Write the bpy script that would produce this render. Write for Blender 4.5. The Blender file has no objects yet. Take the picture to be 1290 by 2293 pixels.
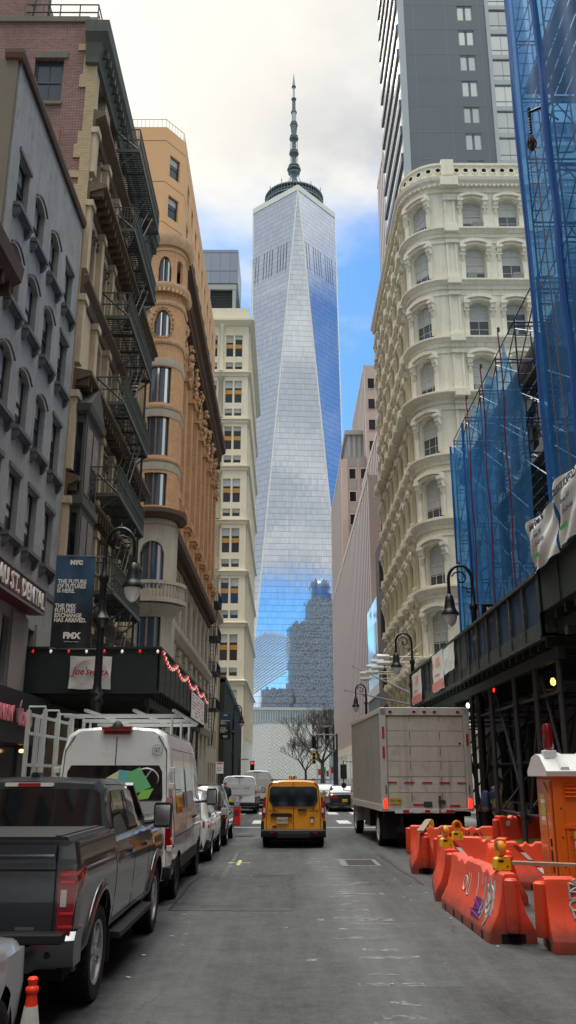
import bpy, bmesh, math, random
from mathutils import Vector, Matrix, Euler
random.seed(7)
sc = bpy.context.scene
COL = sc.collection
R = math.radians
# ---------------------------------------------------------------- camera
TILT, YAW, CAMH = 16.874, 0.225, 1.95
cam = bpy.data.cameras.new('camera'); co = bpy.data.objects.new('camera', cam); COL.objects.link(co)
co.location = (0, 0, CAMH); co.rotation_euler = (R(90 + TILT), 0, R(-YAW))
cam.sensor_fit = 'VERTICAL'; cam.sensor_height = 36.0; cam.lens = 1950 / 2293 * 36.0
cam.clip_start = 0.1; cam.clip_end = 6000
sc.camera = co
# ---------------------------------------------------------------- exposure
sc.view_settings.view_transform = 'Standard'; sc.view_settings.look = 'None'
sc.view_settings.exposure = 0.18; sc.view_settings.gamma = 1.0
sc.cycles.max_bounces = 6; sc.cycles.diffuse_bounces = 3; sc.cycles.transparent_max_bounces = 16
# ---------------------------------------------------------------- sky: nishita blue with procedural cloud cover
SUN_EL, SUN_AZ = 48.0, -14.0      # azimuth measured from +Y towards +X
world = bpy.data.worlds.new('World'); sc.world = world; world.use_nodes = True
NT = world.node_tree; NT.nodes.clear()
class NB:
    """tiny node helper"""
    def __init__(s, nt): s.nt = nt
    def n(s, t, **k):
        d = s.nt.nodes.new(t)
        for a, b in k.items():
            if a.startswith('i_'): d.inputs[int(a[2:])].default_value = b
            else: setattr(d, a, b)
        return d
    def l(s, a, b): s.nt.links.new(a, b)
    def m(s, op, a, b=None, c=None, clamp=False):
        d = s.nt.nodes.new('ShaderNodeMath'); d.operation = op; d.use_clamp = clamp
        for i, v in enumerate((a, b, c)):
            if v is None: continue
            if isinstance(v, (int, float)): d.inputs[i].default_value = v
            else: s.nt.links.new(v, d.inputs[i])
        return d.outputs[0]
    def ss(s, v, a, b):   # smoothstep
        d = s.nt.nodes.new('ShaderNodeMapRange'); d.interpolation_type = 'SMOOTHSTEP'
        s.nt.links.new(v, d.inputs[0]); d.inputs[1].default_value = a; d.inputs[2].default_value = b
        return d.outputs[0]
    def mix(s, f, a, b, mode='MIX'):
        d = s.nt.nodes.new('ShaderNodeMix'); d.data_type = 'RGBA'; d.blend_type = mode
        for sock, v in ((d.inputs[0], f), (d.inputs[6], a), (d.inputs[7], b)):
            if isinstance(v, (int, float)): sock.default_value = v
            elif isinstance(v, (tuple, list)): sock.default_value = (*v[:3], 1)
            else: s.nt.links.new(v, sock)
        return d.outputs[2]
    def vm(s, op, a, b=None):
        d = s.nt.nodes.new('ShaderNodeVectorMath'); d.operation = op
        for i, v in enumerate((a, b)):
            if v is None: continue
            if isinstance(v, (tuple, list)): d.inputs[i].default_value = v
            else: s.nt.links.new(v, d.inputs[i])
        return d.outputs[0] if op not in ('DOT_PRODUCT', 'LENGTH') else d.outputs[1]
    def noise(s, vec, scale, detail=4, rough=.55, dist=0):
        d = s.nt.nodes.new('ShaderNodeTexNoise'); d.inputs['Scale'].default_value = scale
        d.inputs['Detail'].default_value = detail; d.inputs['Roughness'].default_value = rough
        d.inputs['Distortion'].default_value = dist
        if vec is not None: s.nt.links.new(vec, d.inputs['Vector'])
        return d.outputs[0]
b = NB(NT)
tc = b.n('ShaderNodeTexCoord'); dirv = b.vm('NORMALIZE', tc.outputs['Generated'])
sep = b.n('ShaderNodeSeparateXYZ'); b.l(dirv, sep.inputs[0])
dx, dy, dz = sep.outputs
sky = b.n('ShaderNodeTexSky'); sky.sky_type = 'NISHITA'; sky.sun_disc = False
sky.sun_elevation = R(SUN_EL); sky.sun_rotation = R(SUN_AZ); sky.air_density = 1.0; sky.dust_density = .3; sky.ozone_density = 3.0
hs = b.n('ShaderNodeHueSaturation'); hs.inputs['Saturation'].default_value = 1.15; hs.inputs['Value'].default_value = 1.0
b.l(sky.outputs[0], hs.inputs['Color'])
blue = b.vm('MULTIPLY', hs.outputs[0], (.085, .125, .150))
elev = b.m('ARCSINE', dz)
# cloud noise in a plane projection above the viewer
zp = b.m('ADD', b.m('MAXIMUM', dz, 0), .22)
cv = b.n('ShaderNodeCombineXYZ'); b.l(b.m('DIVIDE', dx, zp), cv.inputs[0]); b.l(b.m('DIVIDE', dy, zp), cv.inputs[1]); cv.inputs[2].default_value = 3.7
n1 = b.noise(cv.outputs[0], 1.5, 7, .55, .3)
n2 = b.noise(cv.outputs[0], 5.0, 5, .55, .2)
nn = b.m('ADD', b.m('MULTIPLY', b.m('SUBTRACT', n1, .5), .8), b.m('MULTIPLY', b.m('SUBTRACT', n2, .5), .25))
front = b.ss(b.m('ADD', b.m('MULTIPLY', elev, 57.3), b.m('MULTIPLY', nn, 20)), 34.0, 39.5)
wisps = b.m('MULTIPLY', b.ss(n1, .56, .70), .6)
front = b.m('MAXIMUM', front, wisps)
back = b.ss(b.m('ADD', b.m('MULTIPLY', elev, 57.3), b.m('MULTIPLY', nn, 9)), 10.5, 14.0)
isback = b.ss(dy, .30, -.10)
cov = b.m('ADD', b.m('MULTIPLY', front, b.m('SUBTRACT', 1, isback)), b.m('MULTIPLY', back, isback))
east = b.m('MULTIPLY', b.ss(dx, .86, .95), b.ss(elev, 1.35, 1.15))
cov = b.m('MULTIPLY', cov, b.m('SUBTRACT', 1, east), clamp=True)
sd = Vector((math.sin(R(SUN_AZ)) * math.cos(R(SUN_EL)), math.cos(R(SUN_AZ)) * math.cos(R(SUN_EL)), math.sin(R(SUN_EL))))
sdot = b.vm('DOT_PRODUCT', dirv, tuple(sd))
glow = b.ss(sdot, .955, 1.0)
ccol = b.mix(b.ss(b.m('ADD', n1, b.m('MULTIPLY', n2, .6)), .68, .96), (.54, .57, .62), (.84, .85, .84))
ccol = b.mix(b.m('MULTIPLY', glow, .8), ccol, (1.0, .98, .91))
up = b.m('ADD', 1, b.m('MULTIPLY', b.ss(elev, .86, 1.2), 6.5))      # brighter overhead like overcast, with an unseen zenith boost added to light the street
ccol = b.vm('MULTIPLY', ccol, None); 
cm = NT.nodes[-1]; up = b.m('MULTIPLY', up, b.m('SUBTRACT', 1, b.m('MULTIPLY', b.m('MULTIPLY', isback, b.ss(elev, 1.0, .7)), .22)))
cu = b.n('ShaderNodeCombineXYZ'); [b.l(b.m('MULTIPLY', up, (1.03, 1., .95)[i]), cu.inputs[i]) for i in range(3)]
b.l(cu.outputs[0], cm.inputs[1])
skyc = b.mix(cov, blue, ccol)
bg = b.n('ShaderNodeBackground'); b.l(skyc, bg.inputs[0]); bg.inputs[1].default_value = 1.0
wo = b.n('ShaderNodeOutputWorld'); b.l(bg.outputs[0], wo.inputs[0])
# ---------------------------------------------------------------- sun behind thin cloud
sl = bpy.data.lights.new('sun', 'SUN'); sl.energy = 1.3; sl.angle = R(12); sl.color = (1, .95, .86)
so = bpy.data.objects.new('sun', sl); COL.objects.link(so)
so.rotation_euler = Vector(sd).to_track_quat('Z', 'Y').to_euler()

# ================================================================ helpers
def lin(c): return tuple((x / 255 / 12.92) if x <= 10 else ((x / 255 + .055) / 1.055) ** 2.4 for x in c)
def mat(name, col, rough=.75, metal=0., var=.12, vs=1.2, bump=0., bs=30, streak=0., brick=None, ao=0, spec=.5, emit=None, es=1., obj=False, coat=0., dirt=None, dirtc=(40, 38, 34), alpha=None, rnd=0., grime=0.):
    m = bpy.data.materials.new(name); m.use_nodes = True; nt = m.node_tree
    P = nt.nodes['Principled BSDF']; q = NB(nt)
    c = lin(col)
    P.inputs['Roughness'].default_value = rough; P.inputs['Metallic'].default_value = metal
    P.inputs['Specular IOR Level'].default_value = spec; P.inputs['Coat Weight'].default_value = coat
    P.inputs['Coat Roughness'].default_value = .04
    if emit is not None:
        P.inputs['Emission Color'].default_value = (*lin(emit), 1); P.inputs['Emission Strength'].default_value = es
    if obj: pos = q.n('ShaderNodeTexCoord').outputs['Object']
    else: pos = q.n('ShaderNodeNewGeometry').outputs['Position']
    cur = q.mix(0., c, c)
    if brick:
        bw, bh, mc, v2 = brick
        s = q.n('ShaderNodeSeparateXYZ'); q.l(pos, s.inputs[0])
        cx = q.n('ShaderNodeCombineXYZ'); q.l(q.m('ADD', s.outputs[0], s.outputs[1]), cx.inputs[0]); q.l(s.outputs[2], cx.inputs[1])
        bt = q.n('ShaderNodeTexBrick'); q.l(cx.outputs[0], bt.inputs['Vector'])
        bt.inputs['Scale'].default_value = 1; bt.inputs['Brick Width'].default_value = bw; bt.inputs['Row Height'].default_value = bh
        bt.inputs['Mortar Size'].default_value = bh * .12; bt.inputs['Mortar'].default_value = (*lin(mc), 1)
        bt.inputs['Color1'].default_value = (*c, 1); bt.inputs['Color2'].default_value = (*lin(v2), 1)
        cur = bt.outputs[0]
    if var:
        n1 = q.noise(pos, vs, 6, .6)
        k = q.m('ADD', 1 - var * 1.25, q.m('MULTIPLY', n1, var * 2.5))
        kc = q.n('ShaderNodeCombineXYZ'); [q.l(k, kc.inputs[i]) for i in range(3)]
        cur = q.vm('MULTIPLY', cur, kc.outputs[0])
    if streak:
        s2 = q.n('ShaderNodeMapping'); s2.inputs['Scale'].default_value = (3, 3, .18); q.l(pos, s2.inputs[0])
        st = q.ss(q.noise(s2.outputs[0], 1.6, 5, .65), .45, .8)
        cur = q.mix(q.m('MULTIPLY', st, streak), cur, tuple(x * .35 for x in c))
    if dirt:
        d = q.ss(q.noise(pos, dirt[0], 8, .7), dirt[1], dirt[1] + .2)
        cur = q.mix(q.m('MULTIPLY', d, dirt[2]), cur, lin(dirtc))
    if grime:
        sz = q.n('ShaderNodeSeparateXYZ'); q.l(q.n('ShaderNodeTexCoord').outputs['Object'], sz.inputs[0])
        gn = q.noise(pos, 5, 6, .7); gz = q.ss(q.m('ADD', sz.outputs[2], q.m('MULTIPLY', q.m('SUBTRACT', gn, .5), .5)), .38, .02)
        cur = q.mix(q.m('MULTIPLY', gz, grime), cur, (.07, .045, .035))
        sc2 = q.n('ShaderNodeMapping'); sc2.inputs['Scale'].default_value = (1, 2.5, 9); q.l(pos, sc2.inputs[0])
        sf = q.ss(q.noise(sc2.outputs[0], 3.2, 8, .8), .60, .66); cur = q.mix(q.m('MULTIPLY', sf, grime * .6), cur, (.30, .14, .10))
    if rnd:
        oi = q.n('ShaderNodeObjectInfo'); k = q.m('ADD', 1 - rnd, q.m('MULTIPLY', oi.outputs['Random'], 2 * rnd))
        kc = q.n('ShaderNodeCombineXYZ'); [q.l(k, kc.inputs[i]) for i in range(3)]
        cur = q.vm('MULTIPLY', cur, kc.outputs[0])
    q.l(cur, P.inputs['Base Color'])
    if bump:
        bp = q.n('ShaderNodeBump'); bp.inputs['Strength'].default_value = bump; bp.inputs['Distance'].default_value = .02
        q.l(q.noise(pos, bs, 4, .6), bp.inputs['Height']); q.l(bp.outputs[0], P.inputs['Normal'])
    if alpha is not None: P.inputs['Alpha'].default_value = alpha
    return m
def sweepn(pts):
    """outward (right-hand) unit mitre normals of a plan polyline"""
    out = []
    for i, p in enumerate(pts):
        d = []
        if i > 0: d.append((Vector(p) - Vector(pts[i - 1])).normalized())
        if i < len(pts) - 1: d.append((Vector(pts[i + 1]) - Vector(p)).normalized())
        n = sum((Vector((q.y, -q.x)) for q in d), Vector((0, 0))).normalized()
        c = n.dot(Vector((d[0].y, -d[0].x)))
        out.append(n / max(c, .3))
    return out
class MB:
    def __init__(s): s.v = []; s.f = []; s.mi = []; s.M = None; s.k = 0
    def av(s, pts):
        o = len(s.v)
        for p in pts:
            p = Vector(p) if len(p) == 3 else Vector((*p, 0))
            s.v.append(tuple(s.M @ p) if s.M is not None else tuple(p))
        return o
    def af(s, f, m=None): s.f.append(f); s.mi.append(s.k if m is None else m)
    def box(s, x0, x1, y0, y1, z0, z1, m=None):
        o = s.av([(x, y, z) for z in (z0, z1) for y in (y0, y1) for x in (x0, x1)])
        for f in ((0, 2, 3, 1), (4, 5, 7, 6), (0, 1, 5, 4), (2, 6, 7, 3), (0, 4, 6, 2), (1, 3, 7, 5)): s.af([o + i for i in f], m)
        return s
    def quad(s, a, b_, c, d, m=None): o = s.av([a, b_, c, d]); s.af([o, o + 1, o + 2, o + 3], m); return s
    def rings(s, rr, closed=True, cap=True, m=None):
        n = len(rr[0]); o = [s.av(r) for r in rr]
        for a, b_ in zip(o, o[1:]):
            for i in range(n if closed else n - 1):
                j = (i + 1) % n; s.af([a + i, a + j, b_ + j, b_ + i], m)
        if cap:
            s.af([o[0] + i for i in range(n)][::-1], m); s.af([o[-1] + i for i in range(n)], m)
        return s
    def prism(s, poly, ax, a, b_, m=None):
        """poly of 2-tuples in the plane normal to ax"""
        def pt(p, h): return {'x': (h, p[0], p[1]), 'y': (p[0], h, p[1]), 'z': (p[0], p[1], h)}[ax]
        return s.rings([[pt(p, a) for p in poly], [pt(p, b_) for p in poly]], m=m)
    def tube(s, p0, p1, r, n=6, r1=None, m=None, cap=True):
        p0, p1 = Vector(p0), Vector(p1); d = p1 - p0
        if d.length < 1e-6: return s
        q = d.to_track_quat('Z', 'Y'); r1 = r if r1 is None else r1
        rr = [[p + q @ Vector((math.cos(2 * math.pi * i / n) * k, math.sin(2 * math.pi * i / n) * k, 0)) for i in range(n)] for p, k in ((p0, r), (p1, r1))]
        return s.rings(rr, cap=cap, m=m)
    def pipe(s, pts, r, n=6, m=None):
        """tube through a polyline; r a number or list"""
        pts = [Vector(p) for p in pts]; rr = []; up = None
        for i, p in enumerate(pts):
            t = (pts[min(i + 1, len(pts) - 1)] - pts[max(i - 1, 0)]).normalized()
            if up is None: up = t.orthogonal().normalized()
            up = (up - t * up.dot(t)).normalized(); sd_ = t.cross(up)
            k = r[i] if isinstance(r, (list, tuple)) else r
            rr.append([p + (up * math.cos(2 * math.pi * j / n) + sd_ * math.sin(2 * math.pi * j / n)) * k for j in range(n)])
        return s.rings(rr, m=m)
    def lathe(s, prof, c=(0, 0, 0), n=16, m=None, ax='z', cap=True):
        rr = []
        for r, z in prof:
            ring = []
            for i in range(n):
                a = 2 * math.pi * i / n; x, y = math.cos(a) * r, math.sin(a) * r
                v = {'z': (x, y, z), 'x': (z, x, y), 'y': (x, z, y)}[ax]
                ring.append(tuple(v[k] + c[k] for k in range(3)))
            rr.append(ring)
        return s.rings(rr, m=m, cap=cap)
    def sweep(s, path, prof, m=None, closed=False):
        """prof: list of (outward, z); path: plan polyline, outward = right of travel"""
        nn_ = sweepn(path)
        rr = [[(p[0] + n.x * o, p[1] + n.y * o, z) for o, z in prof] for p, n in zip(path, nn_)]
        return s.rings(rr, closed=True, cap=True, m=m)
    def build(s, name, mats, parent=None, loc=(0, 0, 0), rz=0, world=False, ang=35, bev=0):
        me = bpy.data.meshes.new(name)
        vs = s.v
        if world and parent is not None:
            L = parent.location; vs = [(x - L.x, y - L.y, z - L.z) for x, y, z in s.v]
        me.from_pydata(vs, [], s.f)
        mats = mats if isinstance(mats, (list, tuple)) else [mats]
        for m_ in mats: me.materials.append(m_)
        if len(mats) > 1: me.polygons.foreach_set('material_index', [min(i, len(mats) - 1) for i in s.mi])
        me.validate(); me.update()
        bm = bmesh.new(); bm.from_mesh(me)
        bmesh.ops.recalc_face_normals(bm, faces=bm.faces)
        bm.to_mesh(me); bm.free()
        if ang:
            me.shade_smooth(); me.set_sharp_from_angle(angle=R(ang))
        o = bpy.data.objects.new(name, me); COL.objects.link(o)
        o.location = loc; o.rotation_euler = (0, 0, rz)
        if parent is not None: o.parent = parent
        if bev:
            md = o.modifiers.new('bevel', 'BEVEL'); md.width = bev; md.segments = 2; md.limit_method = 'ANGLE'; md.angle_limit = R(40)
        return o
def tag(o, label=None, cat=None, group=None, kind=None):
    if label: o['label'] = label
    if cat: o['category'] = cat
    if group: o['group'] = group
    if kind: o['kind'] = kind
    return o
def thing(name, label, cat, loc=(0, 0, 0), rz=0, group=None):
    o = bpy.data.objects.new(name, None); COL.objects.link(o); o.empty_display_size = .1
    o.location = loc; o.rotation_euler = (0, 0, rz)
    return tag(o, label, cat, group)
def struct(name, mb, m, **k): return tag(mb.build(name, m, **k), kind='structure')
def inst(src, parent, loc, rz=0, scale=None):
    """copy of a part with its sub-parts"""
    c = src.copy(); COL.objects.link(c); c.parent = parent; c.location = loc; c.rotation_euler = (0, 0, rz)
    if scale: c.scale = scale
    for ch in src.children:
        d = ch.copy(); COL.objects.link(d); d.parent = c
    return c
def dup(o, parent=None):
    c = o.copy(); COL.objects.link(c); c.parent = parent
    for ch in list(o.children): dup(ch, c)
    return c
def kill(o):
    for ch in list(o.children): kill(ch)
    bpy.data.objects.remove(o)
def text(name, s, size, m, parent=None, loc=(0, 0, 0), rot=(90, 0, 0), ext=.004, align='CENTER', sx=1., bold=0., space=1., world=False, shear=0):
    cu = bpy.data.curves.new(name, 'FONT'); cu.body = s; cu.size = size; cu.extrude = ext; cu.align_x = align; cu.align_y = 'CENTER'
    cu.offset = bold; cu.space_character = space; cu.space_line = .82; cu.shear = shear; cu.resolution_u = 2
    t = bpy.data.objects.new('tmp', cu); COL.objects.link(t)
    dg = bpy.context.evaluated_depsgraph_get(); me = bpy.data.meshes.new_from_object(t.evaluated_get(dg))
    bpy.data.objects.remove(t); me.materials.clear(); me.materials.append(m)
    o = bpy.data.objects.new(name, me); COL.objects.link(o)
    o.location = loc; o.rotation_euler = tuple(R(a) for a in rot); o.scale = (sx, 1, 1)
    if parent is not None:
        o.parent = parent
        if world: o.location = Vector(loc) - parent.location
    return o
# ---------------------------------------------------------------- walls along a plan path with window openings
class Path:
    def __init__(s, pts):
        s.p = [Vector(p) for p in pts]; s.c = [0.]
        for a, b_ in zip(s.p, s.p[1:]): s.c.append(s.c[-1] + (b_ - a).length)
        s.L = s.c[-1]; s.n = sweepn(pts)
    def at(s, t):
        i = 0
        while i < len(s.c) - 2 and t > s.c[i + 1]: i += 1
        k = (t - s.c[i]) / (s.c[i + 1] - s.c[i]); p = s.p[i].lerp(s.p[i + 1], k)
        n = s.n[i].lerp(s.n[i + 1], min(max(k, 0), 1))
        d = (s.p[i + 1] - s.p[i]).normalized(); fl = Vector((d.y, -d.x))
        if abs(k) > 1e-4 and abs(k - 1) > 1e-4 and len(s.p) == 2: n = fl
        return p, n, math.atan2(d.y, d.x), fl
def facade(mb, path, z0, z1, holes, depth=.25, m=None, mr=None):
    """holes: (s0,s1,z0,z1,arch_rise)"""
    S = sorted(set([round(x, 4) for x in path.c] + [round(h[i], 4) for h in holes for i in (0, 1)]))
    Z = sorted(set([z0, z1] + [round(h[i], 4) for h in holes for i in (2, 3)]))
    def PT(t, z, d=0):
        p, n, a, fl = path.at(t)
        onv = any(abs(t - c) < 1e-3 for c in path.c)
        nn_ = n if onv else fl
        return (p.x - nn_.x * d, p.y - nn_.y * d, z)
    sid = {}
    for i, t in enumerate(S): sid[t] = i
    inh = {}
    for h in holes:
        h0, h1 = round(h[0], 4), round(h[1], 4)
        for i in range(len(S) - 1):
            if S[i] >= h0 - 1e-5 and S[i + 1] <= h1 + 1e-5:
                inh.setdefault(i, []).append(h)
    for i in range(len(S) - 1):
        # merge vertically where no holes
        hs_ = sorted(inh.get(i, []), key=lambda h: h[2]); zc = z0
        for h in hs_:
            if h[2] > zc + 1e-4: mb.quad(PT(S[i], zc), PT(S[i + 1], zc), PT(S[i + 1], h[2]), PT(S[i], h[2]), m)
            zc = h[3]
            # sill & head reveals
            mb.quad(PT(S[i], h[2]), PT(S[i + 1], h[2]), PT(S[i + 1], h[2], depth), PT(S[i], h[2], depth), mr)
            if not h[4]: mb.quad(PT(S[i], h[3]), PT(S[i + 1], h[3]), PT(S[i + 1], h[3], depth), PT(S[i], h[3], depth), mr)
        if z1 > zc + 1e-4: mb.quad(PT(S[i], zc), PT(S[i + 1], zc), PT(S[i + 1], z1), PT(S[i], z1), m)
    for h in holes:
        for t in (h[0], h[1]):
            mb.quad(PT(t, h[2]), PT(t, h[3]), PT(t, h[3], depth), PT(t, h[2], depth), mr)
        if h[4]:
            N = 8; w = h[1] - h[0]; r = h[4]
            def az(u):
                k = abs(2 * u - 1); return h[3] - r + r * math.sqrt(max(0, 1 - k * k)) if r > .3 * w else h[3] - r * k * k
            for k in range(N):
                a, b_ = k / N, (k + 1) / N; ta, tb = h[0] + w * a, h[0] + w * b_
                mb.quad(PT(ta, az(a)), PT(tb, az(b_)), PT(tb, h[3]), PT(ta, h[3]), m)
                mb.quad(PT(ta, az(a)), PT(tb, az(b_)), PT(tb, az(b_), depth), PT(ta, az(a), depth), mr)
def put_on(path, src, parent, t, z, inset=0.):
    p, n, a, fl = path.at(t)
    return inst(src, parent, (p.x - fl.x * inset - parent.location.x, p.y - fl.y * inset - parent.location.y, z - parent.location.z), a)
def make_window(parent, w, h, mf, mg, nx=2, ny=2, fr=.06, rec=.0, meet=True, sill=None, extra=None, blind=None, name='window', arch=0):
    """window in local frame: x across (centred), -y outward, z up from sill; sub-part pane"""
    a = MB(); d = .06
    a.box(-w / 2, -w / 2 + fr, 0, d, 0, h); a.box(w / 2 - fr, w / 2, 0, d, 0, h)
    a.box(-w / 2 + fr, w / 2 - fr, 0, d, 0, fr); a.box(-w / 2 + fr, w / 2 - fr, 0, d, h - fr, h)
    if meet: a.box(-w / 2 + fr, w / 2 - fr, .01, d - .005, h / 2 - .035, h / 2 + .035)
    t = .016
    for i in range(1, nx):
        x = -w / 2 + w * i / nx; a.box(x - t, x + t, .02, d - .01, fr, h - fr)
    for j in range(1, ny):
        z = h * j / ny
        if meet and abs(z - h / 2) < .05: continue
        a.box(-w / 2 + fr, w / 2 - fr, .02, d - .01, z - t, z + t)
    if sill: a.box(-w / 2 - sill[0], w / 2 + sill[0], -sill[1], .02, -sill[2], 0, 1)
    f = a.build(name, mf if isinstance(mf, (list, tuple)) else [mf], parent, ang=0)
    g = MB()
    if blind:
        zb = h * (1 - blind); g.quad((-w / 2, d * .8, 0), (w / 2, d * .8, 0), (w / 2, d * .8, zb), (-w / 2, d * .8, zb), 0)
        g.quad((-w / 2, d * .8, zb), (w / 2, d * .8, zb), (w / 2, d * .8, h), (-w / 2, d * .8, h), 1)
    else: g.quad((-w / 2, d * .8, 0), (w / 2, d * .8, 0), (w / 2, d * .8, h), (-w / 2, d * .8, h), 0)
    g.build('pane', mg, f, ang=0)
    if extra: extra(f)
    return f
# ================================================================ materials
M = {}
def asphalt():
    m = bpy.data.materials.new('worn_asphalt'); m.use_nodes = True; q = NB(m.node_tree); P = m.node_tree.nodes['Principled BSDF']
    pos = q.n('ShaderNodeNewGeometry').outputs['Position']; s = q.n('ShaderNodeSeparateXYZ'); q.l(pos, s.inputs[0]); x, y = s.outputs[0], s.outputs[1]
    big = q.noise(pos, .22, 6, .65); med = q.noise(pos, 1.7, 6, .7); m8 = q.noise(pos, 9, 4, .7); fine = q.noise(pos, 38, 3, .7); grit = q.noise(pos, 120, 2, .8)
    st = q.n('ShaderNodeMapping'); st.inputs['Scale'].default_value = (2.2, .16, 1); q.l(pos, st.inputs[0]); strk = q.noise(st.outputs[0], 1.5, 6, .7)
    v = q.m('ADD', .054, q.m('MULTIPLY', q.m('SUBTRACT', big, .5), .06)); v = q.m('ADD', v, q.m('MULTIPLY', q.m('SUBTRACT', med, .5), .085)); v = q.m('ADD', v, q.m('MULTIPLY', q.m('SUBTRACT', strk, .5), .06))
    v = q.m('ADD', v, q.m('MULTIPLY', q.m('SUBTRACT', fine, .5), .09)); v = q.m('ADD', v, q.m('MULTIPLY', q.ss(grit, .60, .72), .07))
    v = q.m('ADD', v, q.m('MULTIPLY', q.m('SUBTRACT', m8, .5), .07)); v = q.m('SUBTRACT', v, q.m('MULTIPLY', q.ss(q.noise(pos, .9, 4, .6), .62, .72), .022))
    # pale worn strip near the old lane line, polished wheel paths
    def band(c, w, a): 
        d = q.m('ABSOLUTE', q.m('SUBTRACT', q.m('ADD', x, q.m('MULTIPLY', q.m('SUBTRACT', big, .5), .8)), c)); return q.m('MULTIPLY', q.ss(d, w, w * .2), a)
    v = q.m('ADD', v, band(1.0, .6, .035)); v = q.m('ADD', v, q.m('MULTIPLY', band(-1.0, .35, .012), 1)); v = q.m('SUBTRACT', v, band(-1.9, .5, .018))
    vo = q.n('ShaderNodeTexVoronoi'); vo.feature = 'DISTANCE_TO_EDGE'; vo.inputs['Scale'].default_value = .42
    n2 = q.n('ShaderNodeTexNoise'); n2.inputs['Scale'].default_value = 1.3; n2.inputs['Detail'].default_value = 6; q.l(pos, n2.inputs['Vector'])
    sc_ = q.n('ShaderNodeVectorMath'); sc_.operation = 'SCALE'; q.l(n2.outputs[1], sc_.inputs[0]); sc_.inputs[3].default_value = .9
    ad = q.vm('ADD', pos, sc_.outputs[0]); q.l(ad, vo.inputs['Vector'])
    crack = q.m('MULTIPLY', q.ss(vo.outputs[0], .012, .003), q.ss(big, .48, .58)); v = q.m('MULTIPLY', v, q.m('SUBTRACT', 1, q.m('MULTIPLY', crack, .6)))
    # rectangular trench patches
    for (x0, x1, y0, y1, a) in ((-1.7, .2, 14.5, 19.2, -.012), (1.3, 2.6, 17.5, 24.5, -.014), (-2.6, -.6, 27.5, 33.5, .014), (.6, 2.4, 28, 35, -.012), (-.4, 2.2, 5.8, 9.4, -.009), (1.2, 1.75, 9.4, 17.5, .010)):
        wob = q.m('MULTIPLY', q.m('SUBTRACT', med, .5), .12)
        ins = q.m('MULTIPLY', q.m('MULTIPLY', q.m('GREATER_THAN', q.m('ADD', x, wob), x0), q.m('LESS_THAN', q.m('ADD', x, wob), x1)), q.m('MULTIPLY', q.m('GREATER_THAN', q.m('ADD', y, wob), y0), q.m('LESS_THAN', q.m('ADD', y, wob), y1)))
        v = q.m('ADD', v, q.m('MULTIPLY', ins, a))
    c = q.n('ShaderNodeCombineXYZ'); q.l(v, c.inputs[0]); q.l(q.m('MULTIPLY', v, 1.03), c.inputs[1]); q.l(q.m('MULTIPLY', v, 1.04), c.inputs[2]); q.l(c.outputs[0], P.inputs['Base Color'])
    q.l(q.m('SUBTRACT', .88, q.m('MULTIPLY', strk, .25)), P.inputs['Roughness'])
    bp = q.n('ShaderNodeBump'); bp.inputs['Strength'].default_value = .7; bp.inputs['Distance'].default_value = .012; q.l(q.m('ADD', fine, q.m('MULTIPLY', med, .5)), bp.inputs['Height']); q.l(bp.outputs[0], P.inputs['Normal'])
    return m
M['asphalt'] = asphalt()
M['ground'] = mat('ground', (74, 76, 78), .9, var=.2, vs=.3)
M['walk'] = mat('pavement', (112, 110, 106), .85, var=.2, vs=.8, bump=.2)
M['paint'] = mat('road_paint', (190, 190, 184), .7, var=.3, vs=3)
M['stucco'] = mat('grey_stucco', (148, 148, 146), .85, var=.26, vs=1.1, bump=.5, bs=6, streak=.5, dirt=(1.6, .52, .35))
M['stucco_tr'] = mat('grey_trim', (98, 99, 102), .8, var=.2, vs=2, bump=.2)
M['party'] = mat('party_wall_render', (112, 108, 98), .9, var=.2, vs=.8, streak=.3)
M['brick'] = mat('brown_brick', (132, 92, 84), .9, var=.3, vs=.5, brick=(.22, .075, (158, 136, 128), (104, 72, 68)), streak=.25)
M['buffbrick'] = mat('buff_brick', (188, 168, 132), .9, var=.15, vs=2, brick=(.22, .075, (150, 135, 110), (176, 152, 115)))
M['stoneB'] = mat('brown_limestone', (192, 174, 146), .85, var=.3, vs=.8, bump=.4, bs=12, streak=.5)
M['dkstone'] = mat('weathered_stone', (102, 84, 66), .85, var=.35, vs=2, bump=.8, bs=14, streak=.4)
M['greenmetal'] = mat('verdigris_metal', (78, 80, 72), .6, var=.25, vs=1.5, streak=.4)
M['fe'] = mat('fire_escape_paint', (80, 86, 80), .6, var=.25, vs=3)
M['fedark'] = mat('fire_escape_dark', (38, 45, 46), .6, var=.2)
M['terra'] = mat('terracotta', (214, 166, 122), .8, var=.16, vs=.5, bump=.5, bs=5, streak=.45, brick=(.5, .1, (192, 146, 106), (196, 150, 108)))
M['terra2'] = mat('terracotta_trim', (214, 176, 136), .8, var=.25, vs=2, bump=.9, bs=10, streak=.3)
M['terraD'] = mat('dark_cornice', (88, 66, 52), .8, var=.3, vs=2, bump=.5)
M['limeC'] = mat('grey_limestone', (182, 172, 154), .85, var=.22, vs=.9, bump=.3, bs=8, streak=.45)
M['orange_st'] = mat('orange_tan_panel', (216, 170, 124), .85, var=.08, vs=.3)
M['cream'] = mat('cream_paint', (234, 228, 208), .6, var=.1, vs=.8, streak=.32, dirt=(1.3, .55, .4), dirtc=(150, 130, 100))
M['creamD'] = mat('cream_paint_weathered', (196, 186, 156), .7, var=.12, vs=1.5, streak=.35)
M['ivory'] = mat('ivory_limestone', (228, 216, 190), .8, var=.1, vs=.3, streak=.25)
M['ivoryS'] = mat('dark_limestone', (120, 108, 92), .85, var=.2, vs=.3)  # darker tone of the limestone, assigned to no part
M['bronze'] = mat('gilded_bronze', (196, 140, 70), .5, metal=.3, var=.2)
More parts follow.
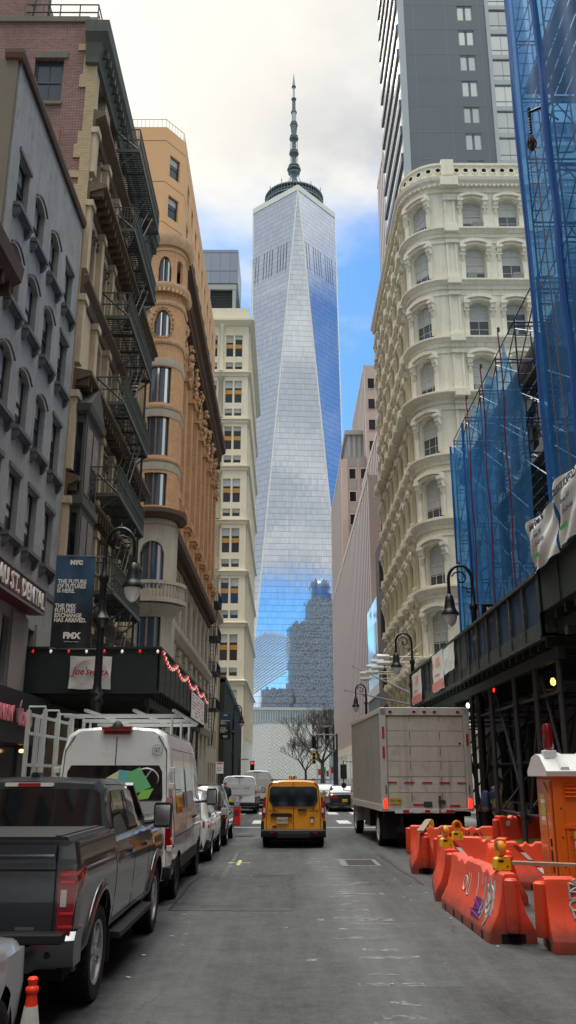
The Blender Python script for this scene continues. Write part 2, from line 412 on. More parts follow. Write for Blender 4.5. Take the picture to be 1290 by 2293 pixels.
M['pink'] = mat('pink_brick', (204, 182, 170), .85, var=.06, vs=.3, brick=(.4, .14, (182, 160, 150), (190, 168, 158)))
M['rib'] = mat('pink_ribs', (214, 194, 182), .7, var=.06, vs=.2)
M['ribd'] = mat('dark_rib_panel', (112, 98, 92), .7, var=.1)  # darker of the two facade tones, set between the pale ribs
M['panel'] = mat('grey_brown_panel', (150, 142, 136), .7, var=.05)
M['slate'] = mat('slate_cladding', (92, 100, 108), .6, var=.08, vs=.3)
M['slateL'] = mat('light_grey_cladding', (164, 172, 176), .5, var=.05, vs=.3)
M['joint'] = mat('panel_joint', (120, 130, 138), .5, var=0)
M['win'] = mat('window_glass', (34, 40, 46), .06, metal=.35, var=0, spec=.8, rnd=.45)
M['winb'] = mat('window_glass_bright', (224, 230, 228), .1, metal=.9, var=0, spec=.8, rnd=.2)
M['winblind'] = mat('window_blind', (188, 190, 186), .35, var=.05, rnd=.2, coat=.5)
M['winclr'] = mat('window_glass_pale', (84, 94, 102), .1, metal=.45, var=0, rnd=.2)
M['wf_dark'] = mat('window_frame_dark', (44, 46, 50), .5, var=0)
M['wf_white'] = mat('window_frame_white', (206, 202, 190), .5, var=.05)
M['wf_grey'] = mat('window_frame_grey', (110, 116, 118), .5, var=.05)
M['black'] = mat('black_paint', (20, 22, 24), .35, var=.1)
M['dkgreen'] = mat('dark_green_plywood', (34, 48, 44), .6, var=.3, vs=1.2, streak=.3)
M['dkgreen2'] = mat('scuffed_green_plywood', (52, 58, 54), .75, var=.5, vs=2.5, streak=.6, dirt=(3, .5, .5), dirtc=(120, 122, 118))
M['steel'] = mat('galvanised_pipe', (112, 116, 118), .45, metal=.5, var=.2)
M['steelD'] = mat('dark_pipe', (72, 76, 80), .45, metal=.3, var=.25)
M['white'] = mat('white_sheet', (222, 222, 218), .7, var=.06)
M['red'] = mat('red_print', (196, 40, 40), .6, var=.05)
M['concrete'] = mat('light_concrete', (170, 168, 162), .8, var=.1)
# ================================================================ setting
g = MB(); g.quad((-3000, -1500, -.02), (3000, -1500, -.02), (3000, 4000, -.02), (-3000, 4000, -.02)); struct('ground', g, M['ground'])
g = MB(); g.quad((-4.2, -60, 0), (5.6, -60, 0), (5.6, 210, 0), (-4.2, 210, 0)); g.quad((-60, 42.6, -.004), (-4.2, 42.6, -.004), (-4.2, 48.6, -.004), (-60, 48.6, -.004)); g.quad((5.6, 42.6, -.004), (60, 42.6, -.004), (60, 48.6, -.004), (5.6, 48.6, -.004))
struct('road', g, M['asphalt'])
for nm, xs in (('sidewalk', (-7.6, -4.2)), ('sidewalk', (5.6, 8.4))):
    for ys in ((-60, 42), (49, 190)):
        g = MB(); x0, x1 = xs; e = 1 if x0 < 0 else -1
        g.box(x0, x1, ys[0], ys[1], -.015, .14)
        kx = x1 if x0 < 0 else x0
        g.box(kx - (.16 if e > 0 else 0), kx + (0 if e > 0 else .16), ys[0], ys[1], .14, .145)
        y = ys[0] + 1.5
        struct(nm, g, M['walk'])
# crosswalks, stop line
g = MB()
for X0 in [-3.9 + 1.25 * i for i in range(8)]:
    g.box(X0, X0 + .55, 39.6, 42.4, .003, .006)
    g.box(X0, X0 + .55, 49.0, 51.8, .003, .006)
g.box(-3.9, 5.2, 36.6, 36.85, .003, .006)
struct('crosswalk_marking', g, M['paint'], ang=0)
worn = bpy.data.materials.new('worn_paint'); worn.use_nodes = True; q = NB(worn.node_tree); P = worn.node_tree.nodes['Principled BSDF']
P.inputs['Base Color'].default_value = (.42, .42, .40, 1); P.inputs['Roughness'].default_value = .8
pos = q.n('ShaderNodeNewGeometry').outputs['Position']; mp = q.n('ShaderNodeMapping'); mp.inputs['Scale'].default_value = (1.6, 5, 1); q.l(pos, mp.inputs[0])
q.l(q.m('MULTIPLY', q.ss(q.noise(pos, 7, 8, .75), .47, .66), .42), P.inputs['Alpha'])
g = MB(); rr = random.Random(4)
y = 8.2
while y < 25:
    w = .08 + rr.random() * .26; x = .95 + .012 * (25 - y) + rr.uniform(-.1, .16)
    g.box(x - w - .1, x + w, y, y + .09 + rr.random() * .1, .003, .0045); y += .36 + rr.random() * .5
for i in range(16):
    x = rr.uniform(.2, 1.3); y = 6 + rr.random() * 18; g.box(x, x + rr.uniform(.1, .5), y, y + rr.uniform(.1, .5), .003, .0045)
g.box(-1.9, 0.1, 24.4, 24.6, .003, .0045); g.box(-1.3, -1.2, 19, 26, .003, .0045); g.box(-4, 5, 33.0, 33.14, .003, .0045)
struct('worn_road_marking', g, worn, ang=0)
chalk = mat('utility_mark_paint', (196, 190, 120), .8)
g = MB(); g.box(-1.32, -.82, 21.9, 21.98, .003, .006); g.box(-1.1, -1.02, 21.4, 22.6, .003, .006); struct('utility_spray_mark', g, chalk, ang=0)
tar = mat('tar_seal', (30, 31, 33), .45, var=.2, vs=8)
g = MB(); rt0 = random.Random(12)
for (x, y, dx_, dy_, n_) in ((-1.75, 14.4, 0, 1, 10), (-1.75, 14.4, 1, 0, 4), (-1.7, 19.3, 1, 0, 4), (2.62, 17.6, -.02, 1, 14), (.55, 28, 0, 1, 14), (-2.6, 27.5, 1, 0, 4)):
    px_, py_ = x, y; prv = None
    for k in range(n_ + 1):
        w_ = .018 + .014 * rt0.random(); nx_, ny_ = (-dy_, dx_)
        cur_ = ((px_ + nx_ * w_, py_ + ny_ * w_, .0035), (px_ - nx_ * w_, py_ - ny_ * w_, .0035))
        if prv: g.quad(prv[0], prv[1], cur_[1], cur_[0])
        prv = cur_; px_ += dx_ * .48 + rt0.uniform(-.03, .03) * abs(dy_); py_ += dy_ * .48 + rt0.uniform(-.03, .03) * abs(dx_)
struct('tar_seam', g, tar, ang=0)
g = MB(); rt0 = random.Random(5)
for k in range(30):
    x, y = rt0.choice(((rt0.uniform(1.9, 2.6), rt0.uniform(10, 20)), (rt0.uniform(-1.6, -1.2), rt0.uniform(9, 30)), (rt0.uniform(-1, 2), rt0.uniform(7, 30)))); s_ = rt0.uniform(.008, .024); a = rt0.random() * 3
    g.rings([[(x + s_ * math.cos(a + j * 1.57) * (1 + .6 * rt0.random()), y + s_ * math.sin(a + j * 1.57), z_) for j in range(4)] for z_ in (.0045, .012)])
tag(g.build('litter', mat('pale_litter', (186, 184, 176), .8, var=.3), ang=0), 'scattered scraps of pale litter and grit on the asphalt by the barriers', 'litter', kind='stuff')
# utility cover in the road
uc = thing('utility_cover', 'rusty steel utility cover with pale concrete collar set in the roadway behind the box truck', 'cover', (1.75, 21.9, 0))
g = MB(); g.box(-.45, .45, -.7, .9, .002, .008); g.build('collar', mat('worn_collar', (118, 118, 114), .85, var=.35, vs=5), uc, ang=0)
g = MB(); g.box(-.3, .36, -.55, .72, .008, .014)
for i in range(6): g.box(-.27, .33, -.48 + i * .2, -.42 + i * .2, .014, .02)
g.build('cover_plate', mat('rusty_plate', (74, 70, 68), .6, metal=.4, var=.3, vs=6), uc, ang=0)
uc = thing('manhole_cover', 'round iron manhole cover in the road near the stop line, left of the yellow taxi', 'manhole', (-1.35, 31.5, 0))
g = MB(); g.lathe([(.01, .002), (.36, .002), (.36, .012), (.01, .012)], n=24); g.build('cover_plate', mat('iron', (50, 50, 50), .6, metal=.5), uc)
# ================================================================ glass skyscraper
def glass_mat(name, tint, line=.55, rough=.03, cu=1.52, cv=4.0, wob=.012, met=.95, stripes=None, band=None):
    m = bpy.data.materials.new(name); m.use_nodes = True; q = NB(m.node_tree); P = m.node_tree.nodes['Principled BSDF']
    uv = q.n('ShaderNodeUVMap'); s = q.n('ShaderNodeSeparateXYZ'); q.l(uv.outputs[0], s.inputs[0]); u, v = s.outputs[0], s.outputs[1]
    fu = q.m('FRACT', q.m('DIVIDE', u, cu)); fv = q.m('FRACT', q.m('DIVIDE', v, cv))
    lu = q.m('LESS_THAN', fu, .075); lv = q.m('LESS_THAN', fv, .085)
    ln = q.m('MAXIMUM', q.m('MULTIPLY', lu, .75), lv)
    cell = q.n('ShaderNodeCombineXYZ'); q.l(q.m('FLOOR', q.m('DIVIDE', u, cu)), cell.inputs[0]); q.l(q.m('FLOOR', q.m('DIVIDE', v, cv)), cell.inputs[1])
    wn = q.n('ShaderNodeTexWhiteNoise'); wn.noise_dimensions = '2D'; q.l(cell.outputs[0], wn.inputs[0])
    ws = q.n('ShaderNodeSeparateXYZ'); q.l(wn.outputs[1], ws.inputs[0])
    br = q.m('ADD', .93, q.m('MULTIPLY', ws.outputs[0], .12))
    kc = q.n('ShaderNodeCombineXYZ'); [q.l(br, kc.inputs[i]) for i in range(3)]
    c = q.vm('MULTIPLY', kc.outputs[0], tint)
    # sparse pale lit blinds
    lit = q.m('MULTIPLY', q.m('GREATER_THAN', ws.outputs[1], .955), .5)
    c = q.mix(lit, c, (.80, .86, .92))
    if stripes:
        z0, z1, pu = stripes
        inz = q.m('MULTIPLY', q.m('GREATER_THAN', v, z0), q.m('LESS_THAN', v, z1))
        su = q.m('MULTIPLY', q.m('LESS_THAN', q.m('FRACT', q.m('DIVIDE', u, pu)), .3), q.m('GREATER_THAN', q.m('FRACT', q.m('DIVIDE', u, pu * 5)), .14))
        c = q.mix(q.m('MULTIPLY', q.m('MULTIPLY', inz, su), .8), c, (.03, .05, .09))
    if band:
        z0, z1 = band
        inz = q.m('MULTIPLY', q.m('GREATER_THAN', v, z0), q.m('LESS_THAN', v, z1))
        c = q.mix(q.m('MULTIPLY', inz, .35), c, (.85, .95, 1.))
    c = q.mix(q.m('MULTIPLY', ln, line), c, (.13, .17, .24))
    q.l(c, P.inputs['Base Color']); P.inputs['Metallic'].default_value = met; P.inputs['Roughness'].default_value = rough
    # every pane hangs a hair out of true
    ge = q.n('ShaderNodeNewGeometry')
    jit = q.vm('SCALE', q.vm('SUBTRACT', wn.outputs[1], (.5, .5, .5))); q.nt.nodes[-1].inputs[3].default_value = wob
    nz = q.noise(ge.outputs['Position'], .35, 2, .5); nj = q.n('ShaderNodeCombineXYZ'); k = q.m('MULTIPLY', q.m('SUBTRACT', nz, .5), wob * 1.2); q.l(k, nj.inputs[0]); q.l(k, nj.inputs[2])
    nrm = q.vm('NORMALIZE', q.vm('ADD', q.vm('ADD', ge.outputs['Normal'], jit), nj.outputs[0]))
    # jit scale node fed after creation
    q.l(nrm, P.inputs['Normal'])
    return m
def uvmap(o, fn):
    me = o.data; uv = me.uv_layers.new(name='UVMap')
    for lp in me.loops: uv.data[lp.index].uv = fn(me.vertices[lp.vertex_index].co)
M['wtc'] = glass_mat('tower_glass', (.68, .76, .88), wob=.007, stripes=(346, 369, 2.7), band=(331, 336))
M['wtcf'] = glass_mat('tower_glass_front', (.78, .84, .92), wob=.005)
M['inox'] = mat('stainless_edge', (240, 236, 222), .5, metal=.1, var=0)
TH = R(4.4)
wtc = thing('glass_skyscraper', 'tall tapering blue glass skyscraper with a mast on top at the end of the street', 'skyscraper', (6.9, 570, 0), TH)
ZB, ZT, a_, b_ = 41., 411., 31.1, 31.1
base = [Vector((x * a_, y * a_, ZB)) for x, y in ((-1, -1), (1, -1), (1, 1), (-1, 1))]
top = [Vector((x * b_, y * b_, ZT)) for x, y in ((0, -1), (1, 0), (0, 1), (-1, 0))]
for i in range(4):
    j = (i + 1) % 4
    # upward triangle over base side i-j, apex top[i]
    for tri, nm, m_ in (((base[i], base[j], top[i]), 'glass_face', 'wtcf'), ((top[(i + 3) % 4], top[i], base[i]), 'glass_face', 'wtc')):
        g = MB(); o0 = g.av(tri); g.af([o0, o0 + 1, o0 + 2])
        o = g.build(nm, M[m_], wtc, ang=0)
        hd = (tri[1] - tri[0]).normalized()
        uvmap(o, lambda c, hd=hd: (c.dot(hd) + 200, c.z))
    g = MB()
    for t in (top[i], top[(i + 3) % 4]): g.tube(base[i], t, .5, 5)
    g.build('edge_trim', M['inox'], wtc)
g = MB()
for i in range(4):
    p, q_ = top[i], top[(i + 1) % 4]; d = (q_ - p).normalized(); n = Vector((d.y, -d.x, 0))
    g.rings([[x + n * .5 + Vector((0, 0, -.5)), x + n * .5 + Vector((0, 0, 4.0)), x - n * .6 + Vector((0, 0, 4.0)), x - n * .6 + Vector((0, 0, -.5))] for x in (p, q_)])
g.build('parapet', M['inox'], wtc)
podm = glass_mat('podium_fins', (.50, .56, .55), line=.3, rough=.25, cu=1.5, cv=7, met=.5)
g = MB(); 
for (xa, ya, xb, yb) in ((-1, -1, 1, -1), (1, -1, 1, 1), (1, 1, -1, 1), (-1, 1, -1, -1)):
    g.quad((xa * 32, ya * 32, 0), (xb * 32, yb * 32, 0), (xb * 32, yb * 32, ZB), (xa * 32, ya * 32, ZB))
pf = g.build('podium', podm, wtc, ang=0); uvmap(pf, lambda c: (c.x + c.y + 300, c.z))
g = MB()
for i in range(43): x = -31.5 + i * 1.5; g.box(x - .18, x + .18, -32.9, -32.02, 8, ZB - 1)
g.box(-32.8, 32.8, -33.2, -32.0, ZB - 1, ZB + .6)
g.build('podium_fin_screen', mat('pale_fins', (176, 182, 176), .4, var=.05), wtc, ang=0)
dk = mat('antenna_steel', (128, 140, 144), .5, metal=.2, var=.1); lt = mat('radome', (196, 198, 196), .6, var=.05)
g = MB()
for k, (r0, z0) in enumerate(((22.5, 415), (22.5, 418), (21.5, 421), (22.5, 424))):
    g.lathe([(r0 - 1.3, z0), (r0, z0), (r0, z0 + .9), (r0 - 1.3, z0 + .9)], n=48)
for k in range(60):
    t = 2 * math.pi * k / 60; c, s_ = math.cos(t), math.sin(t); g.tube((c * 22.2, s_ * 22.2, 412), (c * 22.2, s_ * 22.2, 424), .2, 4)
for k in range(12):
    t = 2 * math.pi * k / 12; c, s_ = math.cos(t), math.sin(t); g.tube((c * 22, s_ * 22, 424), (c * 22, s_ * 22, 427 + (k % 3)), .3, 4); g.tube((0, 0, 424), (c * 22, s_ * 22, 422), .3, 4)
g.lathe([(20, 412), (20, 417), (19, 421), (1, 422)], n=40)
g.build('antenna_ring', dk, wtc)
g = MB()
prof = [(3.2, 424), (2.4, 434), (1.8, 446), (1.8, 452)]
g.lathe(prof, n=10)
for k in range(4):
    t = R(45 + 90 * k); g.tube((math.cos(t) * 15, math.sin(t) * 15, 420), (math.cos(t) * 3, math.sin(t) * 3, 447), .35, 4)
for z, r in ((449, 4.6), (452, 5.4), (455, 4.4), (467, 3.8), (469, 3.4), (481, 3.6), (483, 3.2), (494, 3.1), (496, 2.6), (506, 2.4), (507.5, 1.9), (519, 2.0), (531, 1.7)):
    g.lathe([(r - .5, z), (r, z), (r, z + .8), (r - .5, z + .8)], n=12); g.lathe([(.1, z + .2), (r, z + .2), (r, z + .5), (.1, z + .5)], n=12)
for z0, z1, r in ((455, 468, 1.9), (469, 482, 1.7), (507, 519, 1.2)):
    g.lathe([(r * .5, z0), (r * .5, z1)], n=8)
    for k in range(8):
        t = 2 * math.pi * k / 8; c, s_ = math.cos(t) * r, math.sin(t) * r; c2, s2 = math.cos(t + .785) * r, math.sin(t + .785) * r
        g.tube((c, s_, z0), (c, s_, z1), .16, 4)
        for z in range(int(z0), int(z1), 3): g.tube((c, s_, z), (c2, s2, z + 3), .1, 3)
    if r > 1.5:
        for k in range(12):
            t = 2 * math.pi * k / 12; c, s_ = math.cos(t) * 3., math.sin(t) * 3.
            for z in range(int(z0) + 1, int(z1) - 1, 3): g.tube((c, s_, z), (c, s_, z + 1.8), .13, 3)
g.lathe([(1.5, 484), (2.6, 494)], n=10)
for k in range(10):
    t = 2 * math.pi * k / 10; c, s_ = math.cos(t), math.sin(t); g.tube((c * 1.6, s_ * 1.6, 483), (c * 2.8, s_ * 2.8, 495), .14, 3)
g.lathe([(1.5, 531), (.9, 536), (.05, 545)], n=8)
g.build('mast', dk, wtc)
g = MB(); g.lathe([(1.75, 497), (1.75, 506)], n=14); g.lathe([(.85, 520), (.85, 531)], n=12)
for z in range(498, 506, 2): g.lathe([(1.85, z), (1.85, z + .4)], n=14)
g.build('radome', lt, wtc)
# ---- ribbed white transit hall
oc = thing('winged_hall', 'white ribbed wing-shaped transit hall rising in front of the glass skyscraper base', 'transit hall', (0, 400, 0))
ribm = mat('white_ribs', (236, 238, 240), .4, var=.03)
for i in range(20):
    zs = 49. - i * 1.22; xt = -8.2 + 10.8 * math.sin(min(1., i / 10.) * math.pi / 2) - max(0, i - 12) * .25; L0 = xt + 30; g = MB()
    pts = [(-30 + L0 * u, i * .9, zs + .76 * L0 * u + 1.6 * math.sin(math.pi * u)) for u in [t / 8 for t in range(9)]]
    g.pipe(pts, [.66 - .2 * (t / 8) for t in range(9)], 4); g.build('rib', ribm, oc)
g = MB()
g.rings([[(-40, 2, 0), (-40, 26, 0), (-40, 26, 42), (-40, 2, 44)], [(-22, 2, 0), (-22, 26, 0), (-22, 26, 22), (-22, 2, 24)]]); g.build('hall_base', ribm, oc)
# ---- marble-clad cube theatre
pac = thing('marble_cube_hall', 'pale patterned marble cube building at the end of the street below the glass skyscraper', 'theatre', (-7.9, 478, 0), R(35))
mm = bpy.data.materials.new('veined_marble_tiles'); mm.use_nodes = True; q = NB(mm.node_tree); P = mm.node_tree.nodes['Principled BSDF']
tcn = q.n('ShaderNodeTexCoord').outputs['Object']; s = q.n('ShaderNodeSeparateXYZ'); q.l(tcn, s.inputs[0])
uv_ = q.n('ShaderNodeCombineXYZ'); q.l(q.m('ADD', s.outputs[0], s.outputs[1]), uv_.inputs[0]); q.l(s.outputs[2], uv_.inputs[1])
cl = q.n('ShaderNodeVectorMath'); cl.operation = 'MULTIPLY'; q.l(uv_.outputs[0], cl.inputs[0]); cl.inputs[1].default_value = (.55, 1.1, 1)
ck = q.n('ShaderNodeTexChecker'); q.l(cl.outputs[0], ck.inputs[0]); ck.inputs['Scale'].default_value = 1
wv = q.n('ShaderNodeTexWave'); wv.wave_type = 'BANDS'; wv.bands_direction = 'DIAGONAL'; wv.inputs['Scale'].default_value = .35; wv.inputs['Distortion'].default_value = 3; wv.inputs['Detail'].default_value = 3; q.l(uv_.outputs[0], wv.inputs[0])
vv = q.noise(uv_.outputs[0], .8, 5, .7)
f1 = q.m('MULTIPLY', q.m('ADD', q.m('MULTIPLY', wv.outputs[1], .5), q.m('MULTIPLY', vv, .9)), .9)
c = q.mix(q.ss(f1, .35, .95), lin((196, 190, 174)), lin((246, 242, 230)))
c = q.mix(q.m('MULTIPLY', ck.outputs[1], .22), c, lin((150, 146, 134)))
q.l(c, P.inputs['Base Color']); P.inputs['Roughness'].default_value = .5
g = MB(); g.box(0, 40, 0, 40, .5, 29.3); g.build('marble_wall', mm, pac, ang=0)
g = MB(); g.box(-.3, 40.3, -.3, 40.3, 0, .5); g.build('base', M['slate'], pac, ang=0)
g = MB(); g.box(-.15, 40.15, -.15, 40.15, 29.3, 29.9); g.build('roof', M['concrete'], pac, ang=0)
# ---- far generic glass / stone buildings
def slab(name, label, x0, x1, y0, y1, z, mw, cat='building', win=None, gl=None, z0=0):
    r = thing(name, label, cat, ((x0 + x1) / 2, y0, 0))
    g = MB(); g.box(x0, x1, y0, y1, z0, z); w = g.build('wall', mw, r, world=True, ang=0)
    return r, w
M['dkglass'] = glass_mat('grey_curtain_wall', (.30, .36, .44), line=.6, cu=3.4, cv=7.5, rough=.12, met=.8)
M['dktower'] = mat('dark_grid_facade', (98, 100, 100), .5, var=.25, vs=.12, brick=(3.2, 3.4, (150, 152, 150), (62, 66, 70)))
F_ = thing('grey_glass_tower', 'grey glass tower top with louvred plant floor seen behind the ivory tower', 'tower', (-25, 270, 0))
g = MB(); g.box(-36, -16.6, 270, 292, 168, 181.5); o = g.build('glass_crown', M['dkglass'], F_, world=True, ang=0); uvmap(o, lambda c: (c.x + c.y + 100, c.z))
g = MB(); g.box(-36, -17.2, 271, 292, 0, 157); g.build('wall', M['slate'], F_, world=True, ang=0)
g = MB()
for x in (-36, -28.6, -27.4 + .0, -17.2 - 1.2): g.box(x, x + 1.2, 269.9, 271.2, 150, 166)
g.box(-36, -17.1, 269.8, 271.4, 165.4, 167.3); g.build('plant_frame', M['concrete'], F_, world=True, ang=0)
g = MB(); g.box(-35.5, -17.8, 270.9, 271.0, 150, 165.5)
for i in range(26): g.box(-35.6, -17.6, 270.6, 270.88, 150.3 + i * .6, 150.6 + i * .6)
g.build('louvres', M['wf_dark'], F_, world=True, ang=0)
g = MB()
for i in range(30): g.box(-36 + i * .64, -35.93 + i * .64, 270.2, 270.3, 167.3, 168.8)
g.box(-36, -17, 270.2, 270.3, 168.7, 168.8); g.build('railing', M['wf_grey'], F_, world=True, ang=0)
# towers whose reflection shows in the skyscraper's base
rt = thing('stepped_office_tower', 'dark gridded stepped office tower visible as a reflection in the lower glass of the skyscraper', 'tower', (85, 200, 0))
g = MB(); g.box(60, 112, 170, 215, 0, 150); g.box(78, 112, 172, 213, 150, 176); g.build('wall', M['dktower'], rt, world=True, ang=0)
g = MB(); g.lathe([(11, 176), (11, 192), (8, 198), (.1, 199)], c=(92, 190, 0), n=20); g.build('crown', M['dkglass'], rt, world=True)
rt2, _ = slab('low_office_block', 'lower dark office block beside the stepped tower, seen only reflected in the skyscraper base', 30, 57, 175, 215, 84, M['dktower'])
# ================================================================ ivory column-tiered tower (left, beyond the corner building)
E_ = thing('ivory_office_tower', 'tall ivory stone tower with tiers of ionic columns standing left of the glass skyscraper', 'office tower', (-20, 200, 0))
g = MB(); tiers = [(10, 22.6), (22.6, 35.8), (35.8, 48), (48, 60.5), (60.5, 74.1), (74.1, 86.5), (86.5, 99.2), (99.2, 113.7)]
px = Path([(-35.4, 200), (-9.3, 200), (-9.3, 260)])
holes = []; wins = []
for z0, z1 in tiers:
    for k in range(4):
        c = -12.9 - 6.3 * k + 35.4
        for sx in (-1.15, 1.15):
            holes.append((c + sx - .95, c + sx + .95, z0 + 1.1, z0 + 3.0, 0)); holes.append((c + sx - .95, c + sx + .95, z0 + 4.6, z0 + 10.6, 0))
            wins.append((c + sx, z0 + 1.1, z0 + 4.6))
facade(g, px, 0, 117.6, holes, .7)
g.box(-35, -9.6, 201.2, 260, 117.2, 117.6)
g.build('wall', M['ivory'], E_, world=True, ang=0)
wa = make_window(E_, 1.9, 1.9, M['wf_white'], [M['win'], M['winblind']], 1, 2, .1, blind=.45)
wb = make_window(E_, 1.9, 6.0, M['wf_white'], [M['win'], M['winblind']], 1, 1, .1, blind=.3)
wc = make_window(E_, 1.9, 6.0, M['wf_white'], [M['win'], M['winblind']], 1, 1, .1, blind=.16)
for f in (wb, wc):
    g = MB(); g.box(-.85, .85, -.06, .1, 2.5, 3.6); g.build('spandrel', M['bronze'], f, ang=0)
for i, (c, za, zb) in enumerate(wins):
    put_on(px, wa, E_, c, za, .5)
    put_on(px, random.choice((wb, wc)), E_, c, zb, .5)
for w in (wa, wb, wc): kill(w)
g = MB()
for z0, z1 in tiers: g.sweep([(-35.4, 200), (-9.3, 200), (-9.3, 260)], [(0, z1 - .9), (.25, z1 - .9), (.35, z1 - .3), (.8, z1 - .1), (.8, z1 + .15), (0, z1 + .4)])
g.sweep([(-35.4, 200), (-9.3, 200), (-9.3, 260)], [(0, 112.3), (.4, 112.4), (1.5, 113.4), (1.5, 114), (0, 114.3)])
g.build('cornice', M['ivory'], E_, world=True, ang=0)
g = MB()
for z0, z1 in tiers:
    for k in range(4):
        x = -16.05 - 6.3 * k
        g.lathe([(.75, z0 + .3), (.62, z0 + 1.2), (.55, z1 - 2.0), (.8, z1 - 1.6), (.8, z1 - 1.1)], c=(x, 199.75, 0), n=12)
    g.build('columns', M['ivory'], E_, world=True)
g = MB()
for z0, z1 in tiers:
    for k in range(12): y = 203 + k * 4.6; g.box(-9.4, -8.95, y, y + 1.1, z0 + .4, z1 - .9)
g.build('side_piers', M['ivory'], E_, world=True)
# ================================================================ cream cast-iron building, right
BN = thing('cast_iron_building', 'cream painted cast iron corner building with rounded corner and arched hooded windows on the right', 'building', (12, 55, 0))
CR = 2.3; arc = [(8.3 + CR - CR * math.cos(t), 50 + CR - CR * math.sin(t)) for t in [math.pi / 2 * k / 8 for k in range(9)]]
side = [(8.3, 70.3)]; plan = side + arc + [(27, 50)]
P_ = Path(plan); sF = P_.c[-2]; s1 = P_.c[1]
FL = [4.5, 8.5, 12.53, 16.66, 20.73, 24.72, 28.62, 32.76, 36.64]   # band levels
TOPZ = 39.92
side_s = [s1 - .75 - 1.5 - 2.55 * k for k in range(7)]; corner_s = (s1 + sF) / 2
front_s = [sF + 1.95, sF + 4.35] + [sF + 1.95 + 6.15, sF + 4.35 + 6.15] + [sF + 1.95 + 12.3, sF + 4.35 + 12.3]
holes = []; plc = []
for i, z in enumerate(FL):
    h = 2.5 if i < len(FL) - 1 else 2.2
    for k, s_ in enumerate(side_s + [corner_s] + front_s):
        w = 1.35 if k >= 7 else 1.45
        if k == 7: w = 1.5
        holes.append((s_ - w / 2, s_ + w / 2, z + .3, z + .3 + h, .28)); plc.append((s_, z + .3, w, h, i, k))
g = MB(); facade(g, P_, 0, TOPZ + .3, holes, .42)
g.quad((8.6, 69.9, 41), (8.6, 52.5, 41), (26.9, 50.4, 41), (26.9, 69.9, 41))
g.quad((8.3, 70.3, 0), (8.3, 70.3, 40.2), (27, 70.3, 40.2), (27, 70.3, 0)); g.quad((27, 50, 0), (27, 50, 40.2), (27, 70.3, 40.2), (27, 70.3, 0))
g.build('wall', M['cream'], BN, world=True, ang=25)
def surround(w, h):
    a = MB(); hw = w / 2; sp = h - .28
    pts_i = []; N = 8
    for k in range(N + 1):
        u = -1 + 2 * k / N; pts_i.append((u * (hw + .02), sp + .28 * (1 - u * u)))
    def band(o0, o1, dz0, dz1):
        rr = []
        for (x, z) in pts_i:
            u = x / hw; x2 = x + u * .12; rr.append([(x2 * o0, -dz0, z + o1[0]), (x2 * o0, -dz1, z + o1[0]), (x2 * o0, -dz1, z + o1[1]), (x2 * o0, -dz0, z + o1[1])])
        a.rings(rr)
    band(1.05, (.02, .2), -.01, .14); band(1.22, (.2, .42), -.01, .30)
    for s_ in (-1, 1):
        x = s_ * (hw + .17); 
        a.box(x - .2, x + .2, -.36, .01, sp - .02, sp + .2)
        a.rings([[(x - .15, -.30, sp - .02), (x + .15, -.30, sp - .02), (x + .15, .01, sp - .02), (x - .15, .01, sp - .02)], [(x - .15, -.27, sp - .3), (x + .15, -.27, sp - .3), (x + .15, .01, sp - .3), (x - .15, .01, sp - .3)],
                 [(x - .15, -.15, sp - .42), (x + .15, -.15, sp - .42), (x + .15, .01, sp - .42), (x - .15, .01, sp - .42)]])
        a.box(x - .19, x + .19, -.2, .01, sp - .5, sp - .4)
        a.rings([[(x - .1, -.17, sp - .5), (x + .1, -.17, sp - .5), (x + .1, .01, sp - .5), (x - .1, .01, sp - .5)], [(x - .08, -.1, sp - .9), (x + .08, -.1, sp - .9), (x + .08, .01, sp - .9), (x - .08, .01, sp - .9)], [(x - .03, -.04, sp - 1.02), (x + .03, -.04, sp - 1.02), (x + .03, .01, sp - 1.02), (x - .03, .01, sp - 1.02)]])
        a.box(x - .14, x + .14, -.06, .01, 0, sp - .95)
    return a
def bwin(w, h, blind, nx):
    f = make_window(BN, w, h - .02, M['wf_white'], [M['winclr'], M['winblind']], nx, 4, .07, blind=blind)
    surround(w, h).build('window_hood', M['cream'], f, loc=(0, -.34, 0), ang=30)
    return f
vars_ = {}
for w, hs_ in ((1.35, (2.5, 2.2)), (1.45, (2.5, 2.2)), (1.5, (2.5, 2.2))):
    for h in hs_: vars_[(w, h)] = [bwin(w, h, bl, 3 if w > 1.46 else 2) for bl in (.3, .5, .72)]
ru = random.Random(3)
acm = mat('air_conditioner', (150, 152, 150), .6)
acp = MB(); acp.box(-.3, .3, -.42, .0, .06, .44)
for j in range(7): acp.box(-.27, .27, -.43, -.42, .1 + j * .045, .12 + j * .045)
ac0 = acp.build('air_conditioner', acm, BN, ang=0)
for s_, z, w, h, i, k in plc:
    if z < 8: continue
    if k >= 12 and z < 15: continue
    o = put_on(P_, ru.choice(vars_[(w, h)]), BN, s_, z, .34)
    if k in (8, 9, 10) and ru.random() < .6:
        c_ = ac0.copy(); COL.objects.link(c_); c_.parent = o; c_.location = (ru.choice((-.3, .3)), 0, .02)
for vs_ in vars_.values():
    for v_ in vs_: kill(v_)
kill(ac0)
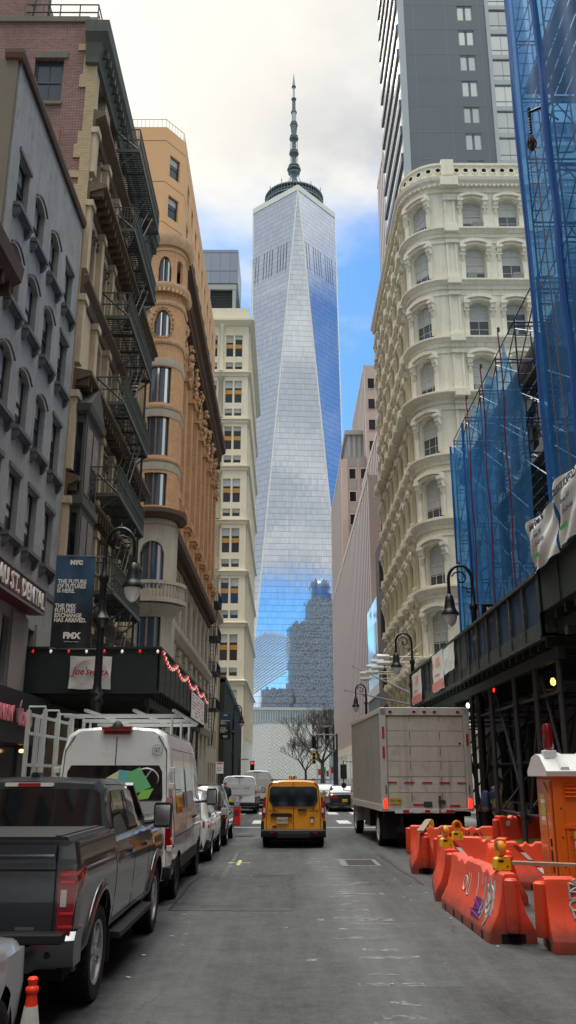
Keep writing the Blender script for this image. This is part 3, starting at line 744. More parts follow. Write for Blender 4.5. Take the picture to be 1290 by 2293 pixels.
# string courses, pilasters, top cornice
for i, z in enumerate(FL + [TOPZ]):
    big = i in (5,); g = MB()
    if i < len(FL):
        o = .72 if big else .42
        g.sweep(plan, [(0, z - .5), (.1, z - .5), (.12, z - .28), (.2, z - .24), (o - .1, z - .06), (o, z), (o, z + .12), (.12, z + .2), (0, z + .22)])
        g.sweep(plan, [(0, z - .95), (.07, z - .93), (.07, z - .8), (0, z - .78)])
        for s_ in (sF + .38, sF + 5.97, sF + 12.1):
            p, n, a, fl = P_.at(s_); x = p.x; g.box(x - .46, x + .46, 50 - o - .14, 50 + .1, z - .3, z + .16); g.box(x - .4, x + .4, 50 - .3, 50, z - .62, z - .3)
        for k in range(7):
            s_ = s1 - .65 - 2.55 * k; p, n, a, fl = P_.at(s_); y = p.y; g.box(8.3 - o - .14, 8.35, y - .3, y + .3, z - .3, z + .17); g.box(8.3 - .3, 8.3, y - .25, y + .25, z - .7, z - .3)
        g.build('string_course', M['cream'], BN, world=True, ang=25)
g = MB()
g.sweep(plan, [(0, TOPZ - .35), (.15, TOPZ - .3), (.2, TOPZ), (.35, TOPZ + .1), (.4, TOPZ + .25), (.55, TOPZ + .4), (.6, TOPZ + .62), (.2, TOPZ + .72), (0, TOPZ + .9)])
L = P_.L; t = .15
while t < L - .2:
    p, n, a, fl = P_.at(t); g.M = Matrix.Translation((p.x, p.y, 0)) @ Matrix.Rotation(a, 4, 'Z'); g.box(-.08, .08, -.46, -.18, TOPZ - .02, TOPZ + .14); g.M = None; t += .3
g.build('main_cornice', M['cream'], BN, world=True, ang=25)
g = MB(); g.sweep(plan, [(-.25, TOPZ + .7), (.2, TOPZ + .7), (.2, TOPZ + .82), (.12, TOPZ + .86), (.12, TOPZ + 1.75), (.24, TOPZ + 1.8), (.24, TOPZ + 1.95), (-.25, TOPZ + 1.95)])
for s_ in (sF + .38, sF + 5.97, sF + 12.1):
    p, n, a, fl = P_.at(s_); g.box(p.x - .42, p.x + .42, 49.6, 50.3, TOPZ + .95, TOPZ + 2.12); g.box(p.x - .6, p.x + .6, 49.3, 50.2, TOPZ - .1, TOPZ + .55)
g.box(17.6, 24, 49.7, 50.4, TOPZ + 1.9, TOPZ + 3.2); g.box(17.2, 24.3, 49.5, 50.5, TOPZ + 3.2, TOPZ + 3.5)
g.build('parapet', M['cream'], BN, world=True, ang=25)
hole = mat('dark_recess', (34, 34, 30), .9, var=0); g = MB(); g2 = MB()
t = s1 + .3
while t < sF + 16:
    if abs(t - sF - .38) > .5 and abs(t - sF - 5.97) > .55:
        p, n, a, fl = P_.at(t); g.M = g2.M = Matrix.Translation((p.x, p.y, 0)) @ Matrix.Rotation(a, 4, 'Z')
        g.lathe([(.16, -.2), (.23, -.2), (.23, -.1), (.16, -.1)], c=(0, 0, TOPZ + 1.4), n=14, ax='y', cap=False); g2.lathe([(.005, -.15), (.17, -.15), (.17, -.1), (.005, -.1)], c=(0, 0, TOPZ + 1.4), n=14, ax='y')
    t += .62
g.M = g2.M = None
g.build('parapet_rings', M['cream'], BN, world=True); g2.build('parapet_openings', hole, BN, world=True)
for s_ in (sF + .38, sF + 5.97, sF + 12.1):
    p, n, a, fl = P_.at(s_); g = MB(); x = p.x
    for z, z2 in zip(FL, FL[1:] + [TOPZ]):
        g.box(x - .36, x - .22, 49.8, 50.02, z + .2, z2 - .5); g.box(x + .22, x + .36, 49.8, 50.02, z + .2, z2 - .5); g.box(x - .22, x + .22, 49.8, 50.02, z + .2, z + .6); g.box(x - .22, x + .22, 49.8, 50.02, z2 - .9, z2 - .5); g.box(x - .22, x + .22, 49.88, 50.02, z + .6, z2 - .9)
        g.box(x - .44, x + .44, 49.72, 50.02, z + .2, z + .45); g.box(x - .42, x + .42, 49.7, 50.02, z2 - 1.0, z2 - .82)
    g.build('pilaster', M['cream'], BN, world=True, ang=0)
for k in range(7):
    s_ = s1 - .65 - 2.55 * k; p, n, a, fl = P_.at(s_); g = MB()
    for z, z2 in zip(FL, FL[1:] + [TOPZ]):
        g.lathe([(.26, z + .2), (.26, z + .5), (.19, z + .58), (.17, z2 - 1.5), (.24, z2 - 1.42), (.3, z2 - 1.15), (.3, z2 - 1.05)], c=(8.18, p.y, 0), n=8); g.box(8.0, 8.3, p.y - .22, p.y + .22, z2 - 1.05, z2 - .5)
        g.lathe([(.13, z + .2), (.11, z2 - 1.6), (.2, z2 - 1.45), (.2, z2 - 1.35)], c=(8.2, p.y - .47, 0), n=6); g.lathe([(.13, z + .2), (.11, z2 - 1.6), (.2, z2 - 1.45), (.2, z2 - 1.35)], c=(8.2, p.y + .47, 0), n=6)
    g.build('column', M['creamD'], BN, world=True)
g = MB(); g.box(8.0, 8.25, 52.6, 70, 3.1, 4.1); g.box(8.1, 8.28, 52.6, 70, 0, 3.1); g.build('shopfront', M['wf_dark'], BN, world=True, ang=0)
# bracketed sign lights and flagpoles
for k, y in enumerate((51.8, 55, 58.5, 63.5)):
    r = thing('bracket_floodlight', ('nearest', 'second nearest', 'third nearest', 'farthest')[k] + ' of the four wrapped floodlight pairs on arms of the cream building', 'floodlight', (8.2, y, 8.7 + .1 * k), 0, 'wrapped floodlights on arms')
    g = MB(); g.tube((0, 0, 0), (-2.1, 0, 0), .04, 5); g.tube((0, 0, -.32), (-2.1, 0, -.32), .04, 5); g.tube((0, 0, .9), (-1.0, 0, .0), .03, 5); g.build('arm', M['wf_white'], r)
    for dz in (.03, -.35):
        g = MB(); rr = random.Random(k * 7 + int(dz * 100)); g.rings([[(-2.0 - .75 * u, math.cos(a) * .13 * (1 + .15 * rr.random()), dz + math.sin(a) * .11 * (1 + .3 * rr.random())) for a in [math.pi * 2 * j / 8 for j in range(8)]] for u in (0, .15, .5, .85, 1)]); g.build('wrapped_lamp', M['white'], r)
for nm, p0, p1 in (('upper thin steel flagpole raked out over the street from the cream cast iron building', (7.9, 50.8, 6.2), (5.4, 69, 10.2)), ('lower thin steel flagpole nearly level over the street from the cream cast iron building', (7.7, 50.2, 5.7), (4.7, 68.5, 8.3))):
    r = thing('flagpole', nm, 'flagpole', p0, 0, 'flagpoles on the cream building'); d = Vector(p1) - Vector(p0)
    g = MB(); g.tube((0, 0, 0), d, .06, 6, .035); g.build('pole', M['wf_grey'], r); g = MB(); g.lathe([(.01, -.1), (.1, 0), (.01, .1)], c=tuple(d), n=8); g.build('finial', M['wf_grey'], r)
# ================================================================ dark slate tower behind
T_ = thing('slate_tower', 'dark slate clad high-rise with glazed side rising behind the cream cast iron building', 'tower', (18, 75, 0))
g = MB(); g.box(12.2, 26, 75.5, 90, 0, 104); g.build('core', M['slate'], T_, world=True, ang=0)
pt = Path([(12.9, 75), (21.75, 75)]); hs2 = []; ws2 = []
zz = 102.6 - .5
z = 60.4
while z < 101: hs2.append((5.8, 7.45, z, z + 2.0, 0)); ws2.append(z); z += 3.36
g = MB(); facade(g, pt, 30, 104, hs2, .2); g.build('slate_wall', M['slate'], T_, world=True, ang=0)
g = MB()
for x in (13.9, 17.4, 19.0 - .6, 21.0): g.box(x, x + .04, 74.985, 75.0, 30, 104) if x != 18.4 else None
z = 59.2
while z < 104: g.box(12.9, 21.75, 74.988, 75.0, z, z + .045); z += 3.36
g.build('joints', M['joint'], T_, world=True, ang=0)
g = MB(); g.box(12.2, 12.9, 74.9, 75.6, 20, 104); g.box(21.75, 22.15, 74.9, 75.6, 20, 104); g.box(24.35, 26, 74.9, 75.6, 20, 104)
z = 58.6
while z < 104: g.box(22.15, 24.35, 75.0, 75.5, z, z + .55); z += 3.36
g.build('light_cladding', M['slateL'], T_, world=True, ang=0)
w0 = make_window(T_, 1.65, 2.0, M['slateL'], [M['winb']], 2, 1, .09, meet=False)
g = MB(); g.box(-.12, .12, -.01, .06, .09, 1.91); g.build('mullion', M['slate'], w0, ang=0)
for z in ws2: inst(w0, T_, (12.9 + 6.62 - 18, .12, z))
kill(w0)
w0 = make_window(T_, 2.2, 2.81, M['wf_grey'], [M['winb']], 2, 1, .05, meet=False); g = MB(); g.box(-1.05, 1.05, .01, .05, .72, .78); g.build('transom', M['wf_grey'], w0, ang=0)
z = 59.15
while z < 103: inst(w0, T_, (23.25 - 18, .15, z)); z += 3.36
kill(w0)
g = MB(); gd = MB(); z = 30.
while z < 104: g.quad((12.18, 75.4, z), (12.18, 90, z), (12.18, 90, z + 2.3), (12.18, 75.4, z + 2.3)); gd.box(12.0, 12.19, 75.3, 90, z + 2.3, z + 3.36); z += 3.36
g.build('ribbon_window', M['winb'], T_, world=True, ang=0); gd.build('spandrel', M['slate'], T_, world=True, ang=0)
# ================================================================ pink ribbed block
H_ = thing('ribbed_office_block', 'stepped pinkish office block with vertical white ribs on its street side, right of the skyscraper', 'office block', (15, 120, 0))
def vol(x0, x1, y0, y1, z, name='wall', mw=None, zb=0):
    g = MB(); g.box(x0, x1, y0, y1, zb, z); return g.build(name, mw or M['pink'], H_, world=True, ang=0)
def ribs(X0, y0, y1, z0, z1, sp=1.0):
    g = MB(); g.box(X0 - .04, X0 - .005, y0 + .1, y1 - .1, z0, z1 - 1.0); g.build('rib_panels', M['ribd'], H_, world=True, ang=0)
    g = MB(); y = y0
    while y < y1: g.box(X0 - .07, X0, y, y + .95 * sp, z0, z1 + .2); y += 2 * sp
    g.box(X0 - .12, X0, y0, y1, z1 - .4, z1 + .3); g.build('ribs', M['rib'], H_, world=True, ang=0)
vol(9.9, 22, 97.6, 143.4, 36.2); ribs(9.9, 97.6, 176, 6.2, 36.2, 1.1)
vol(11.8, 22, 97.9, 150, 43.9, zb=36); ribs(11.8, 97.9, 125, 36.3, 43.9)
vol(9.9, 24, 143.4, 178, 55.2); ribs(9.9, 143.4, 176, 36.5, 55.2, 1.1)
vol(14.3, 28, 142.5, 172, 72.8, zb=44); ribs(14.3, 142.5, 170, 55, 72.8, 1.3)
vol(11.3, 20, 148, 165, 61.5, 'plant_room', M['panel'], 55); g = MB(); g.box(10.9, 20.5, 147.5, 165.5, 61.5, 62.3); g.build('plant_roof', M['concrete'], H_, world=True, ang=0)
g = MB()
for i in range(10): g.box(11.4 + i * .95, 11.9 + i * .95, 147.9, 148.0, 55.4, 61.3)
g.build('plant_panels', M['slateL'], H_, world=True, ang=0)
vol(14.8, 20, 110, 118, 92, 'ribbed_tower'); ribs(14.8, 110, 118, 60, 92, 1.0)
vol(9.6, 12, 97.7, 178, 6.2, 'stone_base', M['ivory'])
g = MB()
for i in range(9): g.box(9.5, 9.62, 100 + i * 8, 105.5 + i * 8, .6, 5.2)
g.build('shop_windows', M['winb'], H_, world=True, ang=0)
w0 = make_window(H_, 1.25, 2.0, M['rib'], [M['win']], 1, 1, .07, meet=False)
for z in (53.5, 49.3, 45.2, 41.0, 37.0):
    for x in (11.8, 13.8): inst(w0, H_, (x - 15, 143.3 - 120, z - 2.1))
    g = MB()
w1 = make_window(H_, 1.3, 2.1, M['rib'], [M['win']], 1, 1, .07, meet=False)
for z in (70.1, 66.1, 62.1, 58.1):
    for x in (15.4, 17.8, 20.2): inst(w1, H_, (x - 15, 142.4 - 120, z - 1.9))
w2 = make_window(H_, 2.6, 2.4, M['rib'], [M['win']], 2, 1, .08, meet=False)
for z in (34.7, 30.3, 25.9, 21.5):
    inst(w2, H_, (12.45 - 15, 97.5 - 120, z - 2.3))
for w in (w0, w1, w2): kill(w)
g = MB()
for x in (11.0, 12.65, 13.0, 14.6): g.box(x, x + .06, 143.33, 143.4, 37, 54.8)
for z in (53.7, 49.5, 45.4, 41.2): g.box(11.1, 12.6, 143.34, 143.38, z, z + 1.95); g.box(13.1, 14.55, 143.34, 143.38, z, z + 1.95)
g.build('spandrel_panels', M['panel'], H_, world=True, ang=0)
# ---- brown block and glazed block between
B1 = thing('brown_block', 'dark brown rendered building with wide metal windows right behind the cream building', 'building', (12, 70.5, 0))
pb = Path([(9.0, 84), (9.0, 70.5), (20, 70.5)]); hb = [(3.0, 8.4, z, z + 3.0, 0) for z in (5, 9.6, 14.2, 18.6)]
hb += [(9.6, 12.6, z, z + 3.0, 0) for z in (5, 9.6, 14.2, 18.6)]
g = MB(); facade(g, pb, 0, 23.2, hb, .25); g.quad((9, 84, 23.1), (9, 70.5, 23.1), (20, 70.5, 23.1), (20, 84, 23.1)); g.quad((9, 84, 0), (20, 84, 0), (20, 84, 23.2), (9, 84, 23.2))
g.build('wall', mat('brown_render', (98, 86, 80), .85, var=.1), B1, world=True, ang=0)
w0 = make_window(B1, 5.4, 3.0, M['wf_dark'], [M['winclr']], 5, 1, .09, meet=False); w1 = make_window(B1, 3.0, 3.0, M['wf_dark'], [M['winclr']], 3, 1, .09, meet=False)
for h in hb: put_on(pb, w0 if h[0] < 5 else w1, B1, (h[0] + h[1]) / 2, h[2], .18)
kill(w0); kill(w1)
B2 = thing('glazed_block', 'low modern building with a bright sky-reflecting glass street side before the pink ribbed block', 'building', (12, 84, 0))
g = MB(); g.box(9.35, 20, 84.2, 97.4, 0, 19.6); g.build('wall', M['slateL'], B2, world=True, ang=0)
M['blueglass'] = glass_mat('bright_curtain_wall', (.9, .94, 1.), line=.25, cu=1.6, cv=3.4, rough=.04, met=.9)
g = MB(); g.quad((9.3, 84.2, 10.6), (9.3, 97.3, 10.6), (9.3, 97.3, 19.4), (9.3, 84.2, 19.4)); g.quad((9.35, 84.1, 10.6), (20, 84.1, 10.6), (20, 84.1, 19.4), (9.35, 84.1, 19.4)); o = g.build('curtain_wall', M['blueglass'], B2, world=True, ang=0); uvmap(o, lambda c: (c.x + c.y + 100, c.z))
g = MB(); g.box(9.1, 9.4, 84, 97.4, 9.6, 10.6); g.box(9.0, 9.35, 84, 97.4, 5.6, 7.8)
for i in range(8): g.box(9.2, 9.34, 84.5 + i * 1.6, 85 + i * 1.6, 0, 5.6)
g.build('fascia', M['white'], B2, world=True, ang=0)
g = MB(); g.box(9.2, 9.36, 84, 97.4, 7.8, 9.6); g.build('grey_band', M['wf_grey'], B2, world=True, ang=0)
# ---- grey building behind scaffold
K2 = thing('grey_rendered_building', 'grey rendered low building with green cornice behind the blue scaffold netting', 'building', (10, 20, 0))
pk = Path([(8.3, 38), (8.3, 19.2)]); hk = []
for z in (1.0, 5.2, 9.0, 12.3):
    for k in range(8): hk.append((1.0 + k * 2.3, 2.3 + k * 2.3, z, z + (2.6 if z < 10 else 1.6), 0))
g = MB(); facade(g, pk, 0, 15.2, hk, .3); g.quad((8.3, 38, 0), (8.3, 38, 15.2), (22, 38, 15.2), (22, 38, 0)); g.quad((8.3, 38, 15.15), (8.3, 19.2, 15.15), (22, 19.2, 15.15), (22, 38, 15.15))
g.build('wall', mat('grey_render', (120, 122, 120), .85, var=.2, streak=.3), K2, world=True, ang=0)
w0 = make_window(K2, 1.3, 2.6, M['wf_dark'], [M['win'], M['winblind']], 2, 2, .07, blind=.3); w1 = make_window(K2, 1.3, 1.6, M['wf_dark'], [M['win'], M['winblind']], 2, 2, .07, blind=.3)
for h in hk: put_on(pk, w0 if h[2] < 10 else w1, K2, (h[0] + h[1]) / 2, h[2], .2)
kill(w0); kill(w1)
g = MB(); g.sweep([(8.3, 38), (8.3, 19.2)], [(0, 14.7), (.15, 14.75), (.3, 15.1), (.3, 15.35), (0, 15.4)]); g.build('cornice', M['greenmetal'], K2, world=True)
g = MB(); g.sweep([(8.3, 38), (8.3, 19.2)], [(0, 3.9), (.2, 3.9), (.2, 4.5), (0, 4.6)]); g.build('shop_fascia', M['black'], K2, world=True)
K1 = thing('tall_brick_block', 'tall dark brick building behind the near scaffold at the right edge', 'building', (10, 5, 0))
pk = Path([(8.4, 19.2), (8.4, -14)]); hk = [(1.5 + k * 3.3, 3.1 + k * 3.3, 1 + 3.8 * j, 3.4 + 3.8 * j, 0) for k in range(9) for j in range(7)]
g = MB(); facade(g, pk, 0, 28, hk, .3); g.quad((8.4, 19.2, 0), (8.4, 19.2, 28), (22, 19.2, 28), (22, 19.2, 0)); g.quad((8.4, 19.2, 27.9), (8.4, -14, 27.9), (22, -14, 27.9), (22, 19.2, 27.9)); g.build('wall', M['brick'], K1, world=True, ang=0)
w0 = make_window(K1, 1.6, 2.4, M['wf_dark'], [M['win']], 2, 2, .07)
for h in hk:
    if h[0] < 14: put_on(pk, w0, K1, (h[0] + h[1]) / 2, h[2], .2)
kill(w0)
# ================================================================ A grey painted building (left, nearest fully seen)
A_ = thing('grey_stucco_building', 'grey painted brick building with rows of sash windows and stone sills on the left', 'building', (-9, 24, 0))
pa = Path([(-18, 20), (-7.5, 20), (-7.5, 27.9)]); s0 = 10.5; hA = []
for z, h, ar in ((17.15, 1.72, 1), (14.28, 1.85, 1), (11.22, 1.9, 1), (8.2, 1.85, 0)):
    for k, y in enumerate((21.2, 22.9, 24.7, 26.6)):
        hA.append((s0 + y - 20 - .5, s0 + y - 20 + .5, z, z + h, .22 if (ar and k != 3 and not (z == 17.15 and k == 0)) else 0))
for y in (21.2, 23.2, 25.6): hA.append((s0 + y - 20 - .42, s0 + y - 20 + .42, 4.3, 6.1, 0))
g = MB(); facade(g, pa, 0, 21.5, hA, .22, m=0, mr=0); g.box(-18, -7.6, 20.1, 27.8, 21.2, 21.45)
g.build('wall', [M['stucco']], A_, world=True, ang=0)
g = MB(); g.box(-18, -7.55, 19.9, 19.985, 0, 21.4); g.build('party_wall', M['party'], A_, world=True, ang=0)
g = MB(); g.sweep([(-7.9, 19.9), (-7.5, 19.9), (-7.5, 27.85)], [(-.15, 21.35), (.1, 21.35), (.14, 21.5), (.14, 21.62), (-.15, 21.62)]); g.build('coping', M['terraD'], A_, world=True, ang=0)
def sillA(f):
    a = MB(); a.box(-.66, .66, -.2, .0, -.12, .0); a.box(-.62, .62, -.14, 0, -.17, -.12)
    for s_ in (-.55, .55): a.rings([[(s_ - .08, -.18, -.12), (s_ + .08, -.18, -.12), (s_ + .09, 0, -.13), (s_ - .09, 0, -.13)], [(s_ - .07, -.15, -.27), (s_ + .07, -.15, -.27), (s_ + .08, 0, -.3), (s_ - .08, 0, -.3)], [(s_ - .05, -.06, -.42), (s_ + .05, -.06, -.42), (s_ + .05, 0, -.42), (s_ - .05, 0, -.42)]])
    a.build('sill', M['stucco_tr'], f, loc=(0, -.16, 0), ang=0)
wl = [make_window(A_, 1.0, h, M['wf_dark'], [M['winclr'], M['winblind']], 1, 2, .07, blind=bl, extra=sillA) for h in (1.72, 1.85, 1.9) for bl in (.3, .65)]
wlow = make_window(A_, .84, 1.8, M['wf_dark'], [M['win']], 1, 2, .06)
for h in hA:
    i = {1.72: 0, 1.85: 2, 1.9: 4, 1.8: -1}[round(h[3] - h[2], 2)]
    if i < 0: put_on(pa, wlow, A_, (h[0] + h[1]) / 2, h[2], .16)
    else: put_on(pa, wl[i + random.randint(0, 1)], A_, (h[0] + h[1]) / 2, h[2], .16)
for w in wl + [wlow]: kill(w)
g = MB()
for h in hA:
    if h[4]:
        pts = [(-7.44, 20 + (h[0] + h[1]) / 2 - s0 + u * .6, h[3] - .2 + .25 * (1 - u * u)) for u in (-1, -.6, -.2, .2, .6, 1)]; g.pipe(pts, .035, 4)
    elif h[2] > 7: y = 20 + (h[0] + h[1]) / 2 - s0; g.box(-7.5, -7.45, y - .6, y + .6, h[3] + .0, h[3] + .13)
g.box(-7.5, -7.46, 20, 27.9, 7.3, 7.5); g.build('window_heads', M['stucco_tr'], A_, world=True)
# lower light panel
g = MB(); g.box(-7.5, -7.42, 20.0, 20.75, 3.9, 6.3); g.box(-7.5, -7.42, 21.65, 22.75, 3.9, 6.3); g.box(-7.5, -7.42, 23.65, 25.15, 3.9, 6.3); g.box(-7.5, -7.42, 26.05, 27.9, 3.9, 6.3); g.build('lower_cladding', M['panel'], A_, world=True, ang=0)
g = MB(); g.box(-7.46, -7.4, 20.2, 27.6, .2, 2.9); g.build('shopfront', mat('dark_shop_glass', (14, 15, 17), .15, var=0), A_, world=True, ang=0)
mar = mat('maroon_sign', (112, 40, 48), .5, var=.1); sw = mat('sign_lettering_white', (225, 220, 210), .5, var=0)
ds = thing('dental_sign', 'long maroon sign reading NASSAU ST. DENTAL high on the grey building', 'sign', (-7.0, 23.2, 6.77))
g = MB(); g.box(-.45, 0, -3.4, 1.9, -.36, .36); g.build('board', mar, ds, ang=0)
g = MB(); g.box(-.0, .04, -3.4, 1.9, -.38, -.32); g.box(0, .04, -3.4, 1.9, .32, .38); g.box(0, .04, 1.84, 1.9, -.36, .36); g.build('frame', M['wf_grey'], ds, ang=0)
text('lettering', 'NASSAU ST. DENTAL', .64, sw, ds, (.03, 1.75, -.03), (90, 0, 90), ext=.02, sx=.86, bold=.012, space=1.1, align='RIGHT')
dn = thing('donut_shop_sign', 'dark fascia sign reading DUNKIN DONUTS in pink lit letters over the shop at lower left', 'sign', (-6.8, 23.2, 3.5))
g = MB(); g.prism([(-.7, -.75), (.0, -.75), (.0, .55), (-.7, .75)], 'y', -3.4, 2.6); g.build('fascia', mat('dark_fascia', (30, 28, 38), .5, var=.15), dn, ang=0)
pk_ = mat('pink_lit_letters', (206, 124, 130), .5, emit=(200, 60, 90), es=.06, var=0); wr_ = mat('pale_letter_rim', (220, 170, 170), .5, var=0)
text('lettering', "DUNKIN'", .5, pk_, dn, (.03, -1.7, -.08), (90, 0, 90), ext=.02, sx=.8, bold=.02)
text('lettering', 'DONUTS', .46, pk_, dn, (.03, .18, -.15), (90, 0, 90), ext=.02, sx=.62, bold=.02)
g = MB(); g.lathe([(.06, -.2), (.1, .12), (.11, .14), (.01, .15)], c=(.12, -.68, -.05), n=10); g.tube((.12, -.68, .13), (.14, -.64, .3), .015, 5); g.build('cup_emblem', wr_, dn)
for y in (21.6, 24.4):
    l = thing('shop_ceiling_light', 'small warm ceiling lamp inside the dark shop, ' + ('nearer of two' if y < 23 else 'farther of two'), 'lamp', (-7.1, y, 2.6)); g = MB(); g.lathe([(.01, -.05), (.07, -.03), (.07, .03), (.01, .05)], n=10); g.build('bulb', mat('warm_bulb', (255, 200, 140), emit=(255, 200, 130), es=3, var=0), l); g = MB(); g.tube((0, 0, .05), (0, 0, .2), .02, 5); g.build('stem', M['black'], l)
# nearest left building with bracketed eave
N_ = thing('brownstone_corner', 'low brown building with projecting bracketed eave at the left edge', 'building', (-9, 14, 0))
pn = Path([(-18, 5), (-7.6, 5), (-7.6, 19.85)]); hn = [(10.4 + 1.2 + 2.6 * k, 10.4 + 2.4 + 2.6 * k, z, z + 2.1, 0) for k in range(5) for z in (4.6, 8, 11.2)]
g = MB(); facade(g, pn, 0, 14.2, hn, .25); g.quad((-18, 5, 14.1), (-7.6, 5, 14.1), (-7.6, 19.85, 14.1), (-18, 19.85, 14.1)); g.quad((-18, 19.85, 0), (-7.6, 19.85, 0), (-7.6, 19.85, 14.2), (-18, 19.85, 14.2)); g.build('wall', M['stoneB'], N_, world=True, ang=0)
wn_ = make_window(N_, 1.2, 2.1, M['wf_dark'], [M['winclr'], M['winblind']], 1, 2, .07, blind=.4)
for h in hn:
    if h[0] > 13: put_on(pn, wn_, N_, (h[0] + h[1]) / 2, h[2], .18)
kill(wn_)
g = MB(); g.sweep([(-7.6, 5), (-7.6, 20.1)], [(0, 13.5), (.15, 13.5), (.2, 14.0), (.7, 14.3), (.75, 14.7), (0, 14.85)])
for k in range(26): y = 5.3 + k * .58; g.box(-7.6, -7.1, y, y + .2, 13.85, 14.25)
g.build('eave', M['terraD'], N_, world=True, ang=0)
# ================================================================ B brown brick building with fire escape
B_ = thing('fire_escape_building', 'ornate brown stone and brick building with a green iron fire escape on the left', 'building', (-9, 34, 0))
pB = Path([(-18, 28), (-7.5, 28), (-7.5, 42)]); sB = 10.5; hB = [(8.05, 9.2, 27.2, 29.3, 0)]
LV = [28.0, 24.0, 19.9, 16.1, 12.3, 8.5]
zfl = [4.9, 8.6, 12.4, 16.2, 20.0, 24.1, 27.3]
for i, z in enumerate(zfl):
    for k in range(6):
        y = 29.3 + 2.2 * k
        if i in (1, 2, 3) and k == 0: continue
        hB.append((sB + y - 28 - .65, sB + y - 28 + .65, z, z + (2.4 if i < 6 else 1.9), .3 if i in (5, 3) else 0))
g = MB(); facade(g, pB, 0, 31.1, [h for h in hB if h[0] < 10.4], .2, m=0); 
g.k = 0
g2 = MB()
# split: brick party wall, stone street wall
gA = MB(); facade(gA, Path([(-18, 28), (-7.5, 28)]), 0, 31.1, [hB[0]], .2); gA.box(-18, -7.6, 28.1, 42, 30.6, 30.9); gA.quad((-18, 42, 0), (-7.5, 42, 0), (-7.5, 42, 30.8), (-18, 42, 30.8)); gA.build('brick_wall', M['brick'], B_, world=True, ang=0)
pS = Path([(-7.5, 28), (-7.5, 42)]); gS = MB(); facade(gS, pS, 0, 30.6, [(h[0] - sB, h[1] - sB, *h[2:]) for h in hB[1:]], .45); gS.build('stone_wall', M['stoneB'], B_, world=True, ang=0)
g = MB(); rr = random.Random(2); z = 0
while z < 30.9:
    w = rr.choice((.35, .5, .62, .75)); g.box(-7.5 - w, -7.46, 27.95, 28.02, z, z + .3); z += .3
g.build('quoins', M['buffbrick'], B_, world=True, ang=0)
g = MB(); g.box(-18, -7.9, 27.9, 28.1, 31.1, 31.35); g.box(-7.9, -7.5, 27.9, 28.1, 30.75, 30.95); g.box(-9.95, -8.65, 27.92, 28, 29.3, 29.6); g.box(-9.85, -8.75, 27.9, 28, 27.05, 27.2); g.build('lintels', M['party'], B_, world=True, ang=0)
g = MB(); g.box(-9.3, -8.7, 27.965, 28.0, 23.3, 25.9); g.build('patched_brick', mat('patched_brick', (150, 96, 84), .9, var=.25, brick=(.22, .075, (150, 120, 110), (128, 78, 68))), B_, world=True, ang=0)
w0 = make_window(B_, 1.15, 2.1, M['wf_dark'], [M['winclr']], 2, 2, .09); p, n, a, fl = pB.at(8.625); inst(w0, B_, (p.x + 9, 28.12 - 34, 27.2)); kill(w0)
wv_ = [make_window(B_, 1.3, h, M['wf_dark'], [M['win'], M['winblind']], 1, 2, .08, blind=.25) for h in (2.4, 1.9)]
for h in hB[1:]: put_on(pS, wv_[0 if h[3] - h[2] > 2 else 1], B_, (h[0] + h[1]) / 2 - sB, h[2], .38)
for w in wv_: kill(w)
st = [(-7.5, 28), (-7.5, 42)]
for i, z in enumerate((4.2, 7.9, 11.6, 15.5, 19.3, 23.3, 26.6)):
    g = MB(); o = (.35, .3, .5, .7, .35, .75, .5)[i]
    g.sweep(st, [(0, z - .6), (.1, z - .55), (.14, z - .2), (o, z), (o, z + .14), (0, z + .3)])
    if i in (3, 5, 2):
        for k in range(28): y = 28.1 + k * .5; g.box(-7.5, -7.5 + o * .8, y, y + .2, z - .35, z - .02)
    g.build('string_course', M['dkstone'], B_, world=True, ang=25)
orn = MB(); rr = random.Random(9)
for z0 in (7.35, 14.8, 22.5, 25.9):
    for k in range(90):
        y = 28.15 + rr.random() * 13.7; zz = z0 - rr.random() * .75; orn.lathe([(.01, 0), (.1, .03), (.06, .09), (.01, .11)], c=(-7.5, y, zz), n=5, ax='x')
orn.build('carved_ornament', M['dkstone'], B_, world=True)
g = MB()
for k in range(7):
    y = 28.2 + 2.2 * k; 
    for z, z2 in ((4.5, 7.3), (8.2, 11), (12, 14.9), (16, 18.7), (19.8, 22.7), (24, 26)):
        g.box(-7.5, -7.28, y - .2, y + .2, z, z2); g.box(-7.5, -7.2, y - .27, y + .27, z2 - .25, z2)
g.build('pilasters', M['stoneB'], B_, world=True, ang=0)
g = MB(); g.sweep([(-7.9, 27.9), (-7.5, 27.9), (-7.5, 42)], [(0, 28.9), (.12, 28.95), (.15, 29.3), (.22, 29.5), (.25, 29.8), (.5, 30.1), (.55, 30.6), (0, 30.8)])
for k in range(30): y = 28.1 + k * .47; g.box(-7.5, -7.08, y, y + .12, 29.45, 29.8)
g.build('metal_cornice', M['greenmetal'], B_, world=True, ang=25)
# oriel
g = MB(); g.box(-7.5, -6.95, 28.3, 30.5, 7.6, 14.2); g.sweep([(-7.5, 28.25), (-6.95, 28.25), (-6.95, 30.55), (-7.5, 30.55)], [(0, 14.1), (.15, 14.2), (.2, 14.45), (0, 14.5)]); g.sweep([(-7.5, 28.25), (-6.95, 28.25), (-6.95, 30.55), (-7.5, 30.55)], [(0, 7.3), (.15, 7.5), (.1, 7.8), (0, 7.8)])
g.sweep([(-7.5, 28.25), (-6.95, 28.25), (-6.95, 30.55), (-7.5, 30.55)], [(0, 10.7), (.1, 10.8), (.1, 11.1), (0, 11.1)])
g.rings([[(-7.5, 28.2, 14.5), (-7.5, 30.6, 14.5), (-7.5, 29.4, 15.6)], [(-6.8, 28.2, 14.5), (-6.8, 30.6, 14.5), (-6.8, 29.4, 15.6)]]); g.build('oriel', M['greenmetal'], B_, world=True, ang=0)
g = MB()
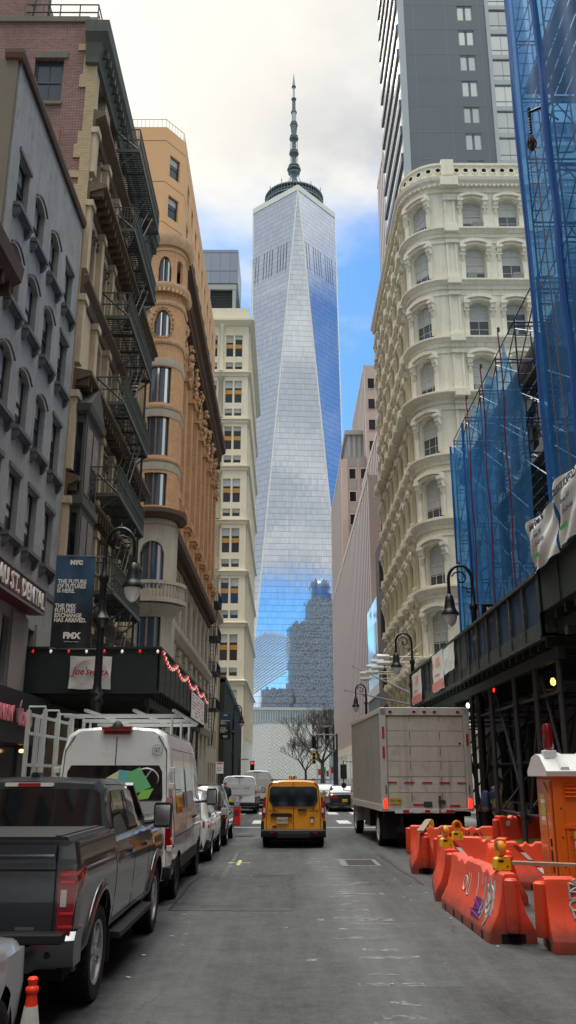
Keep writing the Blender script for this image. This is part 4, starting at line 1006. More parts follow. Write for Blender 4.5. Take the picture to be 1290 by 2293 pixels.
for z, z2 in ((8.1, 10.5), (11.3, 13.8)):
    g.box(-6.96, -6.93, 28.5, 29.3, z, z2); g.box(-6.96, -6.93, 29.5, 30.3, z, z2); g.box(-7.4, -7.05, 28.27, 28.3, z, z2)
g.build('oriel_glass', M['win'], B_, world=True, ang=0)
# fire escape platforms
def fe_platform():
    a = MB(); Lp = 6.0; W = 1.15
    for i in range(40): a.box(.06, W - .02, .1 + i * .148, .1 + i * .148 + .045, -.03, .0)
    for x in (.06, .6, W - .04): a.box(x, x + .04, 0, Lp, -.09, -.03)
    for y in (0, 1.5, 3, 4.5, 5.95): a.box(0, W, y, y + .05, -.1, -.02)
    f = a.build('fire_escape_platform', M['fedark'], B_, ang=0)
    a = MB()
    a.box(W - .05, W + .03, -.02, Lp + .02, -.12, .02); a.box(0, W, -.04, .04, -.12, .02); a.box(0, W, Lp - .04, Lp + .04, -.12, .02)
    for z in (1.08, .55): a.box(W - .02, W + .02, 0, Lp, z - .02, z + .02); a.box(0, W, -.02, .02, z - .02, z + .02); a.box(0, W, Lp - .02, Lp + .02, z - .02, z + .02)
    for i in range(46): y = i * Lp / 45; a.box(W - .01, W + .01, y - .01, y + .01, 0, 1.08)
    for i in range(9): x = .05 + i * .13; a.box(x - .01, x + .01, -.01, .01, 0, 1.08); a.box(x - .01, x + .01, Lp - .01, Lp + .01, 0, 1.08)
    a.build('railing', M['fe'], f, ang=0)
    a = MB(); a.tube((.02, .02, 1.05), (W, .02, .0), .045, 4); a.tube((.02, Lp - .02, -1.0), (W, Lp - .02, -.05), .04, 4); a.tube((.02, .05, -1.0), (W, .05, -.05), .04, 4); a.tube((.02, 3, -1.0), (W, 3, -.05), .04, 4)
    a.build('bracket', M['fe'], f)
    a = MB()
    for x in (.55, 1.0):
        a.pipe([(x, 1.7, -3.75), (x, 4.9, 0), (x, 4.9, 0)], .035, 4); a.tube((x, 1.7, -2.9), (x, 4.9, .85), .018, 4)
    for i in range(13): u = i / 13; y = 1.7 + 3.2 * u; z = -3.75 + 3.75 * u; a.box(.55, 1.0, y, y + .16, z, z + .02)
    a.build('stair', M['fedark'], f)
    return f
fp = fe_platform()
for z in LV: inst(fp, B_, (-7.5 + 9, 31.7 - 34, z))
kill(fp)
g = MB(); g.tube((-6.6, 37.9, 4.6), (-6.6, 37.9, 20), .03, 4); g.tube((-6.6, 37.6, 4.6), (-6.6, 37.6, 20), .03, 4); g.build('drop_ladder', M['fedark'], B_, world=True)
# rooftop rail and units
rt_ = thing('rooftop_railing', 'black pipe railing along the roof edge of the brown brick building', 'railing', (-9, 28.2, 31.35))
g = MB()
for z in (.9, .5): g.tube((-1.6, 0, z), (1.35, 0, z), .03, 5); g.tube((1.35, 0, z), (1.35, 6, z - .35), .03, 5)
for x in (-1.6, -.9, -.2, .6, 1.35): g.tube((x, 0, 0), (x, 0, .9), .03, 5)
g.tube((1.35, 3, -.3), (1.35, 3, .7), .03, 5)
for k in range(16): g.tube((-1.2 + k * .16, 2, .1), (-1.2 + k * .16, 2, 1.6), .012, 3)
g.tube((-1.2, 2, 1.6), (1.3, 2, 1.6), .02, 4); g.build('rails', M['black'], rt_)
for k, x in enumerate((-9.3, -8.1)):
    u = thing('rooftop_unit', 'grey air conditioning unit on the brown brick roof, ' + ('left' if k == 0 else 'right') + ' of the two', 'air conditioner', (x, 28.9, 31.3)); g = MB(); g.box(-.3, .3, -.2, .2, .1, .85); g.build('casing', M['wf_grey'], u, ang=0)
    g = MB(); g.lathe([(.2, -.22), (.22, -.22), (.22, -.2), (.2, -.2)], c=(0, 0, .5), n=14, ax='y'); g.build('fan_grille', M['black'], u)
    g = MB(); g.box(-.28, -.2, -.2, .2, 0, .1); g.box(.2, .28, -.2, .2, 0, .1); g.build('foot', M['black'], u, ang=0)
bh = thing('rooftop_bulkhead', 'brick stair bulkhead with steel posts on the roof at the top left corner', 'bulkhead', (-11.3, 28.6, 31.1)); g = MB(); g.box(-1.4, .75, 0, 3, 0, 4); g.build('wall', M['brick'], bh, ang=0)
g = MB(); g.tube((.9, -.3, .2), (1.3, -.3, 4), .05, 6); g.tube((1.6, -.3, 0), (1.6, -.3, 4), .06, 6); g.tube((.9, -.3, 1.2), (1.6, -.3, 2.8), .04, 5); g.build('post', M['black'], bh)
# ================================================================ C terracotta corner building
C_ = thing('terracotta_corner_building', 'orange terracotta corner building with round turret bay and carved dark cornice on the left', 'building', (-9, 60, 0))
XC = -7.9; y0, y1 = 52.6, 90.
pC = Path([(XC, y0), (XC, y1)]); hC = []
bays = [(54.6 + 4.05 * k) for k in range(9)]
for bc in bays:
    for z, h in ((20.9, 2.2), (24.3, 2.2), (27.6, 2.1)): hC.append((bc - y0 - .9, bc - y0 + .9, z, z + h, 0))
    hC.append((bc - y0 - .9, bc - y0 + .9, 31, 33.0, .6)); hC.append((bc - y0 - 1.0, bc - y0 + 1.0, 12.7, 15.9, .5)); hC.append((bc - y0 - 1.0, bc - y0 + 1.0, 7.0, 10.4, 0)); hC.append((bc - y0 - 1.4, bc - y0 + 1.4, .6, 4.6, 0))
g = MB(); facade(g, pC, 17.2, 37, [h for h in hC if h[2] > 17], .5); g.quad((-22, 51, 17), (-8.6, 51, 17), (-8.6, 51, 36), (-22, 51, 36)); g.quad((-22, 51, 36.5), (XC, 51, 36.5), (XC, y1, 36.5), (-22, y1, 36.5)); g.quad((-22, y1, 0), (XC, y1, 0), (XC, y1, 37), (-22, y1, 37)); g.build('upper_wall', M['terra'], C_, world=True, ang=0)
g = MB(); facade(g, pC, 0, 17.2, [h for h in hC if h[2] < 17], .6); g.quad((-22, 51, 0), (-8.6, 51, 0), (-8.6, 51, 17), (-22, 51, 17)); g.build('lower_wall', M['limeC'], C_, world=True, ang=0)
wC = {1.8: make_window(C_, 1.8, 2.2, M['wf_dark'], [M['win'], M['winclr']], 2, 2, .1, blind=.4), 2.0: make_window(C_, 2.0, 3.3, M['wf_dark'], [M['win'], M['winclr']], 2, 2, .1, blind=.3)}
for h in hC:
    w = round(h[1] - h[0], 1)
    if w > 2.5 or h[3] - h[2] < 1.9: continue
    put_on(pC, wC[w], C_, (h[0] + h[1]) / 2, h[2] , .42)
for w in wC.values(): kill(w)
for k in range(10):
    y = 52.6 + 4.05 * k + (.3 if k == 0 else 0); g = MB()
    g.box(XC, XC + .5, y - .62, y + .62, 17.8, 30.6); g.box(XC, XC + .75, y - .85, y + .85, 20.1, 20.6); g.box(XC, XC + .65, y - .75, y + .75, 19.8, 20.1); g.box(XC, XC + .6, y - .7, y + .7, 17.8, 18.4)
    g.box(XC, XC + .7, y - .8, y + .8, 30.4, 30.7); g.build('pier', M['terra'], C_, world=True, ang=0)
    g = MB(); rr = random.Random(k)
    for j in range(34):
        a = rr.random(); g.lathe([(.01, -.1), (.14 + .1 * rr.random(), 0), (.01, .12)], c=(XC + .45 + .25 * rr.random() + a * .2, y + rr.uniform(-.6, .6), 30.8 + a * 2.6), n=6, ax=rr.choice('xyz'))
    g.box(XC, XC + .45, y - .5, y + .5, 30.7, 33.6); g.build('carved_capital', M['terra2'], C_, world=True)
    if k < 9:
        g = MB(); yb = y + .62; 
        for zc in (23.3, 26.7, 29.9): g.box(XC - .05, XC + .12, yb + .05, yb + 2.75, zc - .3, zc + .25)
        g.build('spandrel_band', M['terra2'], C_, world=True, ang=0)
cst = [(XC, 52.2), (XC, 90.2)]
g = MB(); g.sweep(cst, [(0, 33.4), (.4, 33.5), (.5, 34.0), (.55, 34.8), (.9, 35.1), (1.0, 35.8), (1.35, 36.0), (1.4, 36.6), (0, 36.8)])
k = 0
while k < 75: y = 52.5 + k * .5; g.box(XC + .4, XC + .85, y, y + .25, 34.0, 34.7); k += 1
g.build('main_cornice', M['terraD'], C_, world=True, ang=25)
g = MB(); g.sweep(cst, [(0, 16.6), (.15, 16.6), (.2, 17.0), (.75, 17.3), (.8, 17.8), (0, 17.95)])
for k in range(94): y = 52.4 + k * .4; g.box(XC + .1, XC + .6, y, y + .2, 17.0, 17.3)
g.build('belt_cornice', M['terraD'], C_, world=True, ang=25)
g = MB(); g.sweep(cst, [(0, 10.9), (.3, 11), (.5, 11.6), (.5, 11.9), (0, 12.0)]); g.sweep(cst, [(0, 5.6), (.3, 5.7), (.5, 6.2), (.5, 6.5), (0, 6.6)])
for bc in [52.6 + 4.05 * k for k in range(10)]:
    for j in range(8): z = 6.7 + j * .52; g.box(XC, XC + .22, bc - .8 + .0, bc + .8, z, z + .46)
    for j in range(7): z = 12.2 + j * .62; g.box(XC, XC + .08, bc - .8, bc + .8, z, z + .58)
    g.box(XC, XC + .2, bc - .9, bc + .9, 0, 5.6)
g.build('rusticated_piers', M['limeC'], C_, world=True, ang=0)
# turret
tc_, tr = (-8.05, 51.9), 1.32
tp = [(tc_[0] + tr * math.cos(t), tc_[1] + tr * math.sin(t)) for t in [math.pi * (1 + k / 14.) for k in range(15)]] + [(tc_[0] + tr, 53.0)]
pT_ = Path(tp); smid = math.pi * tr * .52; ht = [(33.2, 1.9, .9, .9), (29.2, 1.9, 1.15, .9), (24.55, 2.5, 1.5, 0), (21.0, 2.6, 1.5, 0), (17.75, 2.1, 1.5, 0)]
g = MB(); facade(g, pT_, 17.2, 36.6, [(smid - w / 2, smid + w / 2, z, z + h, ar) for z, h, w, ar in ht] + [(smid + .85, smid + 1.4, 33.2, 35.0, .25)], .18); g.build('turret_wall', M['terra'], C_, world=True, ang=25)
g = MB(); facade(g, pT_, 0, 17.2, [(smid - .8, smid + .8, 12.6, 15.5, .75), (smid - .75, smid + .75, 8.6, 11.0, 0), (smid - .8, smid + .8, 6.6, 8.2, 0)], .22); g.build('turret_base', M['limeC'], C_, world=True, ang=25)
for z, h, w in [(a, b_, c) for a, b_, c, d in ht] + [(12.6, 2.9, 1.6), (8.6, 2.4, 1.5), (6.6, 1.6, 1.6)]:
    wf = MB(); wg = MB(); N = 8; rr_ = tr - .17; a0 = math.pi + (smid - w / 2) / tr; a1 = math.pi + (smid + w / 2) / tr
    q0 = [(tc_[0] + rr_ * math.cos(a0 + (a1 - a0) * i / N), tc_[1] + rr_ * math.sin(a0 + (a1 - a0) * i / N)) for i in range(N + 1)]
    for i in range(N): wg.quad((*q0[i], z), (*q0[i + 1], z), (*q0[i + 1], z + h), (*q0[i], z + h), 1 if i in (3, 6) else 0)
    for i in (0, 4, 8): x, y = q0[i]; wf.tube((x, y - .02, z), (x, y - .02, z + h), .045, 4)
    f = wf.build('window', M['wf_dark'], C_, world=True); wg.build('pane', [M['winclr'], M['winb']], f, loc=(0, 0, 0), ang=30).data.transform(Matrix.Translation((9, -60, 0)))
def tband(z, h, o, m, nm='turret_band'):
    g = MB(); g.sweep(tp, [(0, z - h / 2), (o * .5, z - h / 2), (o, z), (o, z + h / 2), (0, z + h / 2)]); return g.build(nm, m, C_, world=True, ang=40)
for z, h, o in ((36.3, .8, .4), (32.7, .6, .35), (31.6, .25, .12), (28.8, .25, .12), (24.25, .25, .12), (20.7, .2, .12), (35.6, .15, .08)): tband(z, h, o, M['terra2'])
for z in (27.35, 23.85, 20.3): tband(z, .5, .05, M['limeC'], 'turret_lintel')
tband(17.2, .55, .55, M['terraD'], 'turret_belt')
g = MB(); rr = random.Random(5)
for k in range(16):
    a = math.pi * (1.05 + .9 * k / 15); 
    g.lathe([(.01, -.06), (.12, 0), (.01, .06)], c=(tc_[0] + (tr + .04) * math.cos(a), tc_[1] + (tr + .04) * math.sin(a), 32.2 + .05 * (k % 2)), n=6); g.lathe([(.01, -.06), (.12, 0), (.01, .06)], c=(tc_[0] + (tr + .04) * math.cos(a), tc_[1] + (tr + .04) * math.sin(a), 16.6), n=6)
    g.box(tc_[0] + (tr + .25) * math.cos(a) - .07, tc_[0] + (tr + .25) * math.cos(a) + .07, tc_[1] + (tr + .25) * math.sin(a) - .07, tc_[1] + (tr + .25) * math.sin(a) + .07, 32.35, 32.6)
for k in range(20):
    a = 2 * math.pi * k / 20; an = math.pi + smid / tr; u = math.cos(a) * .72; aa = an + u / tr; g.lathe([(.01, -.06), (.1, 0), (.01, .06)], c=(tc_[0] + (tr + .05) * math.cos(aa), tc_[1] + (tr + .05) * math.sin(aa), 30.15 + 1.1 * math.sin(a)), n=6)
g.build('turret_ornament', M['terra2'], C_, world=True)
# balcony
g = MB(); bal = [(tc_[0] + 2.0 * math.cos(t), tc_[1] + 2.0 * math.sin(t)) for t in [math.pi * (1.02 + .96 * k / 14.) for k in range(15)]]
g.sweep(bal, [(-1.9, 11.5), (.1, 11.7), (.1, 11.95), (-1.9, 11.95)]); g.sweep(bal, [(-.12, 12.75), (.1, 12.75), (.1, 12.95), (-.12, 12.95)])
bp_ = Path(bal); t = .1
while t < bp_.L - .05: p, n, a, fl = bp_.at(t); g.lathe([(.05, 11.95), (.09, 12.2), (.04, 12.5), (.07, 12.75)], c=(p.x, p.y, 0), n=6); t += .22
g.rings([[(tc_[0] + r_ * math.cos(t), tc_[1] + r_ * math.sin(t), z) for t in [math.pi * (1 + k / 10) for k in range(11)]] for r_, z in ((1.3, 10.9), (1.6, 11.3), (2.0, 11.6))], closed=False, cap=False)
g.build('balcony', M['limeC'], C_, world=True)
# ================================================================ D orange apartment block above
D_ = thing('orange_apartment_block', 'plain orange tan apartment block with chamfered corner rising above the terracotta corner building', 'apartment block', (-11, 62, 0))
pD = Path([(-24, 60.5), (-9.9, 60.5), (-8.5, 62.4), (-8.5, 96)]); c1, c2 = pD.c[1], pD.c[2]; hD = []
zz_ = [49.5, 45.6, 41.9, 38.2]
for z in zz_: hD.append((c1 + .55, c1 + 1.75, z, z + 2.1, 0)); hD += [(c2 + 2.2 + 3.3 * k, c2 + 3.6 + 3.3 * k, z, z + 2.1, 0) for k in range(9)]
g = MB(); facade(g, pD, 34, 54, hD, .25); g.quad((-24, 60.5, 53.9), (-9.9, 60.5, 53.9), (-8.5, 96, 53.9), (-24, 96, 53.9)); g.quad((-24, 96, 0), (-8.5, 96, 0), (-8.5, 96, 54), (-24, 96, 54)); g.build('wall', M['orange_st'], D_, world=True, ang=0)
g = MB(); jd = [(-24, 60.5), (-9.9, 60.5), (-8.5, 62.4), (-8.5, 96)]
for z in (52.6, 48.6, 44.8, 41.1): g.sweep(jd, [(-.02, z), (.008, z), (.008, z + .06), (-.02, z + .06)])
g.build('joints', mat('brown_joint', (130, 96, 66), .9, var=0), D_, world=True, ang=0)
w1 = make_window(D_, 1.2, 2.1, M['wf_dark'], [M['winclr'], M['winblind']], 1, 2, .09, blind=.3); w2 = make_window(D_, 1.4, 2.1, M['wf_dark'], [M['winb']], 1, 2, .09)
for h in hD: put_on(pD, w1 if h[1] - h[0] < 1.3 else w2, D_, (h[0] + h[1]) / 2, h[2], .18)
kill(w1); kill(w2)
g = MB(); g.sweep([(-24, 60.7), (-10, 60.7), (-8.7, 62.4), (-8.7, 96)], [(0, 54.9), (.03, 54.9), (.03, 54.94), (0, 54.94)])
pr = Path([(-24, 60.7), (-10, 60.7), (-8.7, 62.4), (-8.7, 96)]); t = 0
while t < pr.L: p, n, a, fl = pr.at(t); g.tube((p.x, p.y, 54), (p.x, p.y, 54.9), .018, 3); t += .35
g.build('roof_railing', M['wf_grey'], D_, world=True, ang=0)
# ================================================================ beyond C
G1 = thing('fire_balcony_building', 'narrow tan building with black iron balconies just past the terracotta building', 'building', (-9, 94, 0))
pg = Path([(-8.4, 90.3), (-8.4, 112)]); hg = [(1 + k * 2.8, 2.5 + k * 2.8, 1.2 + 3.8 * j, 3.4 + 3.8 * j, 0) for k in range(7) for j in range(5)]
g = MB(); facade(g, pg, 0, 21.5, hg, .3); g.quad((-20, 90.3, 0), (-8.4, 90.3, 0), (-8.4, 90.3, 21.5), (-20, 90.3, 21.5)); g.quad((-20, 112, 0), (-8.4, 112, 0), (-8.4, 112, 21.5), (-20, 112, 21.5)); g.sweep([(-8.4, 90.3), (-8.4, 112)], [(0, 20.6), (.5, 21), (.5, 21.6), (0, 21.7)]); g.build('wall', M['limeC'], G1, world=True, ang=0)
w1 = make_window(G1, 1.5, 2.2, M['wf_dark'], [M['win'], M['winblind']], 1, 2, .09, blind=.3)
for h in hg: put_on(pg, w1, G1, (h[0] + h[1]) / 2, h[2], .2)
kill(w1)
for z in (20.2, 16.4, 12.6, 8.8):
    g = MB(); g.box(-8.4, -7.2, 93.5, 98.5, z - .1, z)
    for k in range(16): y = 93.5 + k * .333; g.tube((-7.2, y, z), (-7.2, y, z + 1), .025, 3)
    for k in range(6): x = -8.4 + k * .24; g.tube((x, 93.5, z), (x, 93.5, z + 1), .025, 3)
    g.tube((-7.2, 93.5, z + 1), (-7.2, 98.5, z + 1), .03, 4); g.tube((-8.4, 93.5, z + 1), (-7.2, 93.5, z + 1), .03, 4); g.tube((-7.6, 94, z - 3.8), (-7.6, 97.5, z), .05, 4); g.tube((-7.9, 93.3, z - 3.8), (-7.9, 93.3, z), .03, 4); g.tube((-7.6, 93.3, z - 3.8), (-7.6, 93.3, z), .03, 4)
    for k in range(9): g.tube((-7.9, 93.3, z - 3.7 + k * .42), (-7.6, 93.3, z - 3.7 + k * .42), .02, 3)
    g.build('iron_balcony', M['fedark'], G1, world=True)
G2 = thing('dark_clad_building', 'dark green metal clad low building with tan reveal in front of the ivory tower', 'building', (-10, 114, 0))
g = MB(); g.prism([(113, 0), (172, 0), (172, 12.9), (113, 15.7)], 'x', -20, -8.9); g.build('tan_wall', mat('tan_panel', (150, 132, 96), .7, var=.15), G2, world=True, ang=0)
g = MB()
for k in range(24): y = 122 + k * 2.1; g.box(-8.9, -8.2, y, y + 1.0, 0, 14.8 - (y - 122) * .045)
g.prism([(122, 14.4), (172, 12.4), (172, 13.2), (122, 15.2)], 'x', -9, -8.1); g.build('metal_fins', mat('dark_green_cladding', (48, 58, 54), .75), G2, world=True, ang=0)
# ================================================================ sidewalk sheds, scaffold, netting
SL = thing('sidewalk_shed', 'dark green plywood sidewalk shed on the left with pizza banner and bulbs on it', 'sidewalk shed', (-5.6, 33, 0))
g = MB(); g.box(-7.6, -3.6, 25.2, 25.26, 4.28, 5.48); g.box(-7.7, -3.55, 25.14, 25.3, 5.46, 5.52); g.box(-7.7, -3.55, 25.16, 25.28, 4.2, 4.3); g.build('front_parapet', M['dkgreen'], SL, world=True, ang=0)
g = MB(); g.box(-3.64, -3.58, 25.2, 41, 4.28, 5.48)
for k in range(14): y = 25.2 + k * 1.22; g.box(-3.585, -3.56, y, y + .05, 4.28, 5.48)
g.box(-3.7, -3.54, 25.1, 41, 5.46, 5.52); g.build('side_parapet', M['dkgreen2'], SL, world=True, ang=0)
g = MB(); g.box(-7.6, -3.65, 25.3, 41, 4.3, 4.36)
for k in range(27): y = 25.4 + k * .6; g.box(-7.6, -3.7, y, y + .1, 4.08, 4.3)
g.box(-4.0, -3.85, 25.3, 41, 3.86, 4.08); g.box(-7.3, -7.15, 25.3, 41, 3.86, 4.08); g.build('deck_joists', M['dkgreen'], SL, world=True, ang=0)
for k in range(6):
    for x in (-3.95, -7.2):
        g = MB(); y = 25.6 + k * 3; g.tube((x, y, .14), (x, y, 3.86), .06, 8); g.lathe([(.12, .14), (.12, .18)], c=(x, y, 0), n=8); g.build('post', M['steelD'], SL, world=True)
g = MB()
for x in (-3.95,):
    for k in range(5): y = 25.6 + k * 3; g.tube((x, y, 3.0), (x, y + 3, 3.0), .03, 5); g.tube((x, y, 2.2), (x, y + 1.2, 3.86), .03, 5)
g.build('brace', M['steelD'], SL, world=True)
pz = thing('pizza_banner', 'white cloth banner with red pizza shop lettering tied to the left sidewalk shed', 'banner', (-5.53, 25.06, 4.77))
def cloth(w, h, nx=12, ny=10, amp=.03, seed=1, curl=0):
    rr = random.Random(seed); ph = [rr.random() * 6 for _ in range(4)]; a = MB(); P2 = []
    for s_ in (0, 1):
        grid = []
        for j in range(ny + 1):
            row = []
            for i in range(nx + 1):
                u, v = i / nx, j / ny
                y = amp * (math.sin(u * 7 + ph[0] + v * 2) * .5 + math.sin(v * 5 + ph[1] + u * 4) * .5 + .5 * math.sin((u - v) * 11 + ph[2])) + s_ * .006
                row.append(((u - .5) * w * (1 - .02 * math.sin(v * 3.1)), y, (v - .5) * h + .012 * math.sin(u * 9 + ph[3])))
            grid.append(row)
        o = a.av([p for r_ in grid for p in r_])
        for j in range(ny):
            for i in range(nx): q0 = o + j * (nx + 1) + i; a.af([q0, q0 + 1, q0 + nx + 2, q0 + nx + 1])
    return a
cloth(1.2, .92, amp=.025).build('cloth', M['white'], pz)
redink = mat('red_ink', (176, 30, 34), .6, var=0); redlt = mat('faded_red_ink', (214, 130, 122), .6, var=0)
text('lettering', "Joe's", .30, redink, pz, (-.27, -.04, .03), ext=.003, sx=.85, bold=.004, shear=.35)
text('lettering', 'PIZZA', .17, redink, pz, (.26, -.04, -.02), ext=.003, sx=1.05, bold=.006, space=1.15)
g = MB()
for r0 in (.42, .38):
    g.pipe([(r0 * math.cos(a), -.04, r0 * math.sin(a)) for a in [2 * math.pi * k / 36 for k in range(37)]], .005, 4)
g.build('ring_emblem', redlt, pz).scale = (1.15, 1, .85)
sp = thing('menu_poster', 'white poster with red printing on the side of the left sidewalk shed', 'poster', (-3.5, 36.2, 4.55), R(90))
g = MB(); g.box(-2.6, 2.6, 0, .03, -.48, .48); g.build('sheet', M['white'], sp, ang=0)
g = MB(); rr = random.Random(1)
for j in range(7):
    for i in range(9):
        if rr.random() < .75: x = -2.3 + i * .52; g.box(x, x + .3 + rr.random() * .12, -.006, 0, .34 - j * .12, .40 - j * .12)
g.build('printing', redlt, sp, ang=0)
rs = thing('restaurant_signboard', 'dark round hanging signboard on the terracotta building beyond the left shed', 'sign', (-6.9, 58, 5.2)); g = MB(); g.lathe([(.01, -.06), (.85, -.06), (.85, .06), (.01, .06)], n=24, ax='y'); g.build('disc', M['black'], rs); g = MB(); g.tube((0, 0, .8), (-1, 0, .8), .03, 5); g.build('bracket', M['black'], rs)
# string lights
sg = thing('string_lights', 'string of red and white bulbs hung along the top edge of the left sidewalk shed', 'string lights', (-3.5, 25, 5.5))
bw = mat('white_bulb', (255, 244, 235), .3, emit=(255, 240, 228), es=.35, var=0); br = mat('red_bulb', (230, 40, 40), .3, emit=(255, 30, 30), es=.35, var=0)
g = MB(); pts = [(-7.3 + i * .19, 25.05, 5.44 - .03 * math.sin(i * 1.3) ** 2) for i in range(20)] + [(-3.5, 25.1 + i * .4, 5.42 - .25 * abs(math.sin(i * .39))) for i in range(38)]; g.pipe(pts, .012, 4); g.build('wire', M['black'], sg, world=True)
pro = []
for m_ in (br, bw): g = MB(); g.lathe([(.008, 0), (.035, -.03), (.04, -.06), (.02, -.1), (.002, -.11)], n=8); pro.append(g.build('bulb', m_, sg))
for i in range(8): inst(pro[i % 2], sg, (-7.2 + i * .51 + 3.5, .03, -.08))
i = 0
for p in pts[20:]:
    for d in (0, .2): inst(pro[i % 2], sg, (0.02, p[1] + d - 25, p[2] - 5.5 - .02)); i += 1
for p in pro: kill(p)
# ---- right shed
SR = thing('sidewalk_shed', 'long dark green sidewalk shed on pipe posts along the right pavement under the scaffold', 'sidewalk shed', (6.7, 26, 0))
g = MB(); g.box(5.2, 5.26, 17.5, 36.4, 4.64, 4.96); g.box(5.14, 5.3, 17.5, 36.4, 5.9, 5.97); g.box(5.15, 5.28, 17.5, 36.4, 4.58, 4.66)
for k in range(17): y = 17.5 + k * 1.18; g.box(5.17, 5.27, y, y + .09, 4.64, 5.93)
for (a, b_) in ((17.5, 17.62), (24.9, 27.3), (29.6, 31.4), (32.9, 34.9)): g.box(5.19, 5.25, a, b_, 4.9, 5.93)
g.box(5.2, 8.2, 36.35, 36.45, 4.6, 5.9); g.box(5.2, 8.2, 17.5, 17.56, 4.64, 5.3); g.build('parapet', M['dkgreen2'], SR, world=True, ang=0)
mesh_ = mat('dark_mesh_screen', (22, 44, 62), .7, var=.2, alpha=.82); g = MB(); g.quad((5.23, 17.5, 4.95), (5.23, 36.3, 4.95), (5.23, 36.3, 5.9), (5.23, 17.5, 5.9)); g.build('mesh_screen', mesh_, SR, world=True, ang=0)
g = MB(); g.box(5.25, 8.25, 17.5, 36.4, 4.66, 4.72)
for k in range(32): y = 17.6 + k * .6; g.box(5.3, 8.2, y, y + .1, 4.44, 4.66)
for x in (5.45, 7.8): g.box(x, x + .14, 17.4, 36.4, 4.2, 4.44)
g.build('deck_joists', M['dkgreen'], SR, world=True, ang=0)
ys = [17.65, 19.4, 21.2, 23.7, 26.2, 28.7, 31.2, 33.7, 36]
for k, y in enumerate(ys):
    for x in (5.52, 7.87):
        g = MB(); g.tube((x, y, .0 if x < 5.6 else .14), (x, y, 4.2), .065, 8); g.lathe([(.14, .14), (.14, .17)], c=(x, y, 0), n=8)
        for z in (2.25, 1.1, 3.6): g.lathe([(.09, z - .05), (.09, z + .05)], c=(x, y, 0), n=8)
        g.build('post', M['steelD'], SR, world=True)
    g = MB(); g.tube((5.52, y, 2.25), (7.87, y, 2.25), .035, 6); g.tube((5.52, y, 3.75), (7.87, y, 3.75), .035, 6); g.tube((5.52, y + .03, 1.0), (7.87, y + .03, 3.7), .03, 6)
    if k < 8:
        y2 = ys[k + 1]
        for x in (5.6, 7.8):
            g.tube((x, y, 3.6), (x, y2, 3.6), .035, 6); g.tube((x, y, 1.1), (x, y2, 1.1), .035, 6)
            if k % 2 == 0: g.tube((x + .05, y, .9), (x + .05, y2, 4.1), .035, 6)
            else: g.tube((x + .05, y, 4.1), (x + .05, y2, .9), .035, 6)
    g.build('cross_brace', M['steelD'], SR, world=True)
SN = thing('sidewalk_shed', 'nearest taller dark green sidewalk shed at the right edge carrying two white banners', 'sidewalk shed', (6.7, 12, 0))
g = MB(); g.box(5.2, 5.27, 7, 17.4, 5.12, 6.0); g.box(5.12, 5.3, 7, 17.4, 5.95, 6.03); g.box(5.2, 8.2, 17.33, 17.4, 5.12, 6.0)
for k in range(9): y = 7 + k * 1.3; g.box(5.17, 5.2, y, y + .08, 5.12, 6.0)
g.build('parapet', M['dkgreen'], SN, world=True, ang=0)
g = MB(); g.box(5.27, 8.2, 7, 17.3, 5.12, 5.2)
for k in range(17): y = 7.2 + k * .6; g.box(5.3, 8.2, y, y + .1, 4.92, 5.12)
for x in (5.45, 7.8): g.box(x, x + .16, 7, 17.3, 4.66, 4.92)
g.box(5.3, 6.1, 16.2, 16.4, 4.5, 4.66); g.build('deck_joists', M['dkgreen'], SN, world=True, ang=0)
for y in (16.3, 14.2, 12.1, 10):
    for x in (5.55, 7.9): g = MB(); g.tube((x, y, .14 if x > 5.6 else 0), (x, y, 4.66), .065, 8); g.lathe([(.16, 4.5), (.1, 4.66)], c=(x, y, 0), n=8); g.build('post', M['steelD'], SN, world=True)
g = MB()
for y, y2 in ((10, 12.1), (12.1, 14.2), (14.2, 16.3)):
    g.tube((5.6, y, 3.9), (5.6, y2, 3.9), .035, 6); g.tube((7.9, y, 1.2), (7.9, y2, 4.4), .035, 6); g.tube((5.6, y2, 3.0), (5.6, y, 4.6), .03, 6); g.tube((5.6, y, 2.3), (7.9, y, 2.3), .03, 6)
g.build('cross_brace', M['steelD'], SN, world=True)
# bulbs under the shed
for (x, y, z, m_, nm) in ((5.75, 24.4, 4.28, 'red', 'red caged bulb glowing under the right sidewalk shed'), (5.85, 19.2, 3.95, 'yellow', 'yellow caged bulb glowing under the right sidewalk shed'), (5.8, 30.5, 4.1, 'w1', 'white bulb under the right shed, the farther of two just above the truck'), (5.8, 28.1, 4.12, 'w2', 'white bulb under the right shed, the nearer of two just above the truck')):
    l = thing('work_light', nm, 'light', (x, y, z)); cc = {'red': (255, 40, 40), 'yellow': (255, 214, 110)}.get(m_, (255, 250, 235))
    g = MB(); g.lathe([(.005, -.12), (.05, -.09), (.065, -.03), (.045, .03), (.03, .05)], n=10); g.build('bulb', mat('lit_bulb_' + m_, cc, emit=cc, es=2.2, var=0), l); g = MB(); g.lathe([(.035, .05), (.035, .13)], n=8); g.build('socket', M['black'], l)
    g = MB()
    for k in range(6): a = k * math.pi / 3; g.pipe([(math.cos(a) * .03, math.sin(a) * .03, .06), (math.cos(a) * .085, math.sin(a) * .085, -.02), (math.cos(a) * .07, math.sin(a) * .07, -.11), (0, 0, -.15)], .006, 4)
    g.build('cage', M['black'], l)
